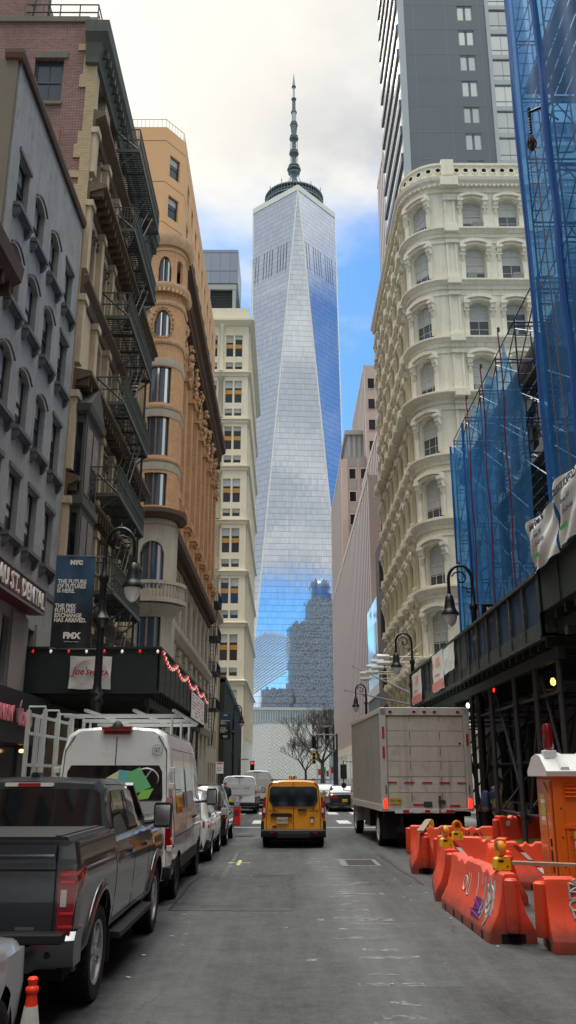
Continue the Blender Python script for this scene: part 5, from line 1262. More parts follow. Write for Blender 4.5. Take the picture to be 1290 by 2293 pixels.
# banners on sheds
for (y0, y1, z0, z1, lab, kind) in ((32.9, 35.3, 4.62, 5.8, 'smaller farther white and red pharmacy banner on the right shed', 1), (28.2, 30.3, 4.66, 5.9, 'larger white and red pharmacy banner on the right shed', 1), (26.3, 28.1, 5.05, 5.85, 'plain white notice sheet on the right shed beside the pharmacy banner', 0)):
    o = thing('shed_banner', lab, 'banner', (5.1, (y0 + y1) / 2, (z0 + z1) / 2), R(-90), 'banners on the right shed'); w = y1 - y0; h = z1 - z0
    a = cloth(w, h, amp=.012, seed=int(y0)); a.build('cloth', M['white'], o)
    if kind:
        text('lettering', 'CVS', .42, redlt, o, (.15, -.03, h * .22), ext=.003, sx=1., bold=.012)
        text('lettering', 'pharmacy', .22, redlt, o, (0, -.03, -.1), ext=.003, sx=1.1)
        g = MB(); g.prism([(0, -.13), (.14, .04), (.1, .12), (0, .07), (-.1, .12), (-.14, .04)], 'y', -.035, -.03); q0 = g.build('heart_emblem', redlt, o, loc=(-w * .36, 0, h * .22), ang=0)
        g = MB(); g.box(-w / 2 + .02, w / 2 - .02, -.034, -.03, -h / 2 + .03, -h / 2 + .3); g.build('red_band', redlt, o, ang=0)
    else:
        g = MB(); g.pipe([(-.6 + 1.2 * t / 10, -.03, .1 * math.sin(t * .5) - .1) for t in range(11)], .006, 4); g.build('printing', M['wf_grey'], o)
ink = mat('navy_ink', (36, 40, 70), .6, var=0); grn = mat('green_ink', (60, 150, 80), .6, var=0)
for (y, z, w, h, lab, t1, rot, sd_) in ((16.55, 6.45, 1.85, 1.05, 'crumpled white contractor banner with folded corner tied to the shed top, farther left of two', 'Safety Green 347', -9, 4), (14.75, 6.6, 1.7, 1.2, 'white scaffold contractor banner at the right edge, nearer of two', 'COLGATE SCAFFOLD', -4, 8)):
    o = thing('contractor_banner', lab, 'banner', (5.08, y, z), R(-90), 'contractor banners'); a = cloth(w, h, 20, 16, .06, sd_); c = a.build('cloth', M['white'], o)
    text('lettering', t1, .2, ink, o, (0, -.1, h * .3), ext=.003, sx=.72, bold=.006)
    text('lettering', 'Bronx, NY', .13, ink, o, (0, -.1, h * .08), ext=.002, sx=.9)
    text('lettering', '718-329-4500', .12, ink, o, (.1, -.1, -h * .1), ext=.002, sx=.9)
    g = MB(); g.box(-.4, -.0, -.1, -.095, -h * .34, -h * .27); g.build('green_mark', grn, o, ang=0)
# ---- blue scaffold + net
bluep = mat('blue_scaffold_paint', (30, 58, 98), .5, var=.2)
net = bpy.data.materials.new('blue_debris_net'); net.use_nodes = True; q = NB(net.node_tree); nt_ = net.node_tree; P = nt_.nodes['Principled BSDF']
P.inputs['Base Color'].default_value = (*lin((60, 150, 225)), 1); P.inputs['Roughness'].default_value = .7
ge = q.n('ShaderNodeNewGeometry'); tr_ = q.n('ShaderNodeBsdfTransparent'); tr_.inputs[0].default_value = (.52, .78, .98, 1); tl = q.n('ShaderNodeBsdfTranslucent'); tl.inputs[0].default_value = (*lin((70, 165, 240)), 1)
mx0 = q.n('ShaderNodeMixShader'); mx0.inputs[0].default_value = .5; q.l(P.outputs[0], mx0.inputs[1]); q.l(tl.outputs[0], mx0.inputs[2])
mx = q.n('ShaderNodeMixShader'); nz = q.noise(ge.outputs['Position'], .55, 4, .6); lw = q.n('ShaderNodeLayerWeight'); lw.inputs[0].default_value = .35
fac = q.m('SUBTRACT', .77, q.m('ADD', q.m('MULTIPLY', q.m('SUBTRACT', nz, .5), .6), q.m('MULTIPLY', lw.outputs[1], .35)), clamp=True)
q.l(fac, mx.inputs[0]); q.l(mx0.outputs[0], mx.inputs[1]); q.l(tr_.outputs[0], mx.inputs[2]); q.l(mx.outputs[0], nt_.nodes['Material Output'].inputs[0])
SF = thing('blue_scaffold', 'blue tube frame scaffold draped in blue netting over the grey building on the right', 'scaffold', (7, 25, 4.7))
def frame_part():
    a = MB(); 
    for x in (0, 1.45): a.tube((x, 0, 0), (x, 0, 1.93), .024, 6)
    a.tube((0, 0, 1.9), (1.45, 0, 1.9), .026, 6); a.tube((0, 0, 1.78), (1.45, 0, 1.78), .02, 5)
    a.pipe([(.42, 0, 1.78), (.42, 0, .45), (.36, 0, .36), (.0, 0, .34)], .02, 5)
    for z in (.75, 1.15, 1.5): a.tube((0, 0, z), (.42, 0, z), .016, 4)
    a.tube((1.45, 0, .9), (.9, 0, 1.78), .018, 5)
    return a.build('frame', bluep, SF)
fr0 = frame_part(); Ys = [19.0, 21.2, 23.4, 25.6, 27.8, 30.0]; Yn = [18.85, 16.7, 14.5]
for y in Ys:
    for k in range(5): inst(fr0, SF, (6.25 - 7, y - 25, .0 + 1.9 * k - .4 - .0))
for y in Yn:
    for k in range(12): inst(fr0, SF, (6.25 - 7, y - 25, 1.2 + 1.9 * k - 0.1 ))
kill(fr0)
def braces(ys_, z0, n, mt, nm='cross_brace'):
    for a, b_ in zip(ys_, ys_[1:]):
        g = MB()
        for k in range(n):
            z = z0 + 1.9 * k
            for x in (6.25, 7.7):
                g.tube((x, a, z + .3), (x, b_, z + 1.6), .016, 4); g.tube((x, b_, z + .3), (x, a, z + 1.6), .016, 4); g.tube((x, a, z + 1.85), (x, b_, z + 1.85), .018, 4)
        g.build(nm, mt, SF, world=True)
braces(Ys, 4.4, 5, bluep); braces(Yn, 5.8, 11, bluep)
braces([14.5, 12.3], 5.8, 11, bluep)
g = MB(); 
for z, a, b_ in ((9.6, 19, 25.6), (11.9, 19, 22), (19.2, 12, 18.8), (15.3, 12, 15), (23.1, 12, 17)):
    for k in range(5): g.box(6.35 + k * .27, 6.58 + k * .27, a, b_, z, z + .04)
g.build('planks', mat('weathered_planks', (96, 88, 74), .9, var=.25), SF, world=True, ang=0)
g = MB(); rr = random.Random(3)
for k in range(9): y = rr.uniform(19.5, 28); z = rr.uniform(6, 12.5); g.tube((6.1, y, z), (7.5, y + rr.uniform(-.4, .4), z + rr.uniform(-.3, .3)), .018, 5)
g.build('tie_bar', M['steel'], SF, world=True)
def netsheet(name, pts, fn, nx, nz_, seed=1, amp=.12):
    """pts: fn(u,v)->(x,y,z)"""
    rr = random.Random(seed); ph = [rr.random() * 6 for _ in range(5)]; a = MB(); vs_ = []
    for j in range(nz_ + 1):
        for i in range(nx + 1):
            u, v = i / nx, j / nz_; x, y, z = fn(u, v)
            d = amp * (.5 * math.sin(u * 23 + ph[0] + v * 2) + .3 * math.sin(u * 41 + ph[1] - v * 4) + .4 * math.sin(v * 9 + ph[2] + u * 6)); vs_.append((x + d, y, z))
    o = a.av(vs_)
    for j in range(nz_):
        for i in range(nx): q0 = o + j * (nx + 1) + i; a.af([q0, q0 + 1, q0 + nx + 2, q0 + nx + 1])
    return a.build(name, net, SF, world=True, ang=80)
def lowtop(y):   # net hung between post tops, sagging
    t = 13.65; k = (y - 21.8) / 2.2; f = k - math.floor(k); s_ = .55 * math.sin(math.pi * f) ** .8
    return t - s_ if y > 21.8 else 13.6 - (21.8 - y) * 1.9
netsheet('netting', None, lambda u, v: (6.12, 30.1 - 9.6 * u, 4.9 + (lowtop(30.1 - 9.6 * u) - 4.9) * v), 70, 26, 3, .07)
netsheet('netting', None, lambda u, v: (6.12 + 1.6 * u, 30.12, 4.9 + 8.7 * v), 10, 16, 4, .05)
netsheet('netting', None, lambda u, v: (6.1, 18.95 - 8.5 * u, 5.9 + 22 * v), 60, 40, 5, .07)
netsheet('netting', None, lambda u, v: (6.12 + 1.7 * u, 18.97, 8.5 + 19 * v), 8, 30, 6, .03)
g = MB(); g.pipe([(6.1 + .02 * math.sin(i), 18.95, 4.8 + i * 1.2) for i in range(20)], .06, 6); g.pipe([(6.08 + .03 * math.sin(i * 2), 16.72, 5.8 + i * 1.2) for i in range(19)], .085, 6); g.pipe([(6.12, 27.85, 4.8 + i * .8) for i in range(12)], .05, 5); g.pipe([(6.12, 30.08, 4.8 + i * .8) for i in range(12)], .04, 5); g.build('net_seam', mat('rolled_blue_net', (20, 84, 158), .7, var=.2), SF, world=True)
hose = mat('dark_red_hose', (122, 28, 62), .6, var=.1)
for y, x0 in ((22.1, 6.05), (24.4, 6.05), (26.7, 6.07)):
    o = thing('red_hose', {22.1: 'nearest', 24.4: 'middle', 26.7: 'farthest'}[y] + ' of the dark red hoses running down the blue netting', 'hose', (x0, y, 4.8), 0, 'red hoses on the scaffold'); g = MB(); top = 9.2 if y < 27 else 8.0; g.pipe([(.03 * math.sin(i * 1.7), .25 * (1 - i / 10) , top * i / 10) for i in range(11)], .02, 5); g.build('hose', hose, o)
    g = MB(); g.lathe([(.04, top), (.04, top + .12)], n=6); g.build('clamp', M['steelD'], o)
ho = thing('rope_hoist', 'pulley hoist arm with chain and bundled rope hanging off the near blue netting', 'hoist', (6.15, 17, 17.1))
g = MB(); g.tube((.25, -.3, .02), (-.35, .1, 0), .035, 6); g.tube((.2, -.3, -.55), (-.1, -.05, -.03), .025, 5); g.tube((-.33, .1, -.1), (-.33, .1, .12), .045, 6); g.build('arm', M['black'], ho)
g = MB()
for k in range(7): g.lathe([(.03, -.03), (.045, 0), (.03, .03)], c=(-.33, .1, -.12 - k * .075), n=6)
g.build('chain', M['steelD'], ho)
rope = mat('brown_rope', (120, 96, 84), .9, var=.2); g = MB(); rr = random.Random(6)
for k in range(9): a = rr.random() * 6; g.pipe([(-.33 + .1 * math.cos(a) * math.sin(t * .63), .1 + .1 * math.sin(a) * math.sin(t * .63), -.66 - .42 * t / 5) for t in range(6)], .022, 5)
g.build('rope_bundle', mat('dark_rope', (70, 46, 44), .9, var=.3), ho)
g = MB(); g.pipe([(-.3, .05, -.7), (-.28, 0, -4), (-.24, -.1, -9.8)], .016, 5); g.pipe([(-.4, .12, -1.0), (-.4, .1, -4), (-.4, .1, -9.4)], .012, 5); g.build('rope', rope, ho)
# ================================================================ street lamps, banners
glassL = mat('lamp_globe', (214, 216, 214), .15, var=0)
def street_lamp(x, y, side, label):
    o = thing('street_lamp', label, 'street lamp', (x, y, .14), 0 if side > 0 else math.pi, 'bishop crook street lamps')
    bk = M['black']; g = MB()
    g.lathe([(.26, 0), (.28, .1), (.2, .25), (.19, .7), (.23, .8), (.13, 1.0), (.11, 1.2), (.095, 3.2), (.13, 3.28), (.13, 3.36), (.1, 3.42), (.14, 3.5), (.1, 3.6), (.085, 3.7), (.08, 4.9), (.17, 5.02), (.19, 5.1), (.12, 5.2), (.085, 5.3), (.075, 5.9), (.11, 5.96), (.11, 6.05), (.06, 6.12), (.055, 6.45)], n=12); g.build('pole', bk, o)
    g = MB(); pts = [(0, 0, 6.4)] + [(.32 - .32 * math.cos(a), 0, 6.75 + .40 * math.sin(a)) for a in [math.pi * k / 12 for k in range(13)]] + [(.64, 0, 6.45)]
    g.pipe(pts, .045, 7); g.pipe([(.32 + (.24 - .018 * k) * math.cos(.3 + k * .55), 0, 6.78 + (.24 - .018 * k) * math.sin(.3 + k * .55)) for k in range(13)], .024, 5)
    g.pipe([(.10 - (.1 - .01 * k) * math.cos(k * .7), 0, 6.45 + (.1 - .01 * k) * math.sin(k * .7)) for k in range(9)], .02, 5); g.tube((.05, 0, 6.5), (.28, 0, 6.55), .02, 5); g.lathe([(.005, 7.15), (.035, 7.2), (.02, 7.24), (.005, 7.3)], c=(.32, 0, 0), n=7)
    g.build('crook_arm', bk, o)
    g = MB(); g.lathe([(.04, 6.48), (.055, 6.42), (.05, 6.36), (.1, 6.3), (.13, 6.16), (.15, 5.98), (.18, 5.92), (.235, 5.84), (.235, 5.79), (.2, 5.78)], c=(.64, 0, 0), n=16); g.build('lamp_hood', bk, o)
    g = MB(); g.lathe([(.19, 5.79), (.18, 5.68), (.13, 5.56), (.05, 5.48), (.005, 5.47)], c=(.64, 0, 0), n=16); g.build('globe', glassL, o)
    if side < 0: o.scale = (1.1, 1.1, 1.1)
    return o
street_lamp(-4.0, 18.9, 1, 'black bishop crook street lamp nearest on the left, beside the future exchange banner')
street_lamp(-4.0, 70, 1, 'distant black bishop crook street lamp on the left by the dark clad building')
street_lamp(5.6, 25.5, -1, 'large black bishop crook street lamp on the right against the blue netting')
street_lamp(5.6, 38.4, -1, 'middle black bishop crook street lamp against the cream building')
street_lamp(5.6, 61, -1, 'small far black bishop crook street lamp on the right above the box truck')
bm_ = bpy.data.materials.new('navy_black_banner'); bm_.use_nodes = True; q = NB(bm_.node_tree); P = bm_.node_tree.nodes['Principled BSDF']; P.inputs['Roughness'].default_value = .5
tcn = q.n('ShaderNodeTexCoord'); s = q.n('ShaderNodeSeparateXYZ'); q.l(tcn.outputs['Generated'], s.inputs[0]); q.l(q.mix(q.ss(s.outputs[2], .25, .8), lin((22, 24, 30)), lin((52, 84, 112))), P.inputs['Base Color'])
def fmx(x, y, z, w, h, rz, label, lines):
    o = thing('lamp_banner', label, 'banner', (x, y, z), rz, 'future exchange lamp banners'); cloth(w, h, 14, 26, .035, 3).build('cloth', bm_, o)
    k = w / .9; wt = sw
    text('lettering', 'NYC', .13 * k, wt, o, (.02, -.06, h * .42), ext=.003, bold=.012 * k)
    text('lettering', lines[0], .132 * k, wt, o, (-.37 * k, -.06, h * .16), ext=.003, bold=.004 * k, align='LEFT', sx=.86)
    text('lettering', lines[1], .132 * k, wt, o, (-.39 * k, -.06, -h * .13), ext=.003, bold=.004 * k, align='LEFT', sx=.86)
    text('lettering', 'FMX', .19 * k, wt, o, (.02, -.06, -h * .37), ext=.003, bold=.01 * k)
    text('lettering', 'a BGC Group company', .035 * k, wt, o, (.02, -.06, -h * .43), ext=.002)
    g = MB(); g.tube((-w / 2, 0, h / 2), (w / 2 + .2, 0, h / 2), .018, 5); g.tube((-w / 2, 0, -h / 2), (w / 2 + .2, 0, -h / 2), .018, 5); g.build('bracket', M['steel'], o); return o
fmx(-4.62, 18.8, 5.6, .86, 2.05, R(6), 'large navy banner about the future of futures hanging from the near left street lamp', ('THE FUTURE\nOF FUTURES\nIS HERE.', 'THE FMX\nFUTURES\nEXCHANGE\nHAS ARRIVED.'))
fmx(-4.62, 69.8, 5.65, .86, 2.05, 0, 'small navy exchange banner on the distant left street lamp', ('COMPETITION\nHAS\nARRIVED.', 'THE FMX\nFUTURES\nEXCHANGE\nIS HERE.'))
nb = thing('lamp_banner', 'black and red banner reading NYC financial behind the right shed parapet', 'banner', (6.12, 25.4, 5.95), 0); cloth(.62, 1.75, 10, 20, .03, 9).build('cloth', M['black'], nb)
g = MB(); g.box(-.305, .305, -.05, -.045, .25, .52); g.prism([(-.2, -.1), (.0, -.05), (.22, -.3), (.25, -.75), (-.05, -.8), (-.22, -.5)], 'y', -.05, -.045); g.build('red_print', mat('red_panel', (180, 44, 38), .6), nb, ang=0)
text('lettering', 'NYC', .16, sw, nb, (0, -.06, .7), ext=.003, bold=.012); text('lettering', 'financial', .13, sw, nb, (0, -.06, .38), ext=.003, bold=.006)
g = MB(); g.tube((-.45, 0, .87), (.3, 0, .87), .018, 5); g.build('bracket', M['steel'], nb)
ps = thing('parking_sign', 'small white and red parking sign on a post at the left kerb', 'sign', (-3.75, 52.5, .14)); g = MB(); g.tube((0, 0, 0), (0, 0, 2.7), .03, 6); g.build('post', M['steelD'], ps); g = MB(); g.box(-.2, .22, -.04, -.02, 1.95, 2.6); g.build('plate', M['white'], ps, ang=0); g = MB(); g.box(-.16, .18, -.05, -.04, 2.48, 2.56); g.box(-.14, .14, -.05, -.04, 2.25, 2.28); g.box(-.14, .1, -.05, -.04, 2.12, 2.15); g.build('printing', redink, ps, ang=0)
# ================================================================ far traffic signals, tree
amber = mat('amber_lit', (255, 70, 40), emit=(255, 60, 36), es=1.0, var=0); yel = mat('signal_yellow', (216, 172, 40), .5, var=.05)
def signal(x, y, z, label, lit='r', arm=None, polex=5.7):
    o = thing('traffic_signal', label, 'traffic signal', (polex, y, .0)); g = MB(); g.tube((0, 0, 0), (0, 0, z + 1.2), .11, 8); g.build('pole', M['steelD'], o)
    g = MB(); g.pipe([(0, 0, z + 1.0), ((x - polex) * .5, 0, z + 1.1), (x - polex - .4, 0, z + 1.05)], .07, 6); g.build('mast_arm', M['wf_grey'], o)
    h = MB(); X0 = x - polex; h.box(X0 - .22, X0 + .22, -.2, .2, z - .35, z + .9); hd = h.build('signal_head', yel if lit == 'y' else M['black'], o, ang=0)
    for k in range(3):
        g = MB(); g.lathe([(.01, -.25), (.15, -.25), (.15, -.2)], c=(X0, 0, z + .68 - .4 * k), n=12, ax='y'); g.build('lens', amber if (k == 0 and lit == 'r') else M['black'], hd)
    return o
signal(3.2, 98, 5.2, 'far black traffic signal on the mast arm near the bare tree', 'n'); signal(4.9, 104, 6.4, 'dark traffic signal high beside the pink ribbed block', 'n'); signal(-3.4, 96, 2.6, 'small pedestrian signal with red light on a mast arm left of the taxi', 'r', polex=-4.8); signal(3.3, 101, 3.6, 'yellow backed traffic signal above the right lane by the bare tree', 'y')
bark = mat('bare_bark', (92, 80, 70), .9, var=.2)
def tree(x, y, h, seed, label):
    o = thing('bare_tree', label, 'tree', (x, y, 0), 0, 'bare winter trees'); rr = random.Random(seed)
    tk = MB(); tk.pipe([(0, 0, 0), (.05 * h / 10, 0, h * .15), (0, .1, h * .28)], [h * .03, h * .026, h * .024], 8); tk.build('trunk', bark, o)
    cr = MB()
    def br_(p, d, L, r, lv):
        q0 = p; pts = [p]; dd = d
        for k in range(3):
            dd = (dd + Vector((rr.uniform(-.25, .25), rr.uniform(-.25, .25), rr.uniform(-.05, .25)))).normalized(); q0 = q0 + dd * L / 3; pts.append(q0)
        cr.pipe(pts, [r, r * .85, r * .7, r * .55], 4 if lv > 1 else 6)
        if lv >= 6: return
        for k in range(3):
            n = (dd + Vector((rr.uniform(-.9, .9), rr.uniform(-.9, .9), rr.uniform(-.35, .6)))).normalized(); br_(pts[-1] if k < 2 else pts[2], n, L * rr.uniform(.6, .85), max(r * .62, .03), lv + 1)
    for k in range(5):
        a = k * 1.26 + rr.random(); br_(Vector((0, .1, h * .27)), Vector((math.cos(a) * .8, math.sin(a) * .8, .8)).normalized(), h * .30, h * .017, 1)
    cr.build('crown', bark, o)
tree(9.4, 225, 18.5, 3, 'large bare winter tree in front of the marble cube hall'); tree(5.6, 240, 12, 5, 'smaller bare tree left of the large one before the marble cube hall'); tree(12.6, 200, 14, 8, 'bare tree partly hidden behind the pink ribbed block')
for k, (x, z, c) in enumerate(((7.2, 2.2, (214, 60, 90)), (8.3, 2.6, (60, 140, 90)), (9.1, 1.9, (220, 70, 100)), (10.2, 2.6, (200, 44, 50)))):
    o = thing('street_flag', ('pink', 'green', 'magenta', 'red')[k] + ' fabric street flag far away under the bare trees', 'flag', (x, 200 + k, 0)); g = MB(); g.tube((0, 0, 0), (0, 0, z + 2), .08, 5); g.build('pole', M['wf_grey'], o); cloth(.6, 1.3, 6, 8, .1, k).build('cloth', mat('flag_%s' % ('pink', 'green', 'magenta', 'red')[k], c, .7), o).location = (.5, 0, z + .6)
# ================================================================ vehicles
def paint(nm, c, met=.0, rough=.28, coat=1., dirtk=.0): return mat(nm, c, rough, metal=met, var=.03, coat=coat, vs=1.5, dirt=(2.5, .5, dirtk) if dirtk else None, dirtc=(90, 88, 82), obj=True)
VM = {'tyre': mat('tyre_rubber', (26, 26, 27), .85, var=.15, vs=12, bump=.4, bs=90), 'alloy': mat('alloy', (176, 178, 182), .35, metal=.45, var=.03), 'glass': mat('tinted_glass', (10, 12, 14), .04, metal=0., var=0, spec=1., coat=1.),
      'trim': mat('black_plastic', (30, 31, 33), .6, var=.1, vs=5), 'chrome': mat('chrome', (190, 192, 195), .12, metal=1, var=0), 'tail': mat('red_tail_lens', (150, 14, 22), .12, var=.15, vs=9, coat=1), 'tailw': mat('clear_lens', (200, 196, 190), .15, var=.05, coat=1),
      'brake': mat('lit_brake_lens', (255, 50, 30), .2, emit=(255, 50, 24), es=1.6, var=0), 'plate': mat('number_plate', (196, 192, 176), .5, var=.1, vs=20, obj=True), 'plateY': mat('yellow_number_plate', (214, 178, 70), .5, var=.05), 'seam': mat('panel_gap', (8, 8, 9), .7, var=0), 'under': mat('underbody', (12, 12, 13), .9, var=0), 'wsteel': mat('white_rack_steel', (196, 198, 196), .45, var=.06)}
class Body:
    def __init__(s, st, warp=None, dy=.09, dz=.13):
        s.st = st; s.warp = warp or (lambda y, z: 0.); s.y0, s.y1 = st[0][0], st[-1][0]
        ys = set()
        for a, b_ in zip(st, st[1:]):
            n = max(1, int((b_[0] - a[0]) / dy))
            for i in range(n + 1): ys.add(round(a[0] + (b_[0] - a[0]) * i / n, 5))
        s.ys = sorted(ys); s.sub = []
        N = len(st[0][1])
        for j in range(N - 1):
            m = max(math.dist(r_[1][j], r_[1][j + 1]) for r_ in st); s.sub.append(max(1, int(m / dz)))
    def ring(s, y):
        i = 0
        while i < len(s.st) - 2 and y > s.st[i + 1][0]: i += 1
        a, b_ = s.st[i], s.st[i + 1]; k = 0 if b_[0] == a[0] else min(max((y - a[0]) / (b_[0] - a[0]), 0), 1)
        return [(p[0] + (q_[0] - p[0]) * k, p[1] + (q_[1] - p[1]) * k) for p, q_ in zip(a[1], b_[1])]
    def dense(s, y):
        r_ = s.ring(y); o = []
        for j in range(len(r_) - 1):
            for k in range(s.sub[j]): u = k / s.sub[j]; o.append((r_[j][0] + (r_[j + 1][0] - r_[j][0]) * u, r_[j][1] + (r_[j + 1][1] - r_[j][1]) * u))
        return o + [r_[-1]]
    def sx(s, y, z):
        r_ = s.ring(y); best = 0
        for p, q_ in zip(r_, r_[1:]):
            lo, hi = sorted((p[1], q_[1]))
            if lo - 1e-6 <= z <= hi + 1e-6:
                k = 0 if hi - lo < 1e-6 else (z - p[1]) / (q_[1] - p[1]); best = max(best, p[0] + (q_[0] - p[0]) * k)
        return best
    def build(s, name, m, parent, arches=(), capmat=None):
        """arches: (y, z, r)"""
        a = MB(); rows = []
        for y in s.ys:
            d = s.dense(y); pts = [(x, y, z) for x, z in d] + [(-x, y, z) for x, z in d[::-1][1:]]; rows.append(pts)
        def fix(p, row_i):
            x, y, z = p
            for (ay, az, ar) in arches:
                dd = math.hypot(y - ay, z - az)
                if abs(x) > .45 and z < az + ar + .2 and abs(dd - ar) < .075 and dd > 1e-3: k = ar / dd; return (x, ay + (y - ay) * k, az + (z - az) * k)
            return p
        rows = [[fix(p, i) for p in r_] for i, r_ in enumerate(rows)]
        off = [a.av([(x, y + s.warp(y, z), z) for x, y, z in r_]) for r_ in rows]; n = len(rows[0])
        for i in range(len(rows) - 1):
            for j in range(n - 1):
                c = [rows[i][j], rows[i][j + 1], rows[i + 1][j + 1], rows[i + 1][j]]; cy = sum(p[1] for p in c) / 4; cz = sum(p[2] for p in c) / 4; cx = min(abs(p[0]) for p in c)
                if any(math.hypot(cy - ay, cz - az) < ar - .01 and cx > .35 for ay, az, ar in arches): continue
                a.af([off[i] + j, off[i] + j + 1, off[i + 1] + j + 1, off[i + 1] + j])
        a.af([off[0] + j for j in range(n)][::-1], 0); a.af([off[-1] + j for j in range(n)], 0)
        return a.build(name, m, parent, ang=32)
    def side(s, poly, name, m, parent, off=.004, sides=(1, -1), maxe=.12):
        """panel lying on the flank; poly (y,z); one object per side"""
        out = []
        for sd_ in sides:
            bm = bmesh.new(); vs_ = [bm.verts.new((0, y, z)) for y, z in poly]; f = bm.faces.new(vs_); bmesh.ops.triangulate(bm, faces=[f])
            for _ in range(5):
                es = [e for e in bm.edges if e.calc_length() > maxe]
                if not es: break
                bmesh.ops.subdivide_edges(bm, edges=es, cuts=1); bmesh.ops.triangulate(bm, faces=bm.faces[:])
            for v in bm.verts: y, z = v.co.y, v.co.z; v.co = (sd_ * (s.sx(y, z) + off), y + s.warp(y, z), z)
            me = bpy.data.meshes.new(name); bmesh.ops.recalc_face_normals(bm, faces=bm.faces); bm.to_mesh(me); bm.free(); me.materials.append(m); me.shade_smooth()
            o = bpy.data.objects.new(name, me); COL.objects.link(o); o.parent = parent; out.append(o)
        return out
    def seam(s, pts, parent, m=None, w=.012, sides=(1, -1), off=.003, name='panel_seam'):
        for sd_ in sides:
            g = MB()
            for (ya, za), (yb, zb) in zip(pts, pts[1:]):
                n = max(1, int(math.hypot(yb - ya, zb - za) / .12)); P2 = []
                for i in range(n + 1): y, z = ya + (yb - ya) * i / n, za + (zb - za) * i / n; P2.append((sd_ * (s.sx(y, z) + off - w * .4), y + s.warp(y, z), z))
                g.pipe(P2, w * .5, 4)
            g.build(name, m or VM['seam'], parent)
    def rear(s, poly, name, m, parent, th=.01, front=False, y=None):
        yy = s.y1 if front else s.y0; e = 1 if front else -1
        if y is not None: yy = y
        a = MB(); a.rings([[(x, yy + s.warp(yy, z) + e * th, z) for x, z in poly], [(x, yy + s.warp(yy, z) - e * .03, z) for x, z in poly]]); return a.build(name, m, parent, ang=30)
def rrect(x0, x1, z0, z1, r=.04, n=3):
    o = []
    for cx_, cz_, a0 in ((x1 - r, z0 + r, -90), (x1 - r, z1 - r, 0), (x0 + r, z1 - r, 90), (x0 + r, z0 + r, 180)):
        for k in range(n + 1): a = R(a0 + 90 * k / n); o.append((cx_ + r * math.cos(a), cz_ + r * math.sin(a)))
    return o
def wheels(parent, r, w, xo, ys, alloy=None, nsp=5, hub=False):
    a = MB(); k = .66
    a.lathe([(r * k, -w * .42), (r * .82, -w * .5), (r * .96, -w * .48), (r, -w * .36), (r, w * .36), (r * .96, w * .48), (r * .82, w * .5), (r * k, w * .42)], n=36, ax='x', cap=False)
    for j in range(40):
        t = 2 * math.pi * j / 40; c, s_ = math.cos(t), math.sin(t); a.M = Matrix.Rotation(t, 4, 'X'); a.box(-w * .42, w * .42, -.012, .012, r - .005, r + .008); a.M = None
    ty = a.build('tyre', VM['tyre'], parent); a = MB(); R1 = r * k
    a.lathe([(R1 * .9, w * .1), (R1 * .93, w * .42), (R1 * 1.02, w * .45), (R1 * 1.03, w * .4), (R1 * 1.0, -w * .4), (R1 * .95, -w * .42)], n=30, ax='x', cap=False)
    for j in range(nsp):
        a.M = Matrix.Rotation(2 * math.pi * j / nsp + .3, 4, 'X'); a.rings([[(w * .30, -.05, R1 * .12), (w * .40, -.02, R1 * .12), (w * .40, .02, R1 * .12), (w * .30, .05, R1 * .12)], [(w * .26, -.045, R1 * .95), (w * .38, -.035, R1 * .95), (w * .38, .035, R1 * .95), (w * .26, .045, R1 * .95)]]); a.M = None
    a.lathe([(.005, w * .42), (R1 * .16, w * .42), (R1 * .2, w * .3), (R1 * .2, w * .1)], n=16, ax='x')
    for j in range(5): t = 2 * math.pi * j / 5; a.lathe([(.002, w * .43), (.014, w * .43), (.014, w * .3)], c=(0, math.cos(t) * R1 * .28, math.sin(t) * R1 * .28), n=6, ax='x')
    rim = a.build('rim', alloy or VM['alloy'], ty); a = MB(); a.lathe([(.01, w * .06), (R1 * .92, w * .06)], n=24, ax='x'); a.build('brake_disc', VM['under'], ty)
    res = []
    for y in ys:
        for sd_ in (1, -1):
            c = inst(ty, parent, (sd_ * xo, y, r), 0 if sd_ > 0 else math.pi); c.name = 'wheel'; res.append(c)
    kill(ty); return res
def liner(parent, W, ys, r, z, deep=.38, ymax=None):
    for y in ys:
        for sd_ in (1, -1):
            a = MB(); x1 = W / 2 - .03; x0 = x1 - deep; n = 14
            for i in range(n):
                t0, t1 = math.pi * (i / n * 1.2 - .1), math.pi * ((i + 1) / n * 1.2 - .1)
                a.quad((sd_ * x0, y + r * math.cos(t0), z + r * math.sin(t0)), (sd_ * x1, y + r * math.cos(t0), z + r * math.sin(t0)), (sd_ * x1, y + r * math.cos(t1), z + r * math.sin(t1)), (sd_ * x0, y + r * math.cos(t1), z + r * math.sin(t1)))
            a.rings([[(sd_ * x0, y + r * math.cos(math.pi * (i / n * 1.2 - .1)), z + r * math.sin(math.pi * (i / n * 1.2 - .1))) for i in range(n + 1)], [(sd_ * (x0 - .01), y + r * math.cos(math.pi * (i / n * 1.2 - .1)), z + r * math.sin(math.pi * (i / n * 1.2 - .1))) for i in range(n + 1)]])
            a.build('wheel_arch', VM['under'], parent)
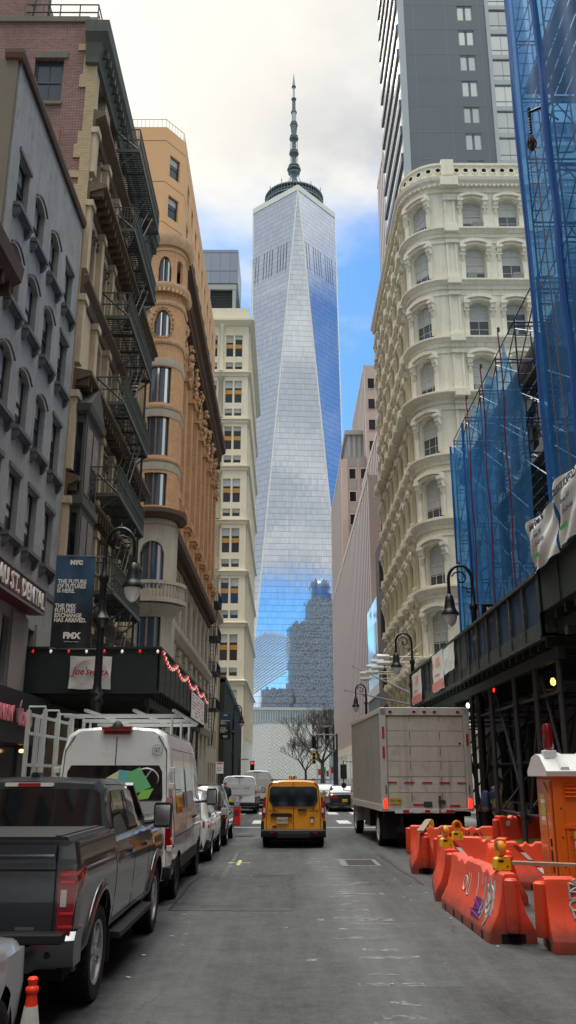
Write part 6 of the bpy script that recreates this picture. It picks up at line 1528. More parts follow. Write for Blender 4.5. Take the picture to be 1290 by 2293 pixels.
def mirror(parent, B, y, z, m, w=.2, h=.26, out=.24, sides=(1, -1), arm=.0):
    for sd_ in sides:
        x = B.sx(y, z - .05); a = MB()
        a.rings([[(sd_ * (x + out - w / 2 + px_ * w), y + dy_, z + pz * h) for px_, pz in ((0, .1), (.12, 0), (.85, 0), (1, .12), (1, .85), (.88, 1), (.1, 1), (0, .9))] for dy_ in (0, .05, .13)]); a.tube((sd_ * (x - .03), y + .08, z + h * .2), (sd_ * (x + out - w / 2 + .02), y + .08, z + h * .25), .03, 6)
        if arm: a.tube((sd_ * (x - .03), y + .08, z + h * .6), (sd_ * (x + out - w / 2 + .02), y + .08, z + h * .6), .025, 6)
        mo = a.build('mirror', m, parent); a = MB(); a.prism([(sd_ * (x + out - w / 2 + w * .08), z + h * .1), (sd_ * (x + out + w / 2 - w * .08), z + h * .1), (sd_ * (x + out + w / 2 - w * .08), z + h * .9), (sd_ * (x + out - w / 2 + w * .08), z + h * .9)], 'y', y - .006, y + .004); a.build('mirror_glass', VM['chrome'], mo, ang=0)
def handle(parent, B, y, z, m, sides=(1, -1)):
    for sd_ in sides: a = MB(); x = B.sx(y, z); a.rings([[(sd_ * (x + dx_), y + dy_, z + dz_) for dx_, dz_ in ((0, -.02), (.035, -.018), (.04, .018), (0, .02))] for dy_ in (-.1, -.07, .07, .1)]); a.build('door_handle', m, parent)
def under(parent, W, y0, y1, z0, z1): g = MB(); g.box(-W / 2 + .12, W / 2 - .12, y0, y1, z0, z1); g.build('underbody', VM['under'], parent, ang=0)
def plate(parent, x, y, z, txt, m=None, w=.3, h=.15):
    g = MB(); g.box(x - w / 2, x + w / 2, y - .012, y, z - h / 2, z + h / 2); o = g.build('number_plate', m or VM['plate'], parent, ang=0); text('lettering', txt, .09, mat('plate_ink', (40, 44, 70), .6, var=0) if 'plate_ink' not in bpy.data.materials else bpy.data.materials['plate_ink'], o, (x, y - .014, z), ext=.001, sx=.85); return o
# ---------------------------------------------------------------- pickup
def pickup():
    o = thing('pickup_truck', 'dark grey crew cab pickup truck with covered bed parked nearest on the left', 'pickup truck', (-2.71, 7.66, 0)); pm = paint('gunmetal_paint', (62, 66, 70), met=.55, rough=.3, dirtk=.25)
    lo = [(.0, .44), (.86, .44), (.95, .52), (.985, .72), (1.0, .95), (1.005, 1.08), (.99, 1.22)]
    bed = lo + [(.965, 1.36), (.95, 1.42), (.9, 1.43), (.5, 1.43), (.0, 1.43)]
    def cab(k, zr=1.95, b=1.30): return lo[:-1] + [(.985, 1.2), (.965, b), (.90, b + .04), (.79 - .02 * k, zr - .13), (.72 - .04 * k, zr - .03), (0., zr)]
    hood = lo[:-1] + [(.985, 1.15), (.95, 1.24), (.85, 1.31), (.7, 1.34), (.4, 1.36), (0, 1.37)]
    def sc(r_, k): return [(x * k, z) for x, z in r_]
    nose = [(x * .93, min(z, 1.22)) for x, z in hood]
    st = [(.2, sc(bed, .985)), (.3, bed), (1.92, bed), (1.93, cab(1, 1.9)), (2.1, cab(0)), (3.2, cab(0)), (3.75, cab(0, 1.9)), (4.25, cab(0, 1.55)), (4.55, cab(.5, 1.38, 1.26)), (4.6, hood), (5.4, hood), (5.75, sc(hood, .97)), (5.88, nose)]
    B = Body(st, lambda y, z: (max(0, z - 1.3) * .25 if 1.9 < y < 2.3 else 0)); AR = ((1.2, .45, .49), (4.88, .45, .49)); B.build('body', pm, o, AR); liner(o, 2.0, (1.2, 4.88), .48, .45)
    under(o, 2.0, .3, 5.7, .34, .5)
    for ay in (1.2, 4.88):      # flares
        for sd_ in (1, -1):
            g = MB(); P2 = []
            for i in range(19): t = math.pi * (i / 18 * 1.12 - .06); y, z = ay + .53 * math.cos(t), .45 + .53 * math.sin(t); P2.append([(sd_ * (B.sx(y, max(z, .46)) + dx_), ay + (.5 + rr_) * math.cos(t), .45 + (.5 + rr_) * math.sin(t)) for dx_, rr_ in ((-.03, -.015), (.03, -.015), (.035, .02), (.012, .07), (-.01, .075))])
            g.rings(P2); g.build('wheel_flare', pm, o)
    # tailgate
    B.rear(rrect(-.80, .80, .62, 1.40, .03), 'tailgate', pm, o, .03)
    t = B.rear([(-.80, 1.26), (.80, 1.26), (.80, 1.40), (-.80, 1.40)], 'tailgate_spoiler', pm, o, .055); B.rear([(-.8, 1.19), (.8, 1.19), (.8, 1.205), (-.8, 1.205)], 'crease', VM['seam'], o, .033)
    g = MB(); g.box(-.79, .79, .135, .17, 1.31, 1.325); g.build('crease_highlight', VM['chrome'], o, ang=0)
    B.rear(rrect(.50, .66, .74, .765, .01), 'badge', VM['chrome'], o, .04)
    for sd_ in (1, -1):
        p = [(sd_ * .845, .68), (sd_ * .955, .70), (sd_ * 1.0, 1.12), (sd_ * .97, 1.2), (sd_ * .835, 1.19)]
        g = MB(); g.rings([[(x, .145, z) for x, z in p], [(x * .998, .17, z) for x, z in p], [(sd_ * (B.sx(.33, z) + .004) if abs(x) > .9 else x, .33, z) for x, z in p], [(sd_ * (B.sx(.52, z) + .003) if abs(x) > .9 else x, .48, z) for x, z in p]]); tl = g.build('tail_light', VM['tail'], o, ang=25)
        g = MB(); g.box(*sorted((sd_ * .865, sd_ * .915)), .138, .146, .92, 1.05); g.build('reversing_lens', VM['tailw'], tl, ang=0)
        g = MB(); [g.box(*sorted((sd_ * .86, sd_ * .975)), .139, .146, z, z + .02) for z in (.76, .86, 1.10, 1.16)]; g.build('lens_bar', VM['brake'] if 0 else mat('bright_red_lens_%d' % sd_, (214, 40, 48), .2, var=0, coat=1), tl, ang=0)
    # bumper
    g = MB(); prof = [(.0, .44), (-.03, .5), (-.03, .64), (.02, .7), (.25, .7), (.25, .44)]
    g.rings([[(x, .03 + yy + abs(x) ** 3 * .14, z + (.0 if abs(x) < .7 else .03)) for yy, z in prof] for x in (-1.0, -.95, -.72, -.66, .66, .72, .95, 1.0)]); g.build('rear_bumper', mat('bumper_chrome', (112, 116, 120), .22, metal=1, var=0), o, ang=30)
    g = MB(); g.box(-.93, .93, -.01, .25, .66, .735); g.box(-.2, .2, -.025, .0, .48, .6); g.build('bumper_step', VM['trim'], o, ang=0, bev=.01)
    g = MB()
    for x in (-.5, .5, .8): g.lathe([(.005, -.012), (.028, -.012), (.03, .02)], c=(x, .01 + abs(x) ** 3 * .14, .57), n=12, ax='y')
    g.build('parking_sensor', VM['trim'], o); g = MB(); g.tube((.45, -.02, .36), (.45, .5, .36), .045, 10); g.build('exhaust', VM['trim'], o)
    plate(o, 0, -.03, .54, 'KHD 2719')
    # tonneau cover
    g = MB(); g.prism([(-.88, 1.43), (.88, 1.43), (.86, 1.455), (-.86, 1.455)], 'y', .26, 1.9)
    for sx_ in (-.78, .78): g.box(sx_ - .025, sx_ + .025, .28, 1.9, 1.455, 1.465)
    g.build('tonneau_cover', mat('tonneau', (34, 36, 38), .55, var=.08), o, ang=0)
    for z in (1.372, 1.395): g = MB(); [g.box(sd_ * .962 - .004, sd_ * .962 + .01, .3, 1.9, z, z + .006) for sd_ in (1, -1)]; g.build('bed_rail_trim', VM['trim'], o, ang=0)
    # glass
    def rq(p, nm, m, th): 
        a = MB(); a.rings([[(x, 1.93 + max(0, z - 1.3) * .25 - th, z) for x, z in p], [(x, 1.96 + max(0, z - 1.3) * .25, z) for x, z in p]]); return a.build(nm, m, o, ang=30)
    rq([(-.82, 1.44), (.82, 1.44), (.76, 1.78), (.68, 1.82), (-.68, 1.82), (-.76, 1.78)], 'rear_window', VM['glass'], .012)
    a = rq([(-.3, 1.46), (-.285, 1.46), (-.285, 1.80), (-.3, 1.80)], 'window_divider', VM['seam'], .016); rq([(.285, 1.46), (.3, 1.46), (.3, 1.80), (.285, 1.80)], 'window_divider', VM['seam'], .016)
    rq(rrect(-.26, .26, 1.845, 1.885, .015), 'high_brake_light', VM['tailw'], .02); rq(rrect(-.12, .12, 1.85, 1.88, .01), 'brake_lens', VM['tail'], .024)
    B.side([(2.2, 1.37), (2.98, 1.37), (2.98, 1.80), (2.36, 1.80), (2.2, 1.7)], 'rear_side_window', VM['glass'], o, .006); B.side([(3.06, 1.37), (3.98, 1.37), (4.02, 1.42), (3.62, 1.78), (3.06, 1.80)], 'front_side_window', VM['glass'], o, .006)
    B.side([(2.14, 1.335), (4.05, 1.335), (4.05, 1.355), (2.14, 1.355)], 'window_sill_trim', VM['chrome'], o, .01)
    g = MB(); g.rings([[(x * .8, 3.82 + (1.9 - z) * 1.25, z + .012) for x, z in ((-1, 1.86), (1, 1.86), (1.1, 1.42), (-1.1, 1.42))], [(x * .8, 3.8 + (1.9 - z) * 1.25, z - .02) for x, z in ((-1, 1.86), (1, 1.86), (1.1, 1.42), (-1.1, 1.42))]]); g.build('windscreen', VM['glass'], o)
    for y in (1.925, 3.02, 4.12): B.seam([(y, .56), (y, 1.33)], o)
    B.seam([(2.0, .56), (4.1, .56)], o); B.seam([(1.93, .9), (1.93, 1.4)], o, w=.03); B.seam([(2.13, 1.36), (2.13, 1.8), (2.3, 1.86), (3.65, 1.84), (4.1, 1.42)], o, w=.022)
    B.seam([(2.0, .80), (4.1, .84)], o, m=pm, w=.03)
    handle(o, B, 2.78, 1.16, pm); handle(o, B, 3.85, 1.16, pm); mirror(o, B, 4.0, 1.33, VM['trim'], .22, .30, .2)
    for sd_ in (1, -1):
        g = MB(); g.prism([(sd_ * .9, .40), (sd_ * 1.06, .40), (sd_ * 1.06, .45), (sd_ * .9, .46)], 'y', 1.95, 4.15); g.box(*sorted((sd_ * .85, sd_ * .95)), 2.3, 2.36, .36, .46); g.box(*sorted((sd_ * .85, sd_ * .95)), 3.7, 3.76, .36, .46); g.build('running_board', VM['trim'], o, ang=0)
        g = MB(); g.box(*sorted((sd_ * .78, sd_ * .99)), 1.75, 1.765, .22, .5); g.build('mud_flap', VM['trim'], o, ang=0)
    g = MB(); g.rings([[(x, y, z) for x, z in ((-.05, 1.95), (.05, 1.95), (.03, 1.99), (-.03, 1.99))] for y in (2.25, 2.42)]); g.build('roof_antenna', VM['trim'], o)
    wheels(o, .405, .27, .86, (1.2, 4.88), nsp=6)
    g = MB(); g.box(-.9, .9, 5.84, 5.95, .6, 1.15); g.build('grille', VM['trim'], o, ang=0)
pickup()
# ---------------------------------------------------------------- tall panel van
def panel_van(name, label, loc, rz, pm, H=2.74, L=5.9, W=2.0, big=True):
    o = thing(name, label, 'van', loc, rz); h = W / 2; k = H / 2.74
    lo = [(0, .36), (h * .86, .36), (h * .95, .42), (h * .985, .7), (h, 1.0 * k), (h * .985, 1.4 * k)]
    def c(zr): t = zr / 2.74 if zr > 1.7 else 1; return lo + [(h * .94, zr * .66), (h * .89, zr * .86), (h * .82, zr * .955), (h * .66, zr * .99), (h * .3, zr), (0, zr)]
    hd = lo[:-1] + [(h * .95, 1.1), (h * .92, 1.16), (h * .85, 1.2), (h * .75, 1.23), (h * .6, 1.25), (h * .3, 1.27), (0, 1.28)]
    def sc(r_, q_): return [(x * q_, z) for x, z in r_]
    st = [(0, sc(c(H - .05), .93)), (.05, sc(c(H - .01), .985)), (.16, c(H)), (L * .66, c(H)), (L * .76, c(H - .12)), (L * .83, c(H * .78)), (L * .88, hd), (L * .96, sc(hd, .97)), (L, [(x * .85, min(z, 1.0)) for x, z in hd])]
    B = Body(st, lambda y, z: max(0, z - 1.0) * .06 * max(0, 1 - y / 1.5), dz=.16); ya, yb = 1.0, 1.0 + L * .62; rw = .34
    B.build('body', pm, o, ((ya, rw, .42), (yb, rw, .42))); liner(o, W, (ya, yb), .41, rw); under(o, W, .2, L - .3, .26, .4); wheels(o, rw, .24, h - .15, (ya, yb), alloy=VM['trim'], nsp=8)
    z0 = 1.36 * k; z1 = 2.12 * k; wx = h * .80
    B.rear([(-wx, z0 + .25), (-wx * .88, z0 + .04), (-wx * .75, z0), (wx * .75, z0), (wx * .88, z0 + .04), (wx, z0 + .25), (wx * .97, z1 - .1), (wx * .9, z1), (-wx * .9, z1), (-wx * .97, z1 - .1)], 'rear_window', VM['glass'] if big else VM['tailw'], o, .01)
    B.rear([(-.006, .5), (.006, .5), (.006, H * .94), (-.006, H * .94)], 'door_seam', VM['seam'], o, .013)
    e = h * .90
    for sd_ in (1, -1):
        B.rear([(sd_ * e, .55), (sd_ * (e + .008), .55), (sd_ * (e - .06), H * .86), (sd_ * (e - .2), H * .945), (sd_ * (e - .215), H * .945), (sd_ * (e - .072), H * .86)], 'door_edge', VM['seam'], o, .012)
        g = MB(); p = [(.05, .82 * k), (.19, .86 * k), (.21, 1.0 * k), (.13, 1.3 * k), (.11, 1.62 * k), (.04, 1.64 * k)]
        g.rings([[(sd_ * (h * .93), .0, z) for y, z in p], [(sd_ * (B.sx(max(y, .06), z) + .006), y, z) for y, z in p]]); g.rings([[(sd_ * h * .87, -.012, z) for z in (.84 * k, 1.62 * k)] + [(sd_ * h * .955, -.012, z) for z in (1.62 * k, .84 * k)], [(sd_ * h * .87, .05, z) for z in (.84 * k, 1.62 * k)] + [(sd_ * h * .96, .05, z) for z in (1.62 * k, .84 * k)]]); tl = g.build('tail_light', VM['tail'], o, ang=25)
        g = MB(); g.box(*sorted((sd_ * h * .88, sd_ * h * .93)), -.018, -.01, 1.15 * k, 1.42 * k); g.build('reversing_lens', VM['tailw'], tl, ang=0)
        for z in (.8, 1.75 * k, 2.0 * k): g = MB(); g.box(*sorted((sd_ * h * .9, sd_ * h * .985)), -.02, .1, z, z + .09); g.build('hinge', M['white'], o, ang=0, bev=.008)
    g = MB(); g.rings([[(x, -.09 + abs(x) ** 3 * .12 + yy, z) for yy, z in ((0, .38), (-.02, .42), (-.02, .56), (.05, .6), (.2, .6), (.2, .38))] for x in (-h * .97, -h * .8, 0, h * .8, h * .97)]); g.build('rear_bumper', VM['trim'], o, ang=30)
    plate(o, -.3, -.012, .8, 'T70 4182', VM['plate']); B.rear(rrect(.02, .16, 1.16 * k, 1.22 * k, .02), 'door_handle', VM['trim'], o, .03); B.rear(rrect(-.22, .22, H * .955, H * .975, .01), 'high_brake_light', VM['tail'], o, .03)
    B.side([(.5, .46), (ya - .42, .5), (ya - .42, .66), (.05, .66)], 'lower_cladding', VM['trim'], o, .012)
    B.side([(ya + .43, .42), (yb - .43, .42), (yb - .43, .64), (ya + .43, .64)], 'sill_cladding', VM['trim'], o, .012)
    for y in (L * .33, L * .56, L * .80): B.seam([(y, .5), (y, H * .9 if y < L * .7 else 1.3)], o)
    B.seam([(.3, 1.0 * k), (L * .8, 1.02 * k)], o, w=.014); B.seam([(.3, H * .87), (L * .66, H * .87)], o, w=.016)
    B.side([(L * .66, 1.38 * k), (L * .80, 1.38 * k), (L * .78, 1.60 * k), (L * .73, 1.95 * k), (L * .66, 1.98 * k)], 'cab_window', VM['glass'], o, .006)
    if big:
        B.side([(.45, z0), (L * .3, z0), (L * .3, z1 - .02), (.45, z1 - .02)], 'side_window', VM['glass'], o, .006); B.side([(L * .35, z0), (L * .54, z0), (L * .54, z1 - .02), (L * .35, z1 - .02)], 'side_window', VM['tailw'] if 0 else pm, o, .012)
    handle(o, B, L * .59, 1.2 * k, VM['trim']); handle(o, B, L * .53, 1.2 * k, VM['trim']); mirror(o, B, L * .80, 1.36 * k, VM['trim'], .22, .34, .24)
    g = MB(); g.rings([[(x, L * (.775 + .0) + (H * .93 - z) * .62 + dd, z) for x, z in ((-h * .78, H * .9), (h * .78, H * .9), (h * .88, 1.35), (-h * .88, 1.35))] for dd in (-.02, .05)]); g.build('windscreen', VM['glass'], o)
    return o, B
vw = paint('white_van_paint', (240, 242, 240), rough=.3, dirtk=.18)
o, B = panel_van('glaziers_van', 'tall white glazier van with glass racks parked behind the grey pickup', (-2.78, 14.85, 0), 0, vw)
# sticker on the window, number, racks, camera
for k, (c, p) in enumerate((((224, 228, 170), [(-.12, 1.90), (.12, 2.04), (.2, 1.72), (.02, 1.66)]), ((120, 190, 200), [(.08, 1.66), (.12, 2.05), (.42, 2.02), (.38, 1.60)]), ((120, 200, 140), [(.28, 1.62), (.26, 2.0), (.46, 2.09), (.66, 1.78)]), ((150, 214, 90), [(.42, 1.58), (.62, 1.6), (.7, 1.76), (.5, 1.72)]))):
    B.rear([(x - .05, z) for x, z in p], 'window_sticker', mat('sticker_%s' % ('cream', 'teal', 'green', 'lime')[k], c, .4, var=.05), o, .014 + .002 * k)
g = MB(); g.pipe([(.62 - .62 * t + .14 * math.sin(t * 3.1), .045 + .01 * t, 2.05 - .42 * t + .05 * math.sin(t * 6)) for t in [k / 12 for k in range(13)]], .014, 5); g.pipe([(.52 + .2 * math.cos(a), .055, 1.9 + .17 * math.sin(a)) for a in [-.6 + k * .25 for k in range(13)]], .016, 5); g.build('swoosh_emblem', VM['tailw'], o)
gi = mat('green_ink_number', (70, 120, 84), .6, var=0); g = MB(); g.pipe([(.68 + .085 * math.cos(a), .062, 2.36 + .085 * math.sin(a)) for a in [math.pi * 2 * j / 20 for j in range(21)]], .005, 4); g.build('number_ring', gi, o); text('lettering', '07', .12, gi, o, (.68, .06, 2.36), ext=.002, sx=.8)
g = MB(); g.lathe([(.1, 2.7), (.09, 2.76), (.05, 2.82), (.01, 2.84)], c=(0, .1, 0), n=10); g.build('camera_pod', VM['trim'], o); g = MB(); g.rings([[(x, y, z) for y, z in ((.02, 2.69), (.02, 2.73), (.2, 2.75), (.2, 2.69))] for x in (-.25, .25)]); g.build('roof_brake_light', VM['tail'], o)
g = MB()
for y in (.5, 1.9, 3.3):
    g.tube((-1.0, y, 2.93), (1.0, y, 2.93), .028, 6); [g.tube((x, y, 2.62), (x, y, 2.93), .024, 6) for x in (-.85, .85)]
    g.box(-1.0, 1.0, y - .03, y + .03, 2.93, 2.97)
for x in (-.5, .3, .95): g.box(x - .025, x + .025, -.15, 3.9, 2.97, 3.01)
g.build('roof_rack', VM['wsteel'], o, ang=0)
for yy in (-.0, .9, 1.9, 2.9):
    g = MB(); g.tube((-1.05, yy, .6), (-1.38, yy, .6), .03, 6); g.box(-1.50, -1.44, yy - .04, yy + .04, .5, 3.0); g.box(-1.22, -1.17, yy - .04, yy + .04, .6, 3.02)
    g.pipe([(-1.47, yy, 2.95), (-1.47, yy, 3.06), (-1.2, yy, 3.06), (-1.2, yy, 2.97)], .02, 5); g.build('side_rack_post', VM['wsteel'], o, ang=0)
g = MB()
for z in (.62, 1.1, 1.6, 2.1, 2.6, 2.9): g.box(-1.44, -1.40, 0, 2.9, z, z + .05)
for y in (.2, .35, .6): g.box(-1.42, -1.38, y, y + .03, .6, 2.9)
g.build('side_rack_rails', VM['wsteel'], o, ang=0)
wv = paint('white_van_paint_far', (214, 216, 216), rough=.35, dirtk=.3)
def small(o, t, z=1.2): pass
o, B = panel_van('cargo_van', 'white medium cargo van with faded blue logo driving ahead on the left near the crossing', (-2.45, 49.6, 0), 0, wv, H=1.98, L=5.2, W=1.98, big=False)
lb = mat('faded_blue_logo', (150, 176, 196), .5, var=0); B.rear(rrect(.25, .6, 1.3, 1.42, .05), 'logo_emblem', lb, o, .02); B.rear(rrect(-.6, -.05, 1.32, 1.36, .01), 'logo_band', lb, o, .02); B.rear(rrect(-.62, -.3, .62, .7, .01), 'yellow_sticker', mat('yellow_sticker', (220, 190, 60), .5), o, .03)
o, B = panel_van('cargo_van', 'white taller van partly hidden right behind the medium white cargo van', (-1.75, 58.2, 0), 0, wv, H=2.3, L=5.6, W=1.98, big=False)
# ---------------------------------------------------------------- SUV / sedan bodies
def carlike(name, label, loc, rz, pm, L=4.6, W=1.88, H=1.64, kind='suv', tail='tail', cat='SUV', hatch=.5, mir=None, pl=True, my=None):
    o = thing(name, label, cat, loc, rz); h = W / 2; bz = .95 if kind == 'suv' else .92; g0 = .24 if kind == 'suv' else .18
    lo = [(0, g0 + .02), (h * .84, g0 + .02), (h * .93, g0 + .1), (h * .975, .5), (h, .68), (h * .99, bz - .06), (h * .95, bz)]
    def cab(zr, tw=.70): return lo + [(h * .91, bz + .03), (h * (tw + .08), bz + (zr - bz) * .72), (h * tw, zr - .05), (h * tw * .7, zr - .005), (0, zr)]
    def deck(z, w_=.9): return lo[:-1] + [(h * .955, z - .06), (h * .93, z - .03), (h * w_, z - .015), (h * .8, z - .005), (h * .5, z + .01), (0, z + .02)]
    def sc(r_, q_, zm=None): return [(x * q_, z if zm is None else min(z, zm)) for x, z in r_]
    if kind == 'suv':
        st = [(0, sc(cab(bz + .12), .90)), (.06, sc(cab(bz + .3), .955)), (.2, sc(cab(bz + .42), .985)), (.5, cab(H - .08)), (.85, cab(H - .01)), (L * .42, cab(H)), (L * .55, cab(H - .06)), (L * .68, cab(bz + .2, .74)), (L * .74, deck(bz + .08)), (L * .92, sc(deck(bz), .97)), (L, sc(deck(bz - .1), .86, .8))]
    else:
        st = [(0, sc(deck(bz), .90)), (.08, sc(deck(bz + .04), .96)), (.55, deck(bz + .06)), (.75, cab(bz + .12, .76)), (1.35, cab(H - .06)), (L * .42, cab(H)), (L * .52, cab(H - .05)), (L * .68, cab(bz + .1, .76)), (L * .73, deck(bz + .04)), (L * .92, sc(deck(bz - .05), .97)), (L, sc(deck(bz - .2), .86, .7))]
    B = Body(st, dz=.15); rw = .35 if kind == 'suv' else .32; ya = .92; yb = ya + L * .6; B.build('body', pm, o, ((ya, rw, rw + .07), (yb, rw, rw + .07))); liner(o, W, (ya, yb), rw + .06, rw, .3); under(o, W, .2, L - .3, g0 - .04, g0 + .08); wheels(o, rw, .225, h - .13, (ya, yb), nsp=5)
    zt = B.ring(.3)[-1][1]
    if kind == 'suv':
        g = MB(); zz = lambda y: B.ring(y)[-2][1]; 
        rowz = [(.07, .66), (.2, .68), (.4, .66), (.6, .62), (.8, .58)]
        pts_ = [[(-h * w_, y, B.ring(y)[-3][1] * .4 + B.ring(y)[-1][1] * .6 + .018), (0, y, B.ring(y)[-1][1] + .02), (h * w_, y, B.ring(y)[-3][1] * .4 + B.ring(y)[-1][1] * .6 + .018)] for y, w_ in rowz]
        a = MB(); oo = [a.av(p) for p in pts_]
        for i in range(4):
            for j in range(2): a.af([oo[i] + j, oo[i] + j + 1, oo[i + 1] + j + 1, oo[i + 1] + j])
        a.build('rear_window', VM['glass'], o)
        wy0, wy1 = .75, L * .62
    else:
        a = MB(); pts_ = [[(-h * w_, y, B.ring(y)[-1][1] + .004), (0, y, B.ring(y)[-1][1] + .014), (h * w_, y, B.ring(y)[-1][1] + .004)] for y, w_ in ((.72, .72), (1.0, .66), (1.32, .60))]; oo = [a.av(p) for p in pts_]
        for i in range(2):
            for j in range(2): a.af([oo[i] + j, oo[i] + j + 1, oo[i + 1] + j + 1, oo[i + 1] + j])
        a.build('rear_window', VM['glass'], o); wy0, wy1 = 1.15, L * .60
    zt1 = H - .17; b0 = bz + .05
    mid = (wy0 + wy1) / 2
    B.side([(wy0 - (.1 if kind == 'suv' else .25), b0), (mid - .04, b0), (mid - .04, zt1), (wy0 + .15, zt1 - .02)], 'rear_side_window', VM['glass'], o, .006); B.side([(mid + .04, b0), (wy1 + .12, b0), (wy1 - .35, zt1 - .04), (mid + .04, zt1)], 'front_side_window', VM['glass'], o, .006)
    for y in (mid, wy0 + .15, wy1): B.seam([(y, g0 + .2), (y, bz)], o)
    handle(o, B, mid - .18, bz - .1, pm); handle(o, B, wy1 - .3 if 0 else mid + .8, bz - .1, pm); mirror(o, B, my or wy1 + .02, bz + .02 + (.25 if my else 0), mir or pm, .2, .3 if my else .17, .17)
    tm = VM[tail]
    for sd_ in (1, -1):
        g = MB(); z0_, z1_ = (bz - .16, bz - .02) if kind == 'suv' else (bz - .18, bz - .03)
        g.rings([[(sd_ * h * .45, -.012, z0_ + .02), (sd_ * h * .45, -.012, z1_ - .02), (sd_ * h * .45, .04, z1_), (sd_ * h * .45, .04, z0_)], [(sd_ * h * .84, -.012, z0_), (sd_ * h * .84, -.012, z1_), (sd_ * h * .82, .06, z1_), (sd_ * h * .82, .06, z0_)],
                 [(sd_ * (B.sx(.08, z0_) + .01), .06, z0_), (sd_ * (B.sx(.08, z1_) + .01), .06, z1_), (sd_ * h * .8, .1, z1_), (sd_ * h * .8, .1, z0_)], [(sd_ * (B.sx(.3, z0_) + .006), .3, z0_ + .04), (sd_ * (B.sx(.3, z1_) + .006), .3, z1_), (sd_ * h * .85, .3, z1_), (sd_ * h * .85, .3, z0_ + .04)]]); g.build('tail_light', tm, o, ang=25)
        g = MB(); g.prism([(0.04, g0 + .08), (ya - rw - .08, g0 + .12), (ya - rw - .08, .42), (.04, .52)], 'x', *sorted((sd_ * h * .8, sd_ * (h * .965)))); g.build('bumper_corner', VM['trim'] if kind == 'suv' else pm, o, ang=0)
    g = MB(); g.rings([[(x, -.05 + abs(x) ** 3 * .12 + yy, z) for yy, z in ((0, g0 + .06), (-.01, .34), (.0, .5), (.14, .52), (.14, g0 + .06))] for x in (-h * .93, -h * .7, 0, h * .7, h * .93)]); g.build('rear_bumper', VM['trim'] if kind == 'suv' else pm, o, ang=30)
    if pl: plate(o, 0, -.035, .66 if kind == 'suv' else .62, 'JRK 4408', VM['plateY'])
    g = MB(); g.rings([[(x, L * .565 + (H - .1 - z) * 1.25 + dd, z) for x, z in ((-h * .62, H - .1), (h * .62, H - .1), (h * .8, bz + .12), (-h * .8, bz + .12))] for dd in (-.02, .02)]); g.build('windscreen', VM['glass'], o)
    return o, B
carlike('white_suv', 'pearl white SUV parked ahead of the glazier van on the left', (-2.68, 21.75, 0), 0, paint('pearl_white_paint', (222, 222, 222), met=.1, rough=.25), mir=None)
carlike('dark_suv', 'black cherry SUV parked at the left kerb ahead of the white SUV', (-2.62, 26.75, 0), 0, paint('dark_cherry_paint', (34, 24, 28), met=.3, rough=.25), L=4.8, H=1.72)
carlike('silver_suv', 'silver SUV at the lower left edge with black mirror, mostly out of frame', (-2.60, 2.0, 0), 0, paint('silver_paint', (176, 178, 182), met=.5, rough=.3), L=4.65, H=1.75, mir=VM['trim'], my=3.42)
carlike('black_sedan', 'black sedan with orange plate across the crossing, right of the yellow taxi', (3.45, 52.4, 0), 0, paint('black_paint_gloss', (24, 26, 28), rough=.2), L=4.8, W=1.86, H=1.46, kind='sedan', cat='sedan')
carlike('silver_sedan', 'pale silver car with glowing brake lights beyond the black sedan', (2.75, 61, 0), 0, paint('pale_silver_paint', (180, 182, 184), met=.3), L=4.7, W=1.84, H=1.46, kind='sedan', tail='brake', cat='sedan')
carlike('grey_hatchback', 'distant grey car beside the far end of the street on the right', (.2, 84, 0), 0, paint('grey_paint', (120, 124, 128), met=.3), L=4.6, W=1.84, H=1.5, kind='sedan', tail='brake', cat='car')
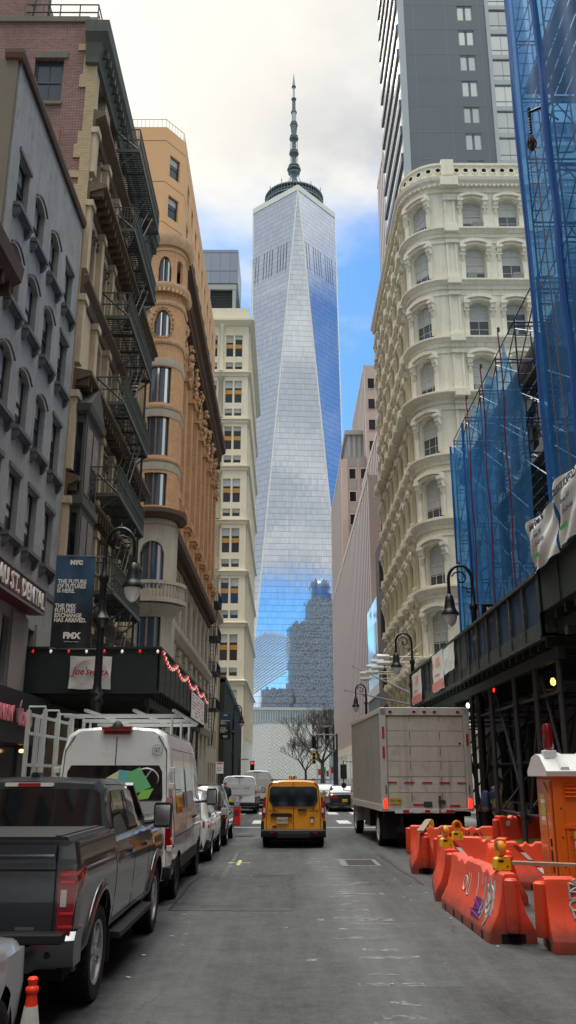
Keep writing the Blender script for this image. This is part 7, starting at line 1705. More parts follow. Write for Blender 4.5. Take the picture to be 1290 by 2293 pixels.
# ---------------------------------------------------------------- taxi
def taxi():
    o = thing('yellow_taxi', 'yellow taxi van with black bumper driving away down the middle of the street', 'taxi', (.26, 26.35, 0)); pm = paint('taxi_yellow_paint', (240, 160, 20), rough=.3, dirtk=.15); h = .915; H = 1.84
    lo = [(0, .3), (h * .88, .3), (h * .96, .38), (h * .99, .6), (h, .85), (h * .985, 1.05)]
    def c(zr, k=1.): return lo + [(h * .955 * k, 1.22), (h * .86 * k, zr * .80), (h * .80 * k, zr * .92), (h * .68 * k, zr * .985), (h * .35, zr), (0, zr)]
    hd = lo[:-1] + [(h * .96, .98), (h * .93, 1.03), (h * .86, 1.07), (h * .75, 1.1), (h * .6, 1.11), (h * .3, 1.12), (0, 1.13)]
    def sc(r_, q_): return [(x * q_, z) for x, z in r_]
    st = [(0, sc(c(H - .04), .93)), (.06, sc(c(H - .01), .98)), (.2, c(H)), (2.6, c(H)), (3.1, c(H - .12)), (3.6, c(1.3)), (3.75, hd), (4.2, sc(hd, .97)), (4.4, [(x * .85, min(z, .9)) for x, z in hd])]
    B = Body(st, lambda y, z: max(0, z - .95) * .12 * max(0, 1 - y / 1.2), dz=.12); B.build('body', pm, o, ((.78, .33, .38), (3.45, .33, .38))); liner(o, 1.83, (.78, 3.45), .37, .33, .3); under(o, 1.83, .1, 4.1, .2, .34); wheels(o, .33, .225, .775, (.78, 3.45), nsp=6)
    wp = [(-.70, 1.28), (-.60, 1.14), (-.52, 1.12), (.52, 1.12), (.60, 1.14), (.70, 1.28), (.68, 1.60), (.62, 1.66), (-.62, 1.66), (-.68, 1.60)]
    B.rear(wp, 'rear_window', VM['glass'], o, .012)
    B.rear([(-.006, .5), (.006, .5), (.006, 1.8), (-.006, 1.8)], 'door_seam', VM['seam'], o, .016)
    for sd_ in (1, -1):
        B.rear([(sd_ * .765, .48), (sd_ * .775, .48), (sd_ * .775, .9), (sd_ * .72, 1.68), (sd_ * .64, 1.76), (sd_ * .6, 1.76), (sd_ * .7, 1.68), (sd_ * .765, .9)], 'door_edge', VM['seam'], o, .012)
        g = MB(); p = [(.82, .86), (.90, .78), (.905, 1.05), (.85, 1.38), (.80, 1.40)]; p = [(.80, .82), (.90, .84), (.90, 1.05), (.85, 1.36), (.79, 1.38)]
        g.rings([[(sd_ * x, -.01 + B.warp(0, z), z) for x, z in p], [(sd_ * (B.sx(.14, z) + .006 if x > .82 else x), .14 + B.warp(.14, z), z) for x, z in p]]); tl = g.build('tail_light', VM['tail'], o, ang=20)
        g = MB(); g.rings([[(sd_ * x, -.014 + B.warp(0, z), z) for x, z in ((.81, .95), (.865, .95), (.86, 1.08), (.81, 1.08))], [(sd_ * x, .03, z) for x, z in ((.81, .95), (.865, .95), (.86, 1.08), (.81, 1.08))]]); g.build('reversing_lens', VM['tailw'], tl, ang=0)
        B.rear(rrect(*sorted((sd_ * .56, sd_ * .66)), .40, .44, .01), 'reflector', VM['tail'], o, .13)
        g = MB(); g.tube((sd_ * .55, -.03, 1.02), (sd_ * .62, .03, 1.2), .012, 5); g.build('wiper', VM['trim'], o)
        g = MB(); g.prism([(.0, .28), (.42, .3), (.42, .5), (.32, .72), (.0, .72)], 'x', *sorted((sd_ * .84, sd_ * .928))); g.build('bumper_corner', VM['trim'], o, ang=0)
    g = MB(); g.rings([[(x, -.12 + abs(x) ** 3 * .12 + yy, z) for yy, z in ((.02, .3), (0, .34), (0, .46), (.04, .5), (.2, .5), (.2, .3))] for x in (-.92, -.8, -.4, .4, .8, .92)]); g.build('rear_bumper', VM['trim'], o, ang=30); g = MB(); g.box(-.46, .46, -.15, .0, .27, .42); g.build('bumper_step', VM['trim'], o, ang=0, bev=.02)
    B.rear([(-.66, .84), (-.04, .84), (-.03, .9), (-.08, .935), (-.6, .935), (-.66, .9)], 'garnish_bar', VM['trim'], o, .03); plate(o, -.32, -.03, .74, 'T684127C', VM['plate'], .32, .17)
    B.rear(rrect(-.12, -.05, .76, .83, .03), 'roundel', mat('orange_roundel', (220, 120, 40), .5, var=0), o, .02); B.rear(rrect(.12, .38, 1.0, 1.05, .02), 'door_handle', VM['trim'], o, .03); B.rear(rrect(.46, .6, .80, .83, .01), 'badge', VM['trim'], o, .02); B.rear(rrect(.49, .57, .68, .79, .01), 'sticker', M['white'], o, .016); B.rear(rrect(-.6, -.48, .56, .60, .005), 'emblem', VM['trim'], o, .018)
    bk = VM['trim']; text('lettering', 'CAUTION', .055, bk, o, (-.56, -.02, .995), ext=.002, bold=.002); text('lettering', 'CAUTION', .055, bk, o, (.56, -.02, .995), ext=.002, bold=.002); text('lettering', 'FREQUENT STOPS', .035, bk, o, (-.5, -.02, .95), ext=.002); B.rear([(-.7, .97), (-.69, .97), (-.69, 1.06), (-.7, 1.06)], 'mark', bk, o, .015); B.rear([(.69, .97), (.7, .97), (.7, 1.06), (.69, 1.06)], 'mark', bk, o, .015)
    B.side([(.55, 1.22), (1.3, 1.22), (1.3, 1.62), (.62, 1.62)], 'quarter_window', VM['glass'], o, .006); B.side([(1.4, 1.22), (2.25, 1.22), (2.25, 1.62), (1.4, 1.62)], 'side_window', VM['glass'], o, .006); B.side([(2.32, 1.2), (3.35, 1.2), (2.9, 1.6), (2.32, 1.62)], 'front_side_window', VM['glass'], o, .006)
    mirror(o, B, 3.05, 1.1, VM['trim'], .18, .22, .22); handle(o, B, 2.1, 1.1, VM['trim'])
    g = MB(); g.rings([[(x, 3.05 + (1.7 - z) * 1.1 + dd, z) for x, z in ((-.66, 1.72), (.66, 1.72), (.82, 1.16), (-.82, 1.16))] for dd in (-.02, .04)]); g.build('windscreen', VM['glass'], o)
    g = MB(); g.prism([(-.17, 1.84), (.17, 1.84), (.14, 1.98), (-.14, 1.98)], 'y', 1.55, 1.72); sg_ = g.build('roof_sign', M['white'], o, ang=0, bev=.01); text('lettering', '1L41', .13, VM['seam'], sg_, (0, 1.545, 1.91), ext=.002, bold=.006)
    for sd_ in (1, -1): g = MB(); g.pipe([(sd_ * .62, .4, 1.82), (sd_ * .64, .5, 1.87), (sd_ * .64, 2.4, 1.87), (sd_ * .62, 2.5, 1.82)], .018, 5); g.build('roof_rail', VM['trim'], o)
taxi()
# ---------------------------------------------------------------- box truck
def box_truck():
    o = thing('box_truck', 'large dirty white box truck with roller door stopped in the right lane', 'truck', (4.06, 25.95, 0), R(2.5)); W = 1.29; L = 7.0; z0, z1 = 1.06, 3.84
    dw = mat('dirty_white_panel', (206, 202, 186), .55, var=.1, vs=.9, streak=.45, dirt=(1.6, .5, .35), dirtc=(120, 112, 94), obj=True); al = mat('corrugated_aluminium', (176, 176, 174), .45, metal=.35, var=.2, vs=1.5, streak=.35, obj=True); fr = mat('off_white_frame', (200, 200, 194), .5, var=.1, vs=3, streak=.3, obj=True)
    g = MB(); g.box(-W + .02, W - .02, .05, L, z0, z1 - .05); g.build('cargo_box', dw, o, ang=0)
    for sd_ in (1, -1):
        g = MB(); n = 54; pr = []
        for i in range(n): y = .12 + i * (L - .14) / n; w_ = (L - .14) / n; pr += [(sd_ * (W - .02), y), (sd_ * (W - .02), y + w_ * .45), (sd_ * (W + .008), y + w_ * .55), (sd_ * (W + .008), y + w_ * .9)]
        g.rings([[(x, y, z) for x, y in pr] for z in (z0 + .12, z1 - .12)], closed=False, cap=False); g.build('ribbed_side', al, o, ang=0)
        g = MB(); g.box(*sorted((sd_ * (W - .03), sd_ * (W + .02))), .0, L, z1 - .12, z1 + .0); g.box(*sorted((sd_ * (W - .03), sd_ * (W + .03))), .0, L, z0 - .06, z0 + .12); g.build('side_rail', fr, o, ang=0)
        g = MB(); g.box(*sorted((sd_ * (W - .16), sd_ * (W + .02))), -.03, .12, z0, z1); g.build('rear_post', fr, o, ang=0, bev=.01)
    g = MB(); g.box(-W, W, -.03, .12, z1 - .2, z1 + .02); g.box(-W, W, -.03, .1, z0 - .06, z0 + .02); g.box(-W, W, .0, L, z1 - .04, z1 + .03); g.build('header', fr, o, ang=0, bev=.01)
    dm = M['white']
    n = 6; hh = (z1 - .2 - z0 - .04) / n
    for i in range(n):
        mm_ = dw if i not in (1, 2) else mat('dirty_white_panel_b', (214, 212, 200), .55, var=.1, vs=1.4, streak=.6, dirt=(2.2, .5, .4), dirtc=(110, 104, 90), obj=True) if i == 1 else dw
        g = MB(); z = z0 + .03 + hh * i; g.box(-W + .17, W - .17, .0 + .004 * (i % 2), .05, z, z + hh - .012); g.build('door_panel', mm_, o, ang=0, bev=.004)
    g = MB()
    for x in (-.45, .42):
        for i in range(n):
            z = z0 + .03 + hh * i
            for k in range(5 if i < 5 else 3): g.box(x - .012, x + .012, -.008, .0, z + hh - .05 - k * .045, z + hh - .03 - k * .045)
    for x in (-W + .19, W - .19):
        for k in range(34): g.box(x - .006, x + .006, -.006, 0, z0 + .1 + k * .075, z0 + .12 + k * .075)
    g.build('rivets', mat('rusty_rivets', (84, 74, 62), .8, var=.2), o, ang=0)
    rt = mat('red_reflective_tape', (196, 36, 46), .45, var=.08); g = MB()
    for k in range(5): x = -1.02 + k * .51; g.box(x - .15, x + .15, -.012, .0, 1.76 - k * .004, 1.80 - k * .004)
    g.box(-.42, -.12, -.012, 0, 1.15, 1.20); g.box(.62, .92, -.012, 0, 1.12, 1.17); g.build('reflective_tape', rt, o, ang=0)
    g = MB()
    for (sd_, za) in ((-1, 3.0), (-1, 2.45), (1, 2.8)): g.box(*sorted((sd_ * (W - .1), sd_ * (W - .04))), -.045, -.03, za, za + .32)
    g.build('post_tape', rt, o, ang=0)
    g = MB(); [g.box(-.55 + k * .3, -.4 + k * .3, -.05, -.035, .97, 1.04) for k in range(4)]; g.box(-.95, .75, -.035, .0, .95, 1.05); wb_ = g.build('bumper_bar', M['white'], o, ang=0); g = MB(); [g.box(a_, b_, -.045, -.036, .96, 1.04) for a_, b_ in ((-.72, -.42), (-.2, .1), (.3, .74))]; g.build('bumper_tape', rt, o, ang=0)
    for x in (-1.0, -.3, .0, .3, .98): g = MB(); g.box(x - .05, x + .05, -.05, -.03, z1 - .13, z1 - .07); g.build('marker_light', VM['tail'], o, ang=0, bev=.01)
    for sd_ in (1, -1): g = MB(); g.prism([(sd_ * (W - .14), 1.08), (sd_ * (W - .04), 1.08), (sd_ * (W - .03), 1.3), (sd_ * (W - .12), 1.36)], 'y', -.06, -.03); g.build('tail_light', VM['brake'], o, ang=0); g = MB(); g.pipe([(sd_ * (W - .1), -.05, 1.48), (sd_ * (W - .1), -.1, 1.5), (sd_ * (W - .1), -.1, 1.68), (sd_ * (W - .1), -.05, 1.7)], .015, 5); g.build('grab_handle', VM['steel'] if 'steel' in VM else M['steelD'], o)
    plate(o, -.92, -.012, 1.28, 'XPW-M83', VM['plateY'], .3, .16)
    g = MB(); g.box(-.12, .12, -.03, 0, 1.12, 1.26); g.tube((.34, -.04, 1.1), (.34, -.04, 1.42), .03, 6); g.box(.3, .5, -.05, 0, 1.2, 1.3); g.build('door_latch', M['steelD'], o, ang=0); g = MB(); g.lathe([(.003, -.01), (.03, -.01), (.03, 0)], c=(1.0, 0, 2.85), n=10, ax='y'); g.build('lock_hole', VM['seam'], o)
    g = MB(); [g.box(x - .05, x + .05, .2, L + .6, .75, .98) for x in (-.42, .42)]; g.box(-W + .05, W - .05, .1, .3, .86, .98); g.box(-.9, .9, .0, .16, .45, .58); [g.box(x - .04, x + .04, .02, .14, .45, .95) for x in (-.75, .75)]; g.box(-1.2, 1.2, 1.3, 1.36, .5, 1.0); g.box(-W + .1, W - .1, .3, L, .98, 1.06); g.build('chassis', VM['under'], o, ang=0)
    for sd_ in (1, -1): g = MB(); g.box(*sorted((sd_ * .62, sd_ * 1.2)), .75, .77, .22, .9); g.build('mud_flap', VM['trim'], o, ang=0); g = MB(); g.box(*sorted((sd_ * .85, sd_ * 1.22)), 3.2, 4.4, .45, .95); g.build('tool_box', VM['trim'], o, ang=0)
    wheels(o, .46, .26, 1.1, (1.5,), alloy=M['white'], nsp=8); wheels(o, .46, .24, .82, (1.5,), alloy=VM['trim'], nsp=8); wheels(o, .46, .26, 1.05, (7.35,), alloy=VM['alloy'], nsp=8)
    cp = paint('cab_white_paint', (206, 208, 206), rough=.35, dirtk=.3); h = 1.12
    def c(z, k=1): return [(0, .7), (h * .9, .7), (h, .8), (h * 1.0, 1.2), (h, 1.6), (h * .97, 1.8), (h * .9 * k, z * .86), (h * .82 * k, z * .97), (h * .5, z), (0, z)]
    B = Body([(L + .12, c(2.5)), (L + .7, c(2.6)), (L + 1.0, c(2.5)), (L + 1.5, c(1.85)), (L + 2.0, c(1.6)), (L + 2.15, c(1.45))], dz=.2); B.build('cab', cp, o, ((7.35 + .0, .46, .0),)); 
    B.side([(L + .35, 1.65), (L + 1.15, 1.65), (L + .95, 2.25), (L + .35, 2.3)], 'cab_window', VM['glass'], o, .006); g = MB(); g.rings([[(x, L + 1.0 + (2.45 - z) * .7 + dd, z) for x, z in ((-.9, 2.4), (.9, 2.4), (1.0, 1.75), (-1.0, 1.75))] for dd in (0, .05)]); g.build('windscreen', VM['glass'], o)
    for sd_ in (1, -1):
        g = MB(); g.pipe([(sd_ * 1.08, L + 1.2, 2.45), (sd_ * 1.5, L + 1.1, 2.5), (sd_ * 1.5, L + 1.1, 1.45), (sd_ * 1.08, L + 1.2, 1.4)], .02, 5); g.build('mirror_arm', VM['trim'], o); g = MB(); g.box(*sorted((sd_ * 1.38, sd_ * 1.62)), L + 1.02, L + 1.1, 1.85, 2.38); g.build('mirror', VM['trim'], o, ang=0, bev=.03); g = MB(); g.lathe([(.01, -.08), (.1, -.08), (.1, -.02), (.02, .02)], c=(sd_ * 1.5, L + 1.1, 1.62), n=12, ax='y'); g.build('spot_mirror', VM['trim'], o)
        g = MB(); g.rings([[(sd_ * (1.12 + dx_), 7.35 + (.56 + dr) * math.cos(t), .46 + (.56 + dr) * math.sin(t)) for dx_, dr in ((-.3, 0), (.06, 0), (.06, .05), (-.3, .06))] for t in [math.pi * k / 10 for k in range(11)]]); g.build('mudguard', cp, o)
box_truck()
# ================================================================ barriers
def orange(nm, c, d=.25): return mat(nm, c, .5, var=.12, vs=2.2, streak=.25, dirt=(2.0, .52, d), dirtc=(120, 60, 48), obj=True, bump=.15, bs=25, grime=.75)
BO = [orange('barrier_red_orange', (232, 74, 44), .35), orange('barrier_faded_orange', (226, 84, 60), .55), orange('barrier_bright_orange', (240, 78, 38), .2)]
whs = mat('white_reflective', (220, 220, 216), .5, var=.05); rds = mat('red_reflective', (170, 24, 30), .5, var=.05); ygr = mat('lime_reflective', (170, 190, 90), .5, var=.08); ylw = mat('yellow_reflective', (216, 206, 40), .5, var=.05)
silver = mat('silver_spray', (176, 186, 184), .4, var=.1); blks = mat('black_spray', (22, 22, 24), .6, var=0); prp = mat('purple_spray', (110, 44, 120), .6, var=.1); whsp = mat('white_spray', (210, 205, 196), .6, var=0)
def barrier(p0, p1, label, mi=0, H=.8, W=.6):
    p0, p1 = Vector(p0), Vector(p1); d = p1 - p0; L = d.length; o = thing('jersey_barrier', label, 'barrier', (p0.x, p0.y, 0), math.atan2(d.y, d.x) - math.pi / 2, 'orange plastic barriers round the works')
    h = H; w = W / 2
    half = [(w, .0), (w, .15 * h), (w * .98, .18 * h), (w * .62, .42 * h), (w * .40, .7 * h), (w * .34, .9 * h), (w * .30, .97 * h), (w * .2, h)]
    sec = half + [(-x, z) for x, z in half[::-1]]
    g = MB(); rr = []
    ys = [0, .02, .06] + [L * i / 24 for i in range(1, 24)] + [L - .06, L - .02, L]
    for i, y in enumerate(ys):
        e = .93 if y in (0, L) else (.98 if (y < .03 or y > L - .03) else 1); u = y / L
        notch = .05 if any(abs(u - c) < .035 for c in (.2, .3, .7, .8)) else 0
        rr.append([(x * e, y, z * (.985 if e < .95 else 1) - (notch if z > .93 * h else 0)) for x, z in sec])
    g.rings(rr); body = g.build('body', BO[mi], o, ang=28)
    # interlocking end knuckles, foot pockets
    for ye, sg_ in ((0, -1), (L, 1)):
        g = MB(); g.lathe([(.085, .17 * h), (.09, .2 * h), (.085, .9 * h), (.06, .93 * h)], c=(.0, ye + sg_ * .04, 0), n=10); g.build('end_knuckle', BO[mi], o)
    g = MB()
    for u in (.12, .3, .5, .68, .88):
        for s_ in (1, -1): g.box(*sorted((s_ * (w - .05), s_ * (w + .003))), L * u - .05, L * u + .05, .004, .1)
    for s_ in (0, L): g.box(-.15, .15, *((-.003, .05) if s_ == 0 else (L - .05, L + .003)), .004, .11)
    g.build('foot_pocket', VM['under'], o, ang=0)
    return o, L, h, w
def on_face(L, h, w, sgn):
    """point on the sloping flank: u along, v height"""
    def f(u, v, off=.006):
        z = v * h; pts = [(w, .18 * h), (w * .62, .42 * h), (w * .40, .7 * h), (w * .34, .9 * h)]
        for (xa, za), (xb, zb) in zip(pts, pts[1:]):
            if za <= z <= zb: k = (z - za) / (zb - za); return (sgn * (xa + (xb - xa) * k + off), u * L, z + off * .5)
        return (sgn * (w * .34 + off), u * L, z)
    return f
def scribble(o, f, pts, m, r=.012, name='graffiti'):
    g = MB()
    for st_ in pts:
        P2 = []
        for (a, b_), (c, d) in zip(st_, st_[1:]):
            for k in range(4): P2.append(f(a + (c - a) * k / 4, b_ + (d - b_) * k / 4))
        P2.append(f(*st_[-1])); g.pipe(P2, r, 4)
    g.build(name, m, o)
def loopy(cx_, cz, rx, rz, n=12, a0=0): return [(cx_ + rx * math.cos(a0 + 2 * math.pi * k / n), cz + rz * math.sin(a0 + 2 * math.pi * k / n)) for k in range(n + 1)]
def stripe(o, f, u0, u1, v0, v1, du, n, name='reflective_stripe', ms=(rds, whs)):
    for k in range(n):
        g = MB(); a = k / n; b_ = (k + 1) / n - .01
        g.quad(f(u0 + (u1 - u0) * a, v0 + (v1 - v0) * a), f(u0 + (u1 - u0) * a + du, v0 + (v1 - v0) * a), f(u0 + (u1 - u0) * b_ + du, v0 + (v1 - v0) * b_), f(u0 + (u1 - u0) * b_, v0 + (v1 - v0) * b_)); g.build(name, ms[k % len(ms)], o, ang=0)
# long graffitied one
o, L, h, w = barrier((2.79, 11.62), (2.74, 14.75), 'long faded orange barrier with silver and purple graffiti on its street side', 1); f = on_face(L, h, w, -1)
scribble(o, f, [[(.12, .3), (.16, .9), (.2, .4)], [(.2, .75), (.14, .5), (.22, .3), (.1, .6)], [(.1, .85), (.07, .35)], [(.25, .85), (.24, .3)], [(.08, .5), (.11, .2)], [(.17, .85), (.19, .25)], loopy(.14, .55, .04, .2, 10, 1)], silver, .011)
scribble(o, f, [[(.3, .88), (.3, .7)], [(.38, .86), (.37, .5)], [(.52, .8), (.52, .45), (.56, .45), (.56, .8)], loopy(.62, .6, .03, .12)], whsp, .007)
scribble(o, f, [[(.36 - .02 * k, .5), (.34 - .022 * k, .22)] for k in range(7)] + [[(.4, .45), (.24, .35), (.4, .3), (.22, .25)]], prp, .009)
fe = lambda u, v, off=.0: (-.19 + u * .38, -.145, v * h)
# second in line, end-on with stripe
o, L, h, w = barrier((2.75, 15.35), (3.12, 17.9), 'narrow orange barrier seen end-on with a red and white end strip', 0)
g = MB(); [g.box(.04, .10, -.13, -.125, .28 + k * .14, .41 + k * .14, k % 2) for k in range(3)]; g.build('end_strip', [rds, whs], o, ang=0)
o, L, h, w = barrier((2.95, 19.5), (3.2, 21.6), 'plain red orange barrier at the far left end of the row', 0)
o, L, h, w = barrier((3.15, 18.9), (4.35, 18.1), 'short crosswise orange barrier with slanted red and white stripe behind the left amber light', 0); f = on_face(L, h, w, -1) if 0 else on_face(L, h, w, 1); stripe(o, f, .18, .5, .9, .4, .07, 3)
o, L, h, w = barrier((3.55, 14.9), (3.75, 16.8), 'orange barrier inside the works behind the long graffitied one, seen end-on', 2)
o, L, h, w = barrier((4.1, 17.2), (5.5, 16.9), 'orange barrier crosswise with a slanted red white stripe left of the toilet cabin', 2); f = on_face(L, h, w, 1); stripe(o, f, .08, .45, .92, .3, .06, 4)
o, L, h, w = barrier((3.1, 22.7), (5.0, 22.2), 'far crosswise orange barrier with black tag and pale strips behind the round amber light', 2); f = on_face(L, h, w, 1)
scribble(o, f, [loopy(.4, .75, .03, .1), [(.44, .85), (.46, .6), (.5, .8), (.52, .6)], [(.68, .85), (.68, .6)], [(.72, .85), (.7, .72), (.76, .6)], loopy(.8, .72, .03, .08), [(.85, .85), (.9, .6)]], blks, .012); stripe(o, f, .12, .24, .62, .62, .0, 1) ; g = MB()
for a, b_ in ((.1, .24), (.88, .99)): g.quad(f(a, .62), f(b_, .62), f(b_, .72), f(a, .72))
g.build('pale_strip', ygr, o, ang=0)
o, L, h, w = barrier((5.05, 21.9), (6.6, 22.9), 'dirty taller orange barrier with two green reflective strips near the man', 0, H=1.05); f = on_face(L, h, w, 1); g = MB()
for z in (.22, .38): g.quad(f(.05, z), f(.92, z), f(.92, z + .1), f(.05, z + .1))
g.build('green_strip', ygr, o, ang=0); g = MB(); g.quad(f(.1, .78), f(.17, .78), f(.17, .88), f(.1, .88)); g.build('sticker', whs, o, ang=0)
# nearest right one, crosswise, graffiti
o, L, h, w = barrier((3.1, 11.25), (5.8, 11.05), 'orange barrier at the right edge covered in silver and black graffiti', 2); f = on_face(L, h, w, 1)
scribble(o, f, [[(.10, .92), (.10, .7), (.14, .72), (.13, .8), (.10, .8), (.14, .88), (.1, .92)], [(.17, .92), (.16, .72), (.2, .72)], [(.17, .82), (.2, .82)], loopy(.12, .62, .025, .07), loopy(.17, .62, .025, .07), loopy(.22, .58, .03, .1), [(.25, .9), (.21, .86), (.25, .8), (.22, .72)], loopy(.13, .95, .01, .02), [(.12, .55), (.12, .35)], [(.15, .55), (.15, .42)], [(.1, .6), (.11, .45)]], silver, .013)
scribble(o, f, [[(.2, .55), (.19, .3), (.24, .45), (.2, .42)], loopy(.26, .42, .02, .06), [(.3, .5), (.34, .48), (.3, .3), (.36, .34)], [(.38, .5), (.4, .3), (.44, .5)]], blks, .014)
scribble(o, f, [[(.13, .3), (.15, .22), (.17, .3), (.18, .22), (.2, .3), (.2, .2), (.23, .3), (.26, .22)]], whsp, .008)
for i, (u, v) in enumerate(((.27, .92), (.3, .86), (.36, .8))):
    g = MB(); g.quad(f(u, v - .04, .01), f(u + .03, v - .04, .01), f(u + .03, v + .02, .01), f(u, v + .02, .01)); g.build('sticker', whs if i else blks, o, ang=0)
# ---- amber lights
amb = mat('amber_lens', (236, 150, 30), .2, var=.15, vs=20, coat=1, obj=True); ybx = mat('yellow_lamp_case', (226, 190, 30), .5, var=.1, vs=8, obj=True)
def blinker(x, y, z, label, rz=0, lens=True, side=False):
    o = thing('barricade_light', label, 'warning light', (x, y, z), rz, 'amber barricade lights')
    g = MB(); g.prism([(-.1, 0), (.1, 0), (.105, .03), (.095, .14), (.05, .16), (-.05, .16), (-.095, .14), (-.105, .03)], 'y', -.06, .06); g.build('case', ybx, o, ang=0, bev=.008); g = MB(); g.box(-.07, .0, -.064, -.06, .1, .13); g.lathe([(.002, -.066), (.012, -.066), (.012, -.06)], c=(.05, 0, .05), n=8, ax='y'); g.build('label_patch', blks, o, ang=0)
    if lens:
        g = MB(); a = 'x' if side else 'y'
        g.lathe([(.01, -.05), (.06, -.045), (.095, -.025), (.1, 0), (.095, .025), (.06, .045), (.01, .05)], c=(0, 0, .26), n=20, ax=a)
        for r0 in (.03, .055, .08): g.lathe([(r0, -.052), (r0 + .008, -.054), (r0 + .01, -.03)], c=(0, 0, .26), n=18, ax=a)
        g.build('lens', amb, o)
    return o
blinker(2.78, 11.95, .80, 'yellow boxed amber warning light with ribbed lens on the long graffitied barrier', .2, side=True)
blinker(2.72, 15.6, .80, 'amber warning light seen edge-on atop the end-on barrier, left of the others', .2, side=True)
blinker(3.25, 18.4 - 1.0, .80, 'amber warning light with round lens facing the camera in the middle of the barriers', 0)
blinker(3.55, 22.6, .78, 'yellow warning light case with its lens missing on the far crosswise barrier', 0, lens=False)
# planks
wood = mat('grey_timber', (150, 132, 112), .85, var=.2, vs=8, obj=True, bump=.3)
for p0, p1, lab in (((3.0, 12.3, .86), (6.2, 11.15, .83), 'long weathered timber plank laid from the graffitied barrier across the right one'), ((2.85, 19.4, .84), (3.4, 21.8, .95), 'short timber plank lying on top of the far left barrier')):
    o = thing('timber_plank', lab, 'plank', p0); d = Vector(p1) - Vector(p0); g = MB(); q_ = d.normalized(); n_ = q_.cross(Vector((0, 0, 1))).normalized() * .07
    g.rings([[Vector((0, 0, -.02)) + n_ + q_ * t, Vector((0, 0, .02)) + n_ + q_ * t, Vector((0, 0, .02)) - n_ + q_ * t, Vector((0, 0, -.02)) - n_ + q_ * t] for t in (0, d.length)]); g.build('board', wood, o, ang=0)
    g = MB(); g.lathe([(.001, .024), (.008, .024), (.008, .02)], c=tuple(q_ * .3), n=6); g.build('nail_head', M['steelD'], o)
# ================================================================ portable toilet
op = mat('toilet_orange_plastic', (240, 116, 24), .45, var=.08, vs=2, dirt=(2, .58, .25), dirtc=(150, 80, 40), obj=True, grime=.45); oj = mat('toilet_orange_dull', (206, 112, 60), .4, var=.1, vs=2, obj=True, coat=.4)
pt_ = thing('portable_toilet', 'orange portable toilet cabin with white roof and striped reflective strip on the right', 'portable toilet', (3.98, 13.45, 0), R(-4))
g = MB(); g.box(0, 1.15, 0, 1.2, .06, 1.98); g.build('wall', op, pt_, ang=0, bev=.015)
g = MB(); g.box(-.03, 1.2, -.03, 1.23, .0, .1); g.build('base_skid', VM['under'], pt_, ang=0)
g = MB()
for x in (0.0, 1.09): g.box(x - .02, x + .1, -.025, .04, .1, 1.97)
g.box(.08, 1.1, -.02, .02, 1.93, 1.98); g.box(.08, 1.1, -.03, .02, 1.22, 1.26); g.box(.08, 1.1, -.02, .02, 1.26, 1.28)
for k in range(4): g.prism([(-.035, 1.66 + k * .055), (0, 1.64 + k * .055), (0, 1.69 + k * .055)], 'x', .14, 1.05)
for a, b_, c, d in ((.3, 1.04, 1.32, 1.34), (.3, 1.04, 1.55, 1.57), (.3, .33, 1.32, 1.57)): g.box(a, b_, -.015, 0, c, d)
g.box(.12, .16, -.02, 0, .2, 1.2); g.box(.16, .5, -.018, 0, 1.12, 1.16); g.prism([(.16, 1.16), (.5, 1.02), (.5, 1.06), (.2, 1.2)], 'y', -.018, 0); g.build('front_ribs', op, pt_, ang=0)
g = MB(); g.box(-.02, .0, .06, 1.14, .12, 1.9); g.prism([(.14, .3), (1.06, .3), (1.06, 1.6), (.6, 1.86), (.14, 1.6)], 'x', -.035, -.0); door = g.build('door', oj, pt_, ang=0)
g = MB(); g.box(-.05, -.03, .1, .16, .14, 1.88); g.box(-.045, -.03, .5, .56, .2, 1.5); g.build('door_rib', op, door, ang=0)
for k, (z0_, z1_, m_) in enumerate(((1.62, 1.68, ygr), (1.55, 1.61, whs), (1.38, 1.54, ygr), (1.30, 1.36, whs), (1.24, 1.29, ygr))): g = MB(); g.box(-.042, -.034, .56, .86, z0_, z1_); g.build('sticker', m_, door, ang=0)
g = MB(); g.box(-.048, -.034, .28, .34, .95, 1.06); g.box(-.046, -.034, .3, .36, .75, .9); g.build('latch_plate', VM['under'], door, ang=0); g = MB(); g.box(-.06, -.03, .2, .25, .6, .7); g.build('padlock', M['steelD'], door, ang=0)
for k in range(7):
    g = MB(); z = .32 + k * .125; g.quad((.22, -.024, z), (.34, -.024, z + .08), (.34, -.024, z + .08 + .1), (.22, -.024, z + .1)); g.build('reflective_stripe', (ylw, whs, ylw)[k % 2], pt_, ang=0)
g = MB(); g.box(.2, .36, -.022, -.002, .27, 1.27); g.build('stripe_backing', mat('dull_red_backing', (196, 92, 60), .5, var=.05), pt_, ang=0)
g = MB(); g.prism([(.55, 1.40), (.85, 1.40), (.8, 1.46), (.72, 1.5), (.6, 1.48)], 'y', -.02, -.002); g.build('yellow_sticker', ylw, pt_, ang=0)
g = MB()
for x, z in ((.06, 1.5), (.06, 1.1), (.06, .7), (.06, .4), (.5, 1.15), (.5, 1.02), (.4, 1.3), (1.0, 1.3)): g.lathe([(.002, -.03), (.012, -.03), (.012, -.02)], c=(x, 0, z), n=6, ax='y')
g.build('rivet', VM['under'], pt_)
wr = mat('white_roof_plastic', (224, 224, 222), .45, var=.06, coat=.3, obj=True)
g = MB(); g.rings([[(x, y, z) for y, z in ((-.10, 1.95), (-.11, 2.02), (.0, 2.08), (.3, 2.24), (.6, 2.28), (.9, 2.24), (1.2, 2.08), (1.31, 2.02), (1.3, 1.95))] for x in (-.12, -.06, .1, .6, 1.1, 1.25)]); 
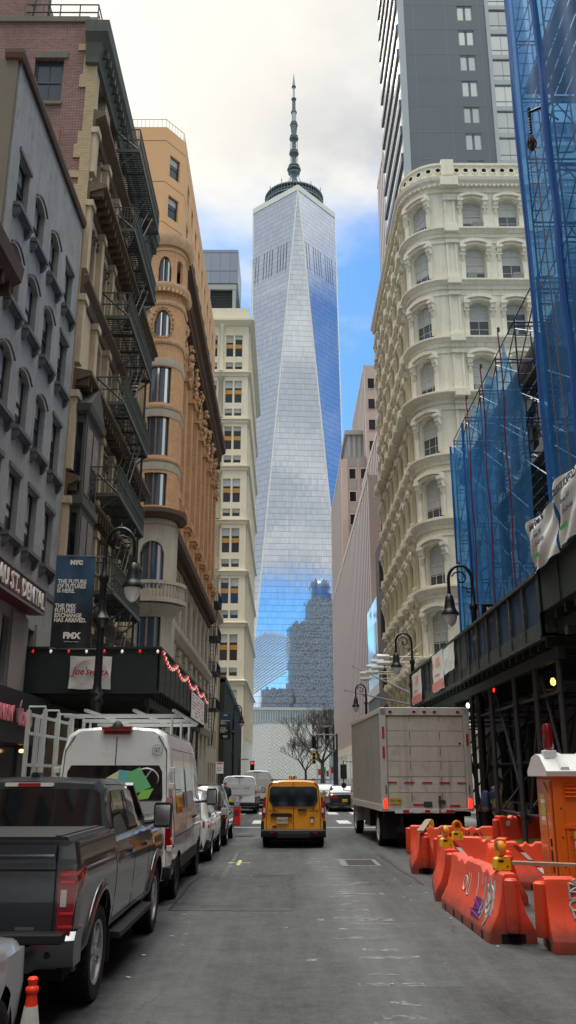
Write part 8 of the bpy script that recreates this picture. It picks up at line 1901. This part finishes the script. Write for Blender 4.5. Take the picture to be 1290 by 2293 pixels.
for x in (.08, .5, .92): g.rings([[(x + dx_, y, z + dz_) for dx_, dz_ in ((0, -.02), (.03, .03), (.13, .03), (.16, -.02))] for y, z in ((-.08, 2.05), (.3, 2.24), (.6, 2.28), (.9, 2.24), (1.28, 2.05))])
g.build('roof', wr, pt_, ang=30)
bc = thing('red_beacon', 'dark red cylindrical beacon with white foot standing on the toilet cabin roof', 'beacon', (4.03, 13.75, 2.2)); g = MB(); g.box(-.1, .1, -.08, .08, 0, .13); g.build('foot', wr, bc, ang=0, bev=.02); g = MB(); g.lathe([(.06, .13), (.085, .18), (.08, .4), (.075, .48), (.055, .52), (.005, .53)], n=14); g.build('lens', mat('dark_red_lens', (120, 16, 30), .15, var=.1, coat=1), bc)
rd = thing('steel_rod', 'thin rusty rod leaning against the front of the orange toilet cabin', 'rod', (4.28, 13.2, .05)); g = MB(); g.tube((0, 0, 0), (.25, .1, 1.62), .014, 6); g.build('rod', mat('rusty_rod', (90, 74, 62), .7, var=.2), rd); g = MB(); g.lathe([(.018, 1.6), (.018, 1.64)], c=(.25, .1, 0), n=6); g.build('cap', M['steelD'], rd)
# red plastic crate-like barrel by the kerb
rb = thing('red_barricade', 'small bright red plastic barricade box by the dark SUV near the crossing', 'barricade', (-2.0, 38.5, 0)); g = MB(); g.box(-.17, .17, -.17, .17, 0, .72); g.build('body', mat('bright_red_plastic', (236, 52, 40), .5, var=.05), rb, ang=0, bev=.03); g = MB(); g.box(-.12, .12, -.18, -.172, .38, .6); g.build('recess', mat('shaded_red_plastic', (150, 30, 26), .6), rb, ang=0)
# ================================================================ cone
cn = thing('traffic_cone', 'orange and white traffic cone at the bottom left corner', 'traffic cone', (-1.515, 5.85, 0)); prof = lambda z: .135 - .115 * z / .75
co_ = mat('cone_orange', (255, 58, 30), .45, var=.05); cw = mat('cone_white_band', (206, 204, 198), .6, var=.15, vs=20, streak=.5, obj=True)
g = MB(); g.lathe([(prof(.0), .03), (prof(.46), .46)], n=24); g.lathe([(prof(.635), .635), (prof(.7) + .002, .70), (prof(.7) + .012, .71), (prof(.7) + .01, .735), (prof(.7) - .004, .745), (prof(.7) + .004, .78), (prof(.7) - .004, .79), (.005, .79)], n=24); g.build('shell', co_, cn, ang=50); g = MB(); g.lathe([(prof(.46) + .002, .46), (prof(.635) + .002, .635)], n=24); g.build('white_band', cw, cn); g = MB(); g.box(-.18, .18, -.18, .18, 0, .035); g.build('base', VM['trim'], cn, ang=0, bev=.015)
# ================================================================ people
skin = mat('skin', (186, 140, 116), .6, var=.05)
def person(loc, rz, label, coat, trousers, hair, hat=None, hood=None, backpack=None, h=1.76, lean=0., shoulders=None, hair_c=None):
    o = thing('person', label, 'person', loc, rz)
    me = bpy.data.meshes.new('body'); k = h / 1.76
    V = [(0, 0, .98), (0, .01, 1.2), (0, .02, 1.42), (0, .015, 1.52), (0, -.01, 1.62), (0, -.02, 1.69),   # pelvis.. head
         (.1, 0, .92), (.11, -.03, .5), (.11, .06, .09), (.11, -.08, .045), (-.1, 0, .92), (-.11, .05, .5), (-.11, .16, .11), (-.11, .03, .045),
         (.19, .02, 1.40), (.25, .05, 1.14), (.2, -.12, 1.0), (.15, -.2, 1.0), (-.19, .02, 1.40), (-.25, .05, 1.14), (-.2, -.12, 1.0), (-.15, -.2, 1.0)]
    E_ = [(0, 1), (1, 2), (2, 3), (3, 4), (4, 5), (0, 6), (6, 7), (7, 8), (8, 9), (0, 10), (10, 11), (11, 12), (12, 13), (2, 14), (14, 15), (15, 16), (16, 17), (2, 18), (18, 19), (19, 20), (20, 21)]
    Rr = [.15, .15, .155, .058, .085, .07, .095, .062, .045, .04, .095, .062, .045, .04, .065, .05, .04, .035, .065, .05, .04, .035]
    me.from_pydata([(x * k, y * k, z * k) for x, y, z in V], E_, []); bo = bpy.data.objects.new('body', me); COL.objects.link(bo); bo.parent = o
    sm = bo.modifiers.new('skin', 'SKIN'); sm.use_smooth_shade = True; bo.modifiers.new('sub', 'SUBSURF').levels = 1; bo.modifiers['sub'].render_levels = 2
    if not me.skin_vertices: me.skin_vertices.new() if hasattr(me.skin_vertices, 'new') else None
    for i, sv in enumerate(me.skin_vertices[0].data): sv.radius = (Rr[i] * k * (1.15 if i in (0, 1, 2) else 1), Rr[i] * k * (.8 if i in (0, 1, 2) else 1)); sv.use_root = (i == 0)
    me.materials.append(skin)
    dg = bpy.context.evaluated_depsgraph_get(); m2 = bpy.data.meshes.new_from_object(bo.evaluated_get(dg)); bo.modifiers.clear(); bo.data = m2; m2.materials.clear()
    for m_ in (skin, trousers): m2.materials.append(m_)
    for p in m2.polygons: p.material_index = 1 if p.center.z < .98 * k else 0
    def E3(name, c, r, m, n=14, par=None):
        g = MB(); g.lathe([(max(.001, math.sin(math.pi * i / 8)), -math.cos(math.pi * i / 8)) for i in range(9)], n=n); g.v = [(c[0] + x * r[0], c[1] + y * r[1], c[2] + z * r[2]) for x, y, z in g.v]; return g.build(name, m, par or o)
    # coat: lofted shell over torso
    g = MB(); N = 14
    def el(cx_, cy, z, rx, ry): return [(cx_ + rx * math.cos(2 * math.pi * i / N), cy + ry * math.sin(2 * math.pi * i / N), z) for i in range(N)]
    g.rings([[tuple(c * k for c in p) for p in el(0, y, z, rx, ry)] for y, z, rx, ry in ((.0, .80, .19, .17), (.0, .84, .215, .19), (.0, 1.0, .21, .18), (.01, 1.2, .215, .17), (.02, 1.36, .225, .16), (.02, 1.45, .18, .13), (.015, 1.50, .09, .08))]); ct = g.build('coat', coat, o)
    for s_ in (1, -1): g = MB(); g.pipe([tuple(c * k for c in p) for p in ((s_ * .17, .02, 1.42), (s_ * .235, .03, 1.3), (s_ * .265, .05, 1.13), (s_ * .24, -.06, 1.03), (s_ * .18, -.15, 1.0))], [.085 * k, .085 * k, .07 * k, .065 * k, .055 * k], 10); g.build('sleeve', coat, o)
    if shoulders: g = MB(); g.rings([[tuple(c * k for c in p) for p in el(0, y, z, rx, ry)] for y, z, rx, ry in ((.015, 1.24, .225, .18), (.02, 1.36, .235, .172), (.02, 1.46, .185, .14), (.015, 1.51, .095, .09))]); g.build('yoke', shoulders, o)
    for s_ in (1, -1): # shoes
        E3('shoe', (s_ * .11 * k, (.0 if s_ > 0 else .1) * k - .03, .045), (.05, .13, .045), VM['trim'])
    hd_ = E3('head', (0, -.015 * k, 1.64 * k), (.078 * k, .098 * k, .118 * k), skin); E3('nose', (0, -.115 * k, 1.63 * k), (.014, .02, .022), skin, 8, hd_)
    for s_ in (1, -1): E3('ear', (s_ * .078 * k, -.01 * k, 1.64 * k), (.012, .022, .032), skin, 8, hd_); E3('eye', (s_ * .03 * k, -.102 * k, 1.655 * k), (.011, .008, .007), VM['trim'], 8, hd_)
    g = MB(); g.box(-.022, .022, -.108 * k, -.1 * k, 1.585 * k, 1.592 * k); g.build('mouth', mat('lips', (140, 84, 76), .6), hd_, ang=0)
    if hair_c: E3('hair', (0, .012 * k, 1.675 * k), (.086 * k, .096 * k, .095 * k), hair_c)
    if hat: g = MB(); g.rings([[tuple(c for c in p) for p in el(0, -.005 * k, z * k, rx * k, rx * 1.2 * k)] for z, rx in ((1.665, .088), (1.70, .09), (1.75, .078), (1.785, .045), (1.79, .01))]); g.build('knit_cap', hat, o)
    if hood: E3('hood', (0, .09 * k, 1.47 * k), (.13 * k, .08 * k, .075 * k), hood)
    # hands with separate fingers, curled at the pockets
    for s_ in (1, -1):
        g = MB(); b0 = Vector((s_ * .165 * k, -.19 * k, 1.0 * k)); g.pipe([b0, b0 + Vector((-s_ * .03, -.03, -.03))], [.03, .032], 8)
        for q_ in range(4): a0 = b0 + Vector((-s_ * .03, -.03 + (q_ - 1.5) * .016, -.04)); g.pipe([a0, a0 + Vector((-s_ * .015, -.012, -.022 - .003 * (q_ in (1, 2)))), a0 + Vector((-s_ * .03, -.004, -.036))], [.0085, .008, .006], 6)
        a0 = b0 + Vector((-s_ * .01, -.045, -.0)); g.pipe([a0, a0 + Vector((-s_ * .025, -.012, -.012)), a0 + Vector((-s_ * .035, -.012, -.03))], [.01, .009, .007], 6); g.build('hand', skin, o)
    return o
olive = mat('olive_jacket', (136, 140, 88), .85, var=.12, vs=6, obj=True, bump=.3, bs=15); slate_j = mat('slate_jacket_yoke', (62, 68, 82), .8, var=.1, vs=6, obj=True); navy = mat('navy_backpack', (46, 62, 104), .7, var=.15, vs=8, obj=True); khaki = mat('khaki_trousers', (130, 122, 108), .85, var=.1, obj=True); hg_ = mat('grey_hood', (104, 110, 122), .85, var=.1)
p_ = person((5.75, 24.6, .14), R(90), 'man in black knit cap and olive jacket walking under the right shed', olive, khaki, None, hat=VM['trim'], hood=hg_, shoulders=slate_j, h=1.78)
bp = thing('backpack', 'navy blue backpack with tan base worn by the man in the olive jacket', 'backpack', (5.5, 24.6, 1.12)); g = MB(); N = 12
g.rings([[(-.09 - .0 + r_ * .11 * math.cos(2 * math.pi * i / N), r_ * .17 * math.sin(2 * math.pi * i / N), z) for i in range(N)] for z, r_ in ((-.05, .7), (-.02, .98), (.15, 1.05), (.32, 1.0), (.42, .8), (.46, .4))]); g.build('bag', navy, bp); g = MB(); g.rings([[(-.09 + r_ * .115 * math.cos(2 * math.pi * i / N), r_ * .175 * math.sin(2 * math.pi * i / N), z) for i in range(N)] for z, r_ in ((-.06, .6), (-.03, 1.0), (.04, 1.04))]); g.build('base_panel', mat('tan_panel_cloth', (120, 92, 76), .8), bp)
for s_ in (1, -1): g = MB(); g.pipe([(0, s_ * .1, .4), (.14, s_ * .13, .42), (.3, s_ * .13, .3), (.3, s_ * .14, .1), (.05, s_ * .14, .0)], .02, 5); g.build('strap', navy, bp)
dkc = mat('black_coat', (30, 32, 38), .8, var=.1, vs=6, obj=True); grh = mat('grey_hair', (150, 146, 140), .9, var=.15, vs=30)
person((-2.95, 45.5, 0), R(200), 'grey haired person in a black coat standing in the crossing left, by the dark SUV', dkc, dkc, None, h=1.72, hair_c=grh)
person((-4.0, 36.0, 0.0), R(150), 'distant person in dark coat and black cap beside the dark SUV at the left kerb', dkc, dkc, None, hat=VM['trim'], h=1.74)
# ================================================================ the rest of the street behind the viewer (seen in glass and paint)
for x0, x1, y0_, y1_, z, lab, mm_ in ((-24, -8, -46, 4, 24, 'brown brick row building behind the viewer on the left, mirrored in car windows', 'brick'), (8.6, 24, -60, -15, 30, 'pale stone block behind the viewer on the right, mirrored in car windows', 'limeC'), (-24, -8, -100, -47, 38, 'tall tan block further behind the viewer on the left', 'stoneB'), (8.6, 26, -110, -61, 44, 'grey tower block further behind the viewer on the right', 'slate'), (-26, 26, -150, -128, 52, 'dark tower closing the street far behind the viewer', 'dktower')):
    o = thing('street_building', lab, 'building', ((x0 + x1) / 2, (y0_ + y1_) / 2, 0)); g = MB(); g.box(x0, x1, y0_, y1_, 0, z); g.build('wall', M[mm_], o, world=True, ang=0)
    g = MB(); xs = x1 if x0 < 0 else x0
    if y0_ > -128:
        for i in range(int((y1_ - y0_) / 3.2)):
            for j in range(int(z / 3.8)): y = y0_ + 1 + i * 3.2; g.box(xs - .06, xs + .06, y, y + 1.4, 1.2 + 3.8 * j, 3.4 + 3.8 * j)
    else:
        for i in range(14):
            for j in range(12): g.box(-24 + i * 3.5, -22 + i * 3.5, -128.06, -127.94, 1.5 + 4 * j, 4 + 4 * j)
    g.build('windows', M['win'], o, world=True, ang=0)
# ================================================================ one mesh per separate piece
def split(o, newname=None):
    me = o.data; n = len(me.vertices); par = list(range(n))
    def fd(p, x):
        while p[x] != x: p[x] = p[p[x]]; x = p[x]
        return x
    for e in me.edges:
        a, b_ = fd(par, e.vertices[0]), fd(par, e.vertices[1])
        if a != b_: par[a] = b_
    box = {}
    for i, v in enumerate(me.vertices):
        r = fd(par, i); c = v.co; t = box.setdefault(r, [list(c), list(c)])
        for k in range(3): t[0][k] = min(t[0][k], c[k]); t[1][k] = max(t[1][k], c[k])
    ks = list(box); m = len(ks); p2 = list(range(m)); d = max(max(o.dimensions) * .004, .012)
    for i in range(m):
        A = box[ks[i]]
        for j in range(i):
            B = box[ks[j]]
            if all(A[0][k] - d <= B[1][k] and B[0][k] - d <= A[1][k] for k in range(3)):
                a, b_ = fd(p2, i), fd(p2, j)
                if a != b_: p2[a] = b_
    idx = {k: fd(p2, i) for i, k in enumerate(ks)}; groups = sorted(set(idx.values()))
    if len(groups) < 2 or len(groups) > 100: return
    fg = {}
    for p in me.polygons: fg.setdefault(idx[fd(par, p.vertices[0])], []).append(p)
    nm = newname or o.name.split('.')[0]
    for gi, ps in fg.items():
        mp_ = {}; vs = []; fs = []
        for p in ps:
            f = []
            for v in p.vertices:
                if v not in mp_: mp_[v] = len(vs); vs.append(me.vertices[v].co.copy())
                f.append(mp_[v])
            fs.append(f)
        m2 = bpy.data.meshes.new(nm); m2.from_pydata(vs, [], fs)
        for mt in me.materials: m2.materials.append(mt)
        m2.polygons.foreach_set('material_index', [p.material_index for p in ps]); m2.polygons.foreach_set('use_smooth', [p.use_smooth for p in ps]); m2.update()
        if any(p.use_smooth for p in ps): m2.set_sharp_from_angle(angle=R(35))
        q_ = bpy.data.objects.new(nm, m2); COL.objects.link(q_); q_.parent = o.parent; q_.location = o.location; q_.rotation_euler = o.rotation_euler; q_.scale = o.scale
    bpy.data.objects.remove(o)
bpy.context.view_layer.update()
SP = {'pilasters': 'pilaster', 'columns': 'column', 'window_heads': 'window_head', 'planks': 'plank', 'tie_bar': 'tie_bar', 'cross_brace': 'cross_brace', 'foot_pocket': 'foot_pocket', 'shop_windows': 'shop_window', 'plant_panels': 'plant_panel',
      'lower_cladding': 'cladding_panel', 'lintels': 'lintel', 'oriel_glass': 'oriel_pane', 'reflective_tape': 'reflective_tape', 'post_tape': 'reflective_tape', 'bumper_tape': 'reflective_tape', 'net_seam': 'net_seam', 'spandrel': 'spandrel', 'ribbon_window': 'ribbon_window', 'column': 'column', 'pilaster': 'pilaster',
      'cornice': 'cornice', 'spandrel_band': 'spandrel_band', 'parking_sensor': 'parking_sensor', 'pale_strip': 'pale_strip', 'green_strip': 'green_strip', 'rivet': 'rivet', 'carved_capital': 'carved_capital', 'bracket': 'bracket', 'graffiti': 'graffiti', 'brace': 'brace', 'radome': 'radome', 'mast': 'mast', 'lens_bar': 'lens_bar', 'bed_rail_trim': 'bed_rail_trim', 'wheel_arch': 'wheel_arch', 'parapet_rings': 'parapet_ring', 'parapet_openings': 'parapet_opening', 'light_cladding': 'cladding_panel', 'spandrel_panels': 'spandrel_panel', 'chassis': 'chassis', 'door_latch': 'door_latch', 'arm': 'arm', 'roof_rack': 'roof_rack', 'stair': 'stair', 'turret_ornament': 'turret_ornament', 'crosswalk': 'x'}
for o in [o for o in sc.objects if o.type == 'MESH' and o.parent is not None and o.data.users == 1]:
    b0 = o.name.split('.')[0]
    if b0 in SP and not o.children: split(o, SP[b0])
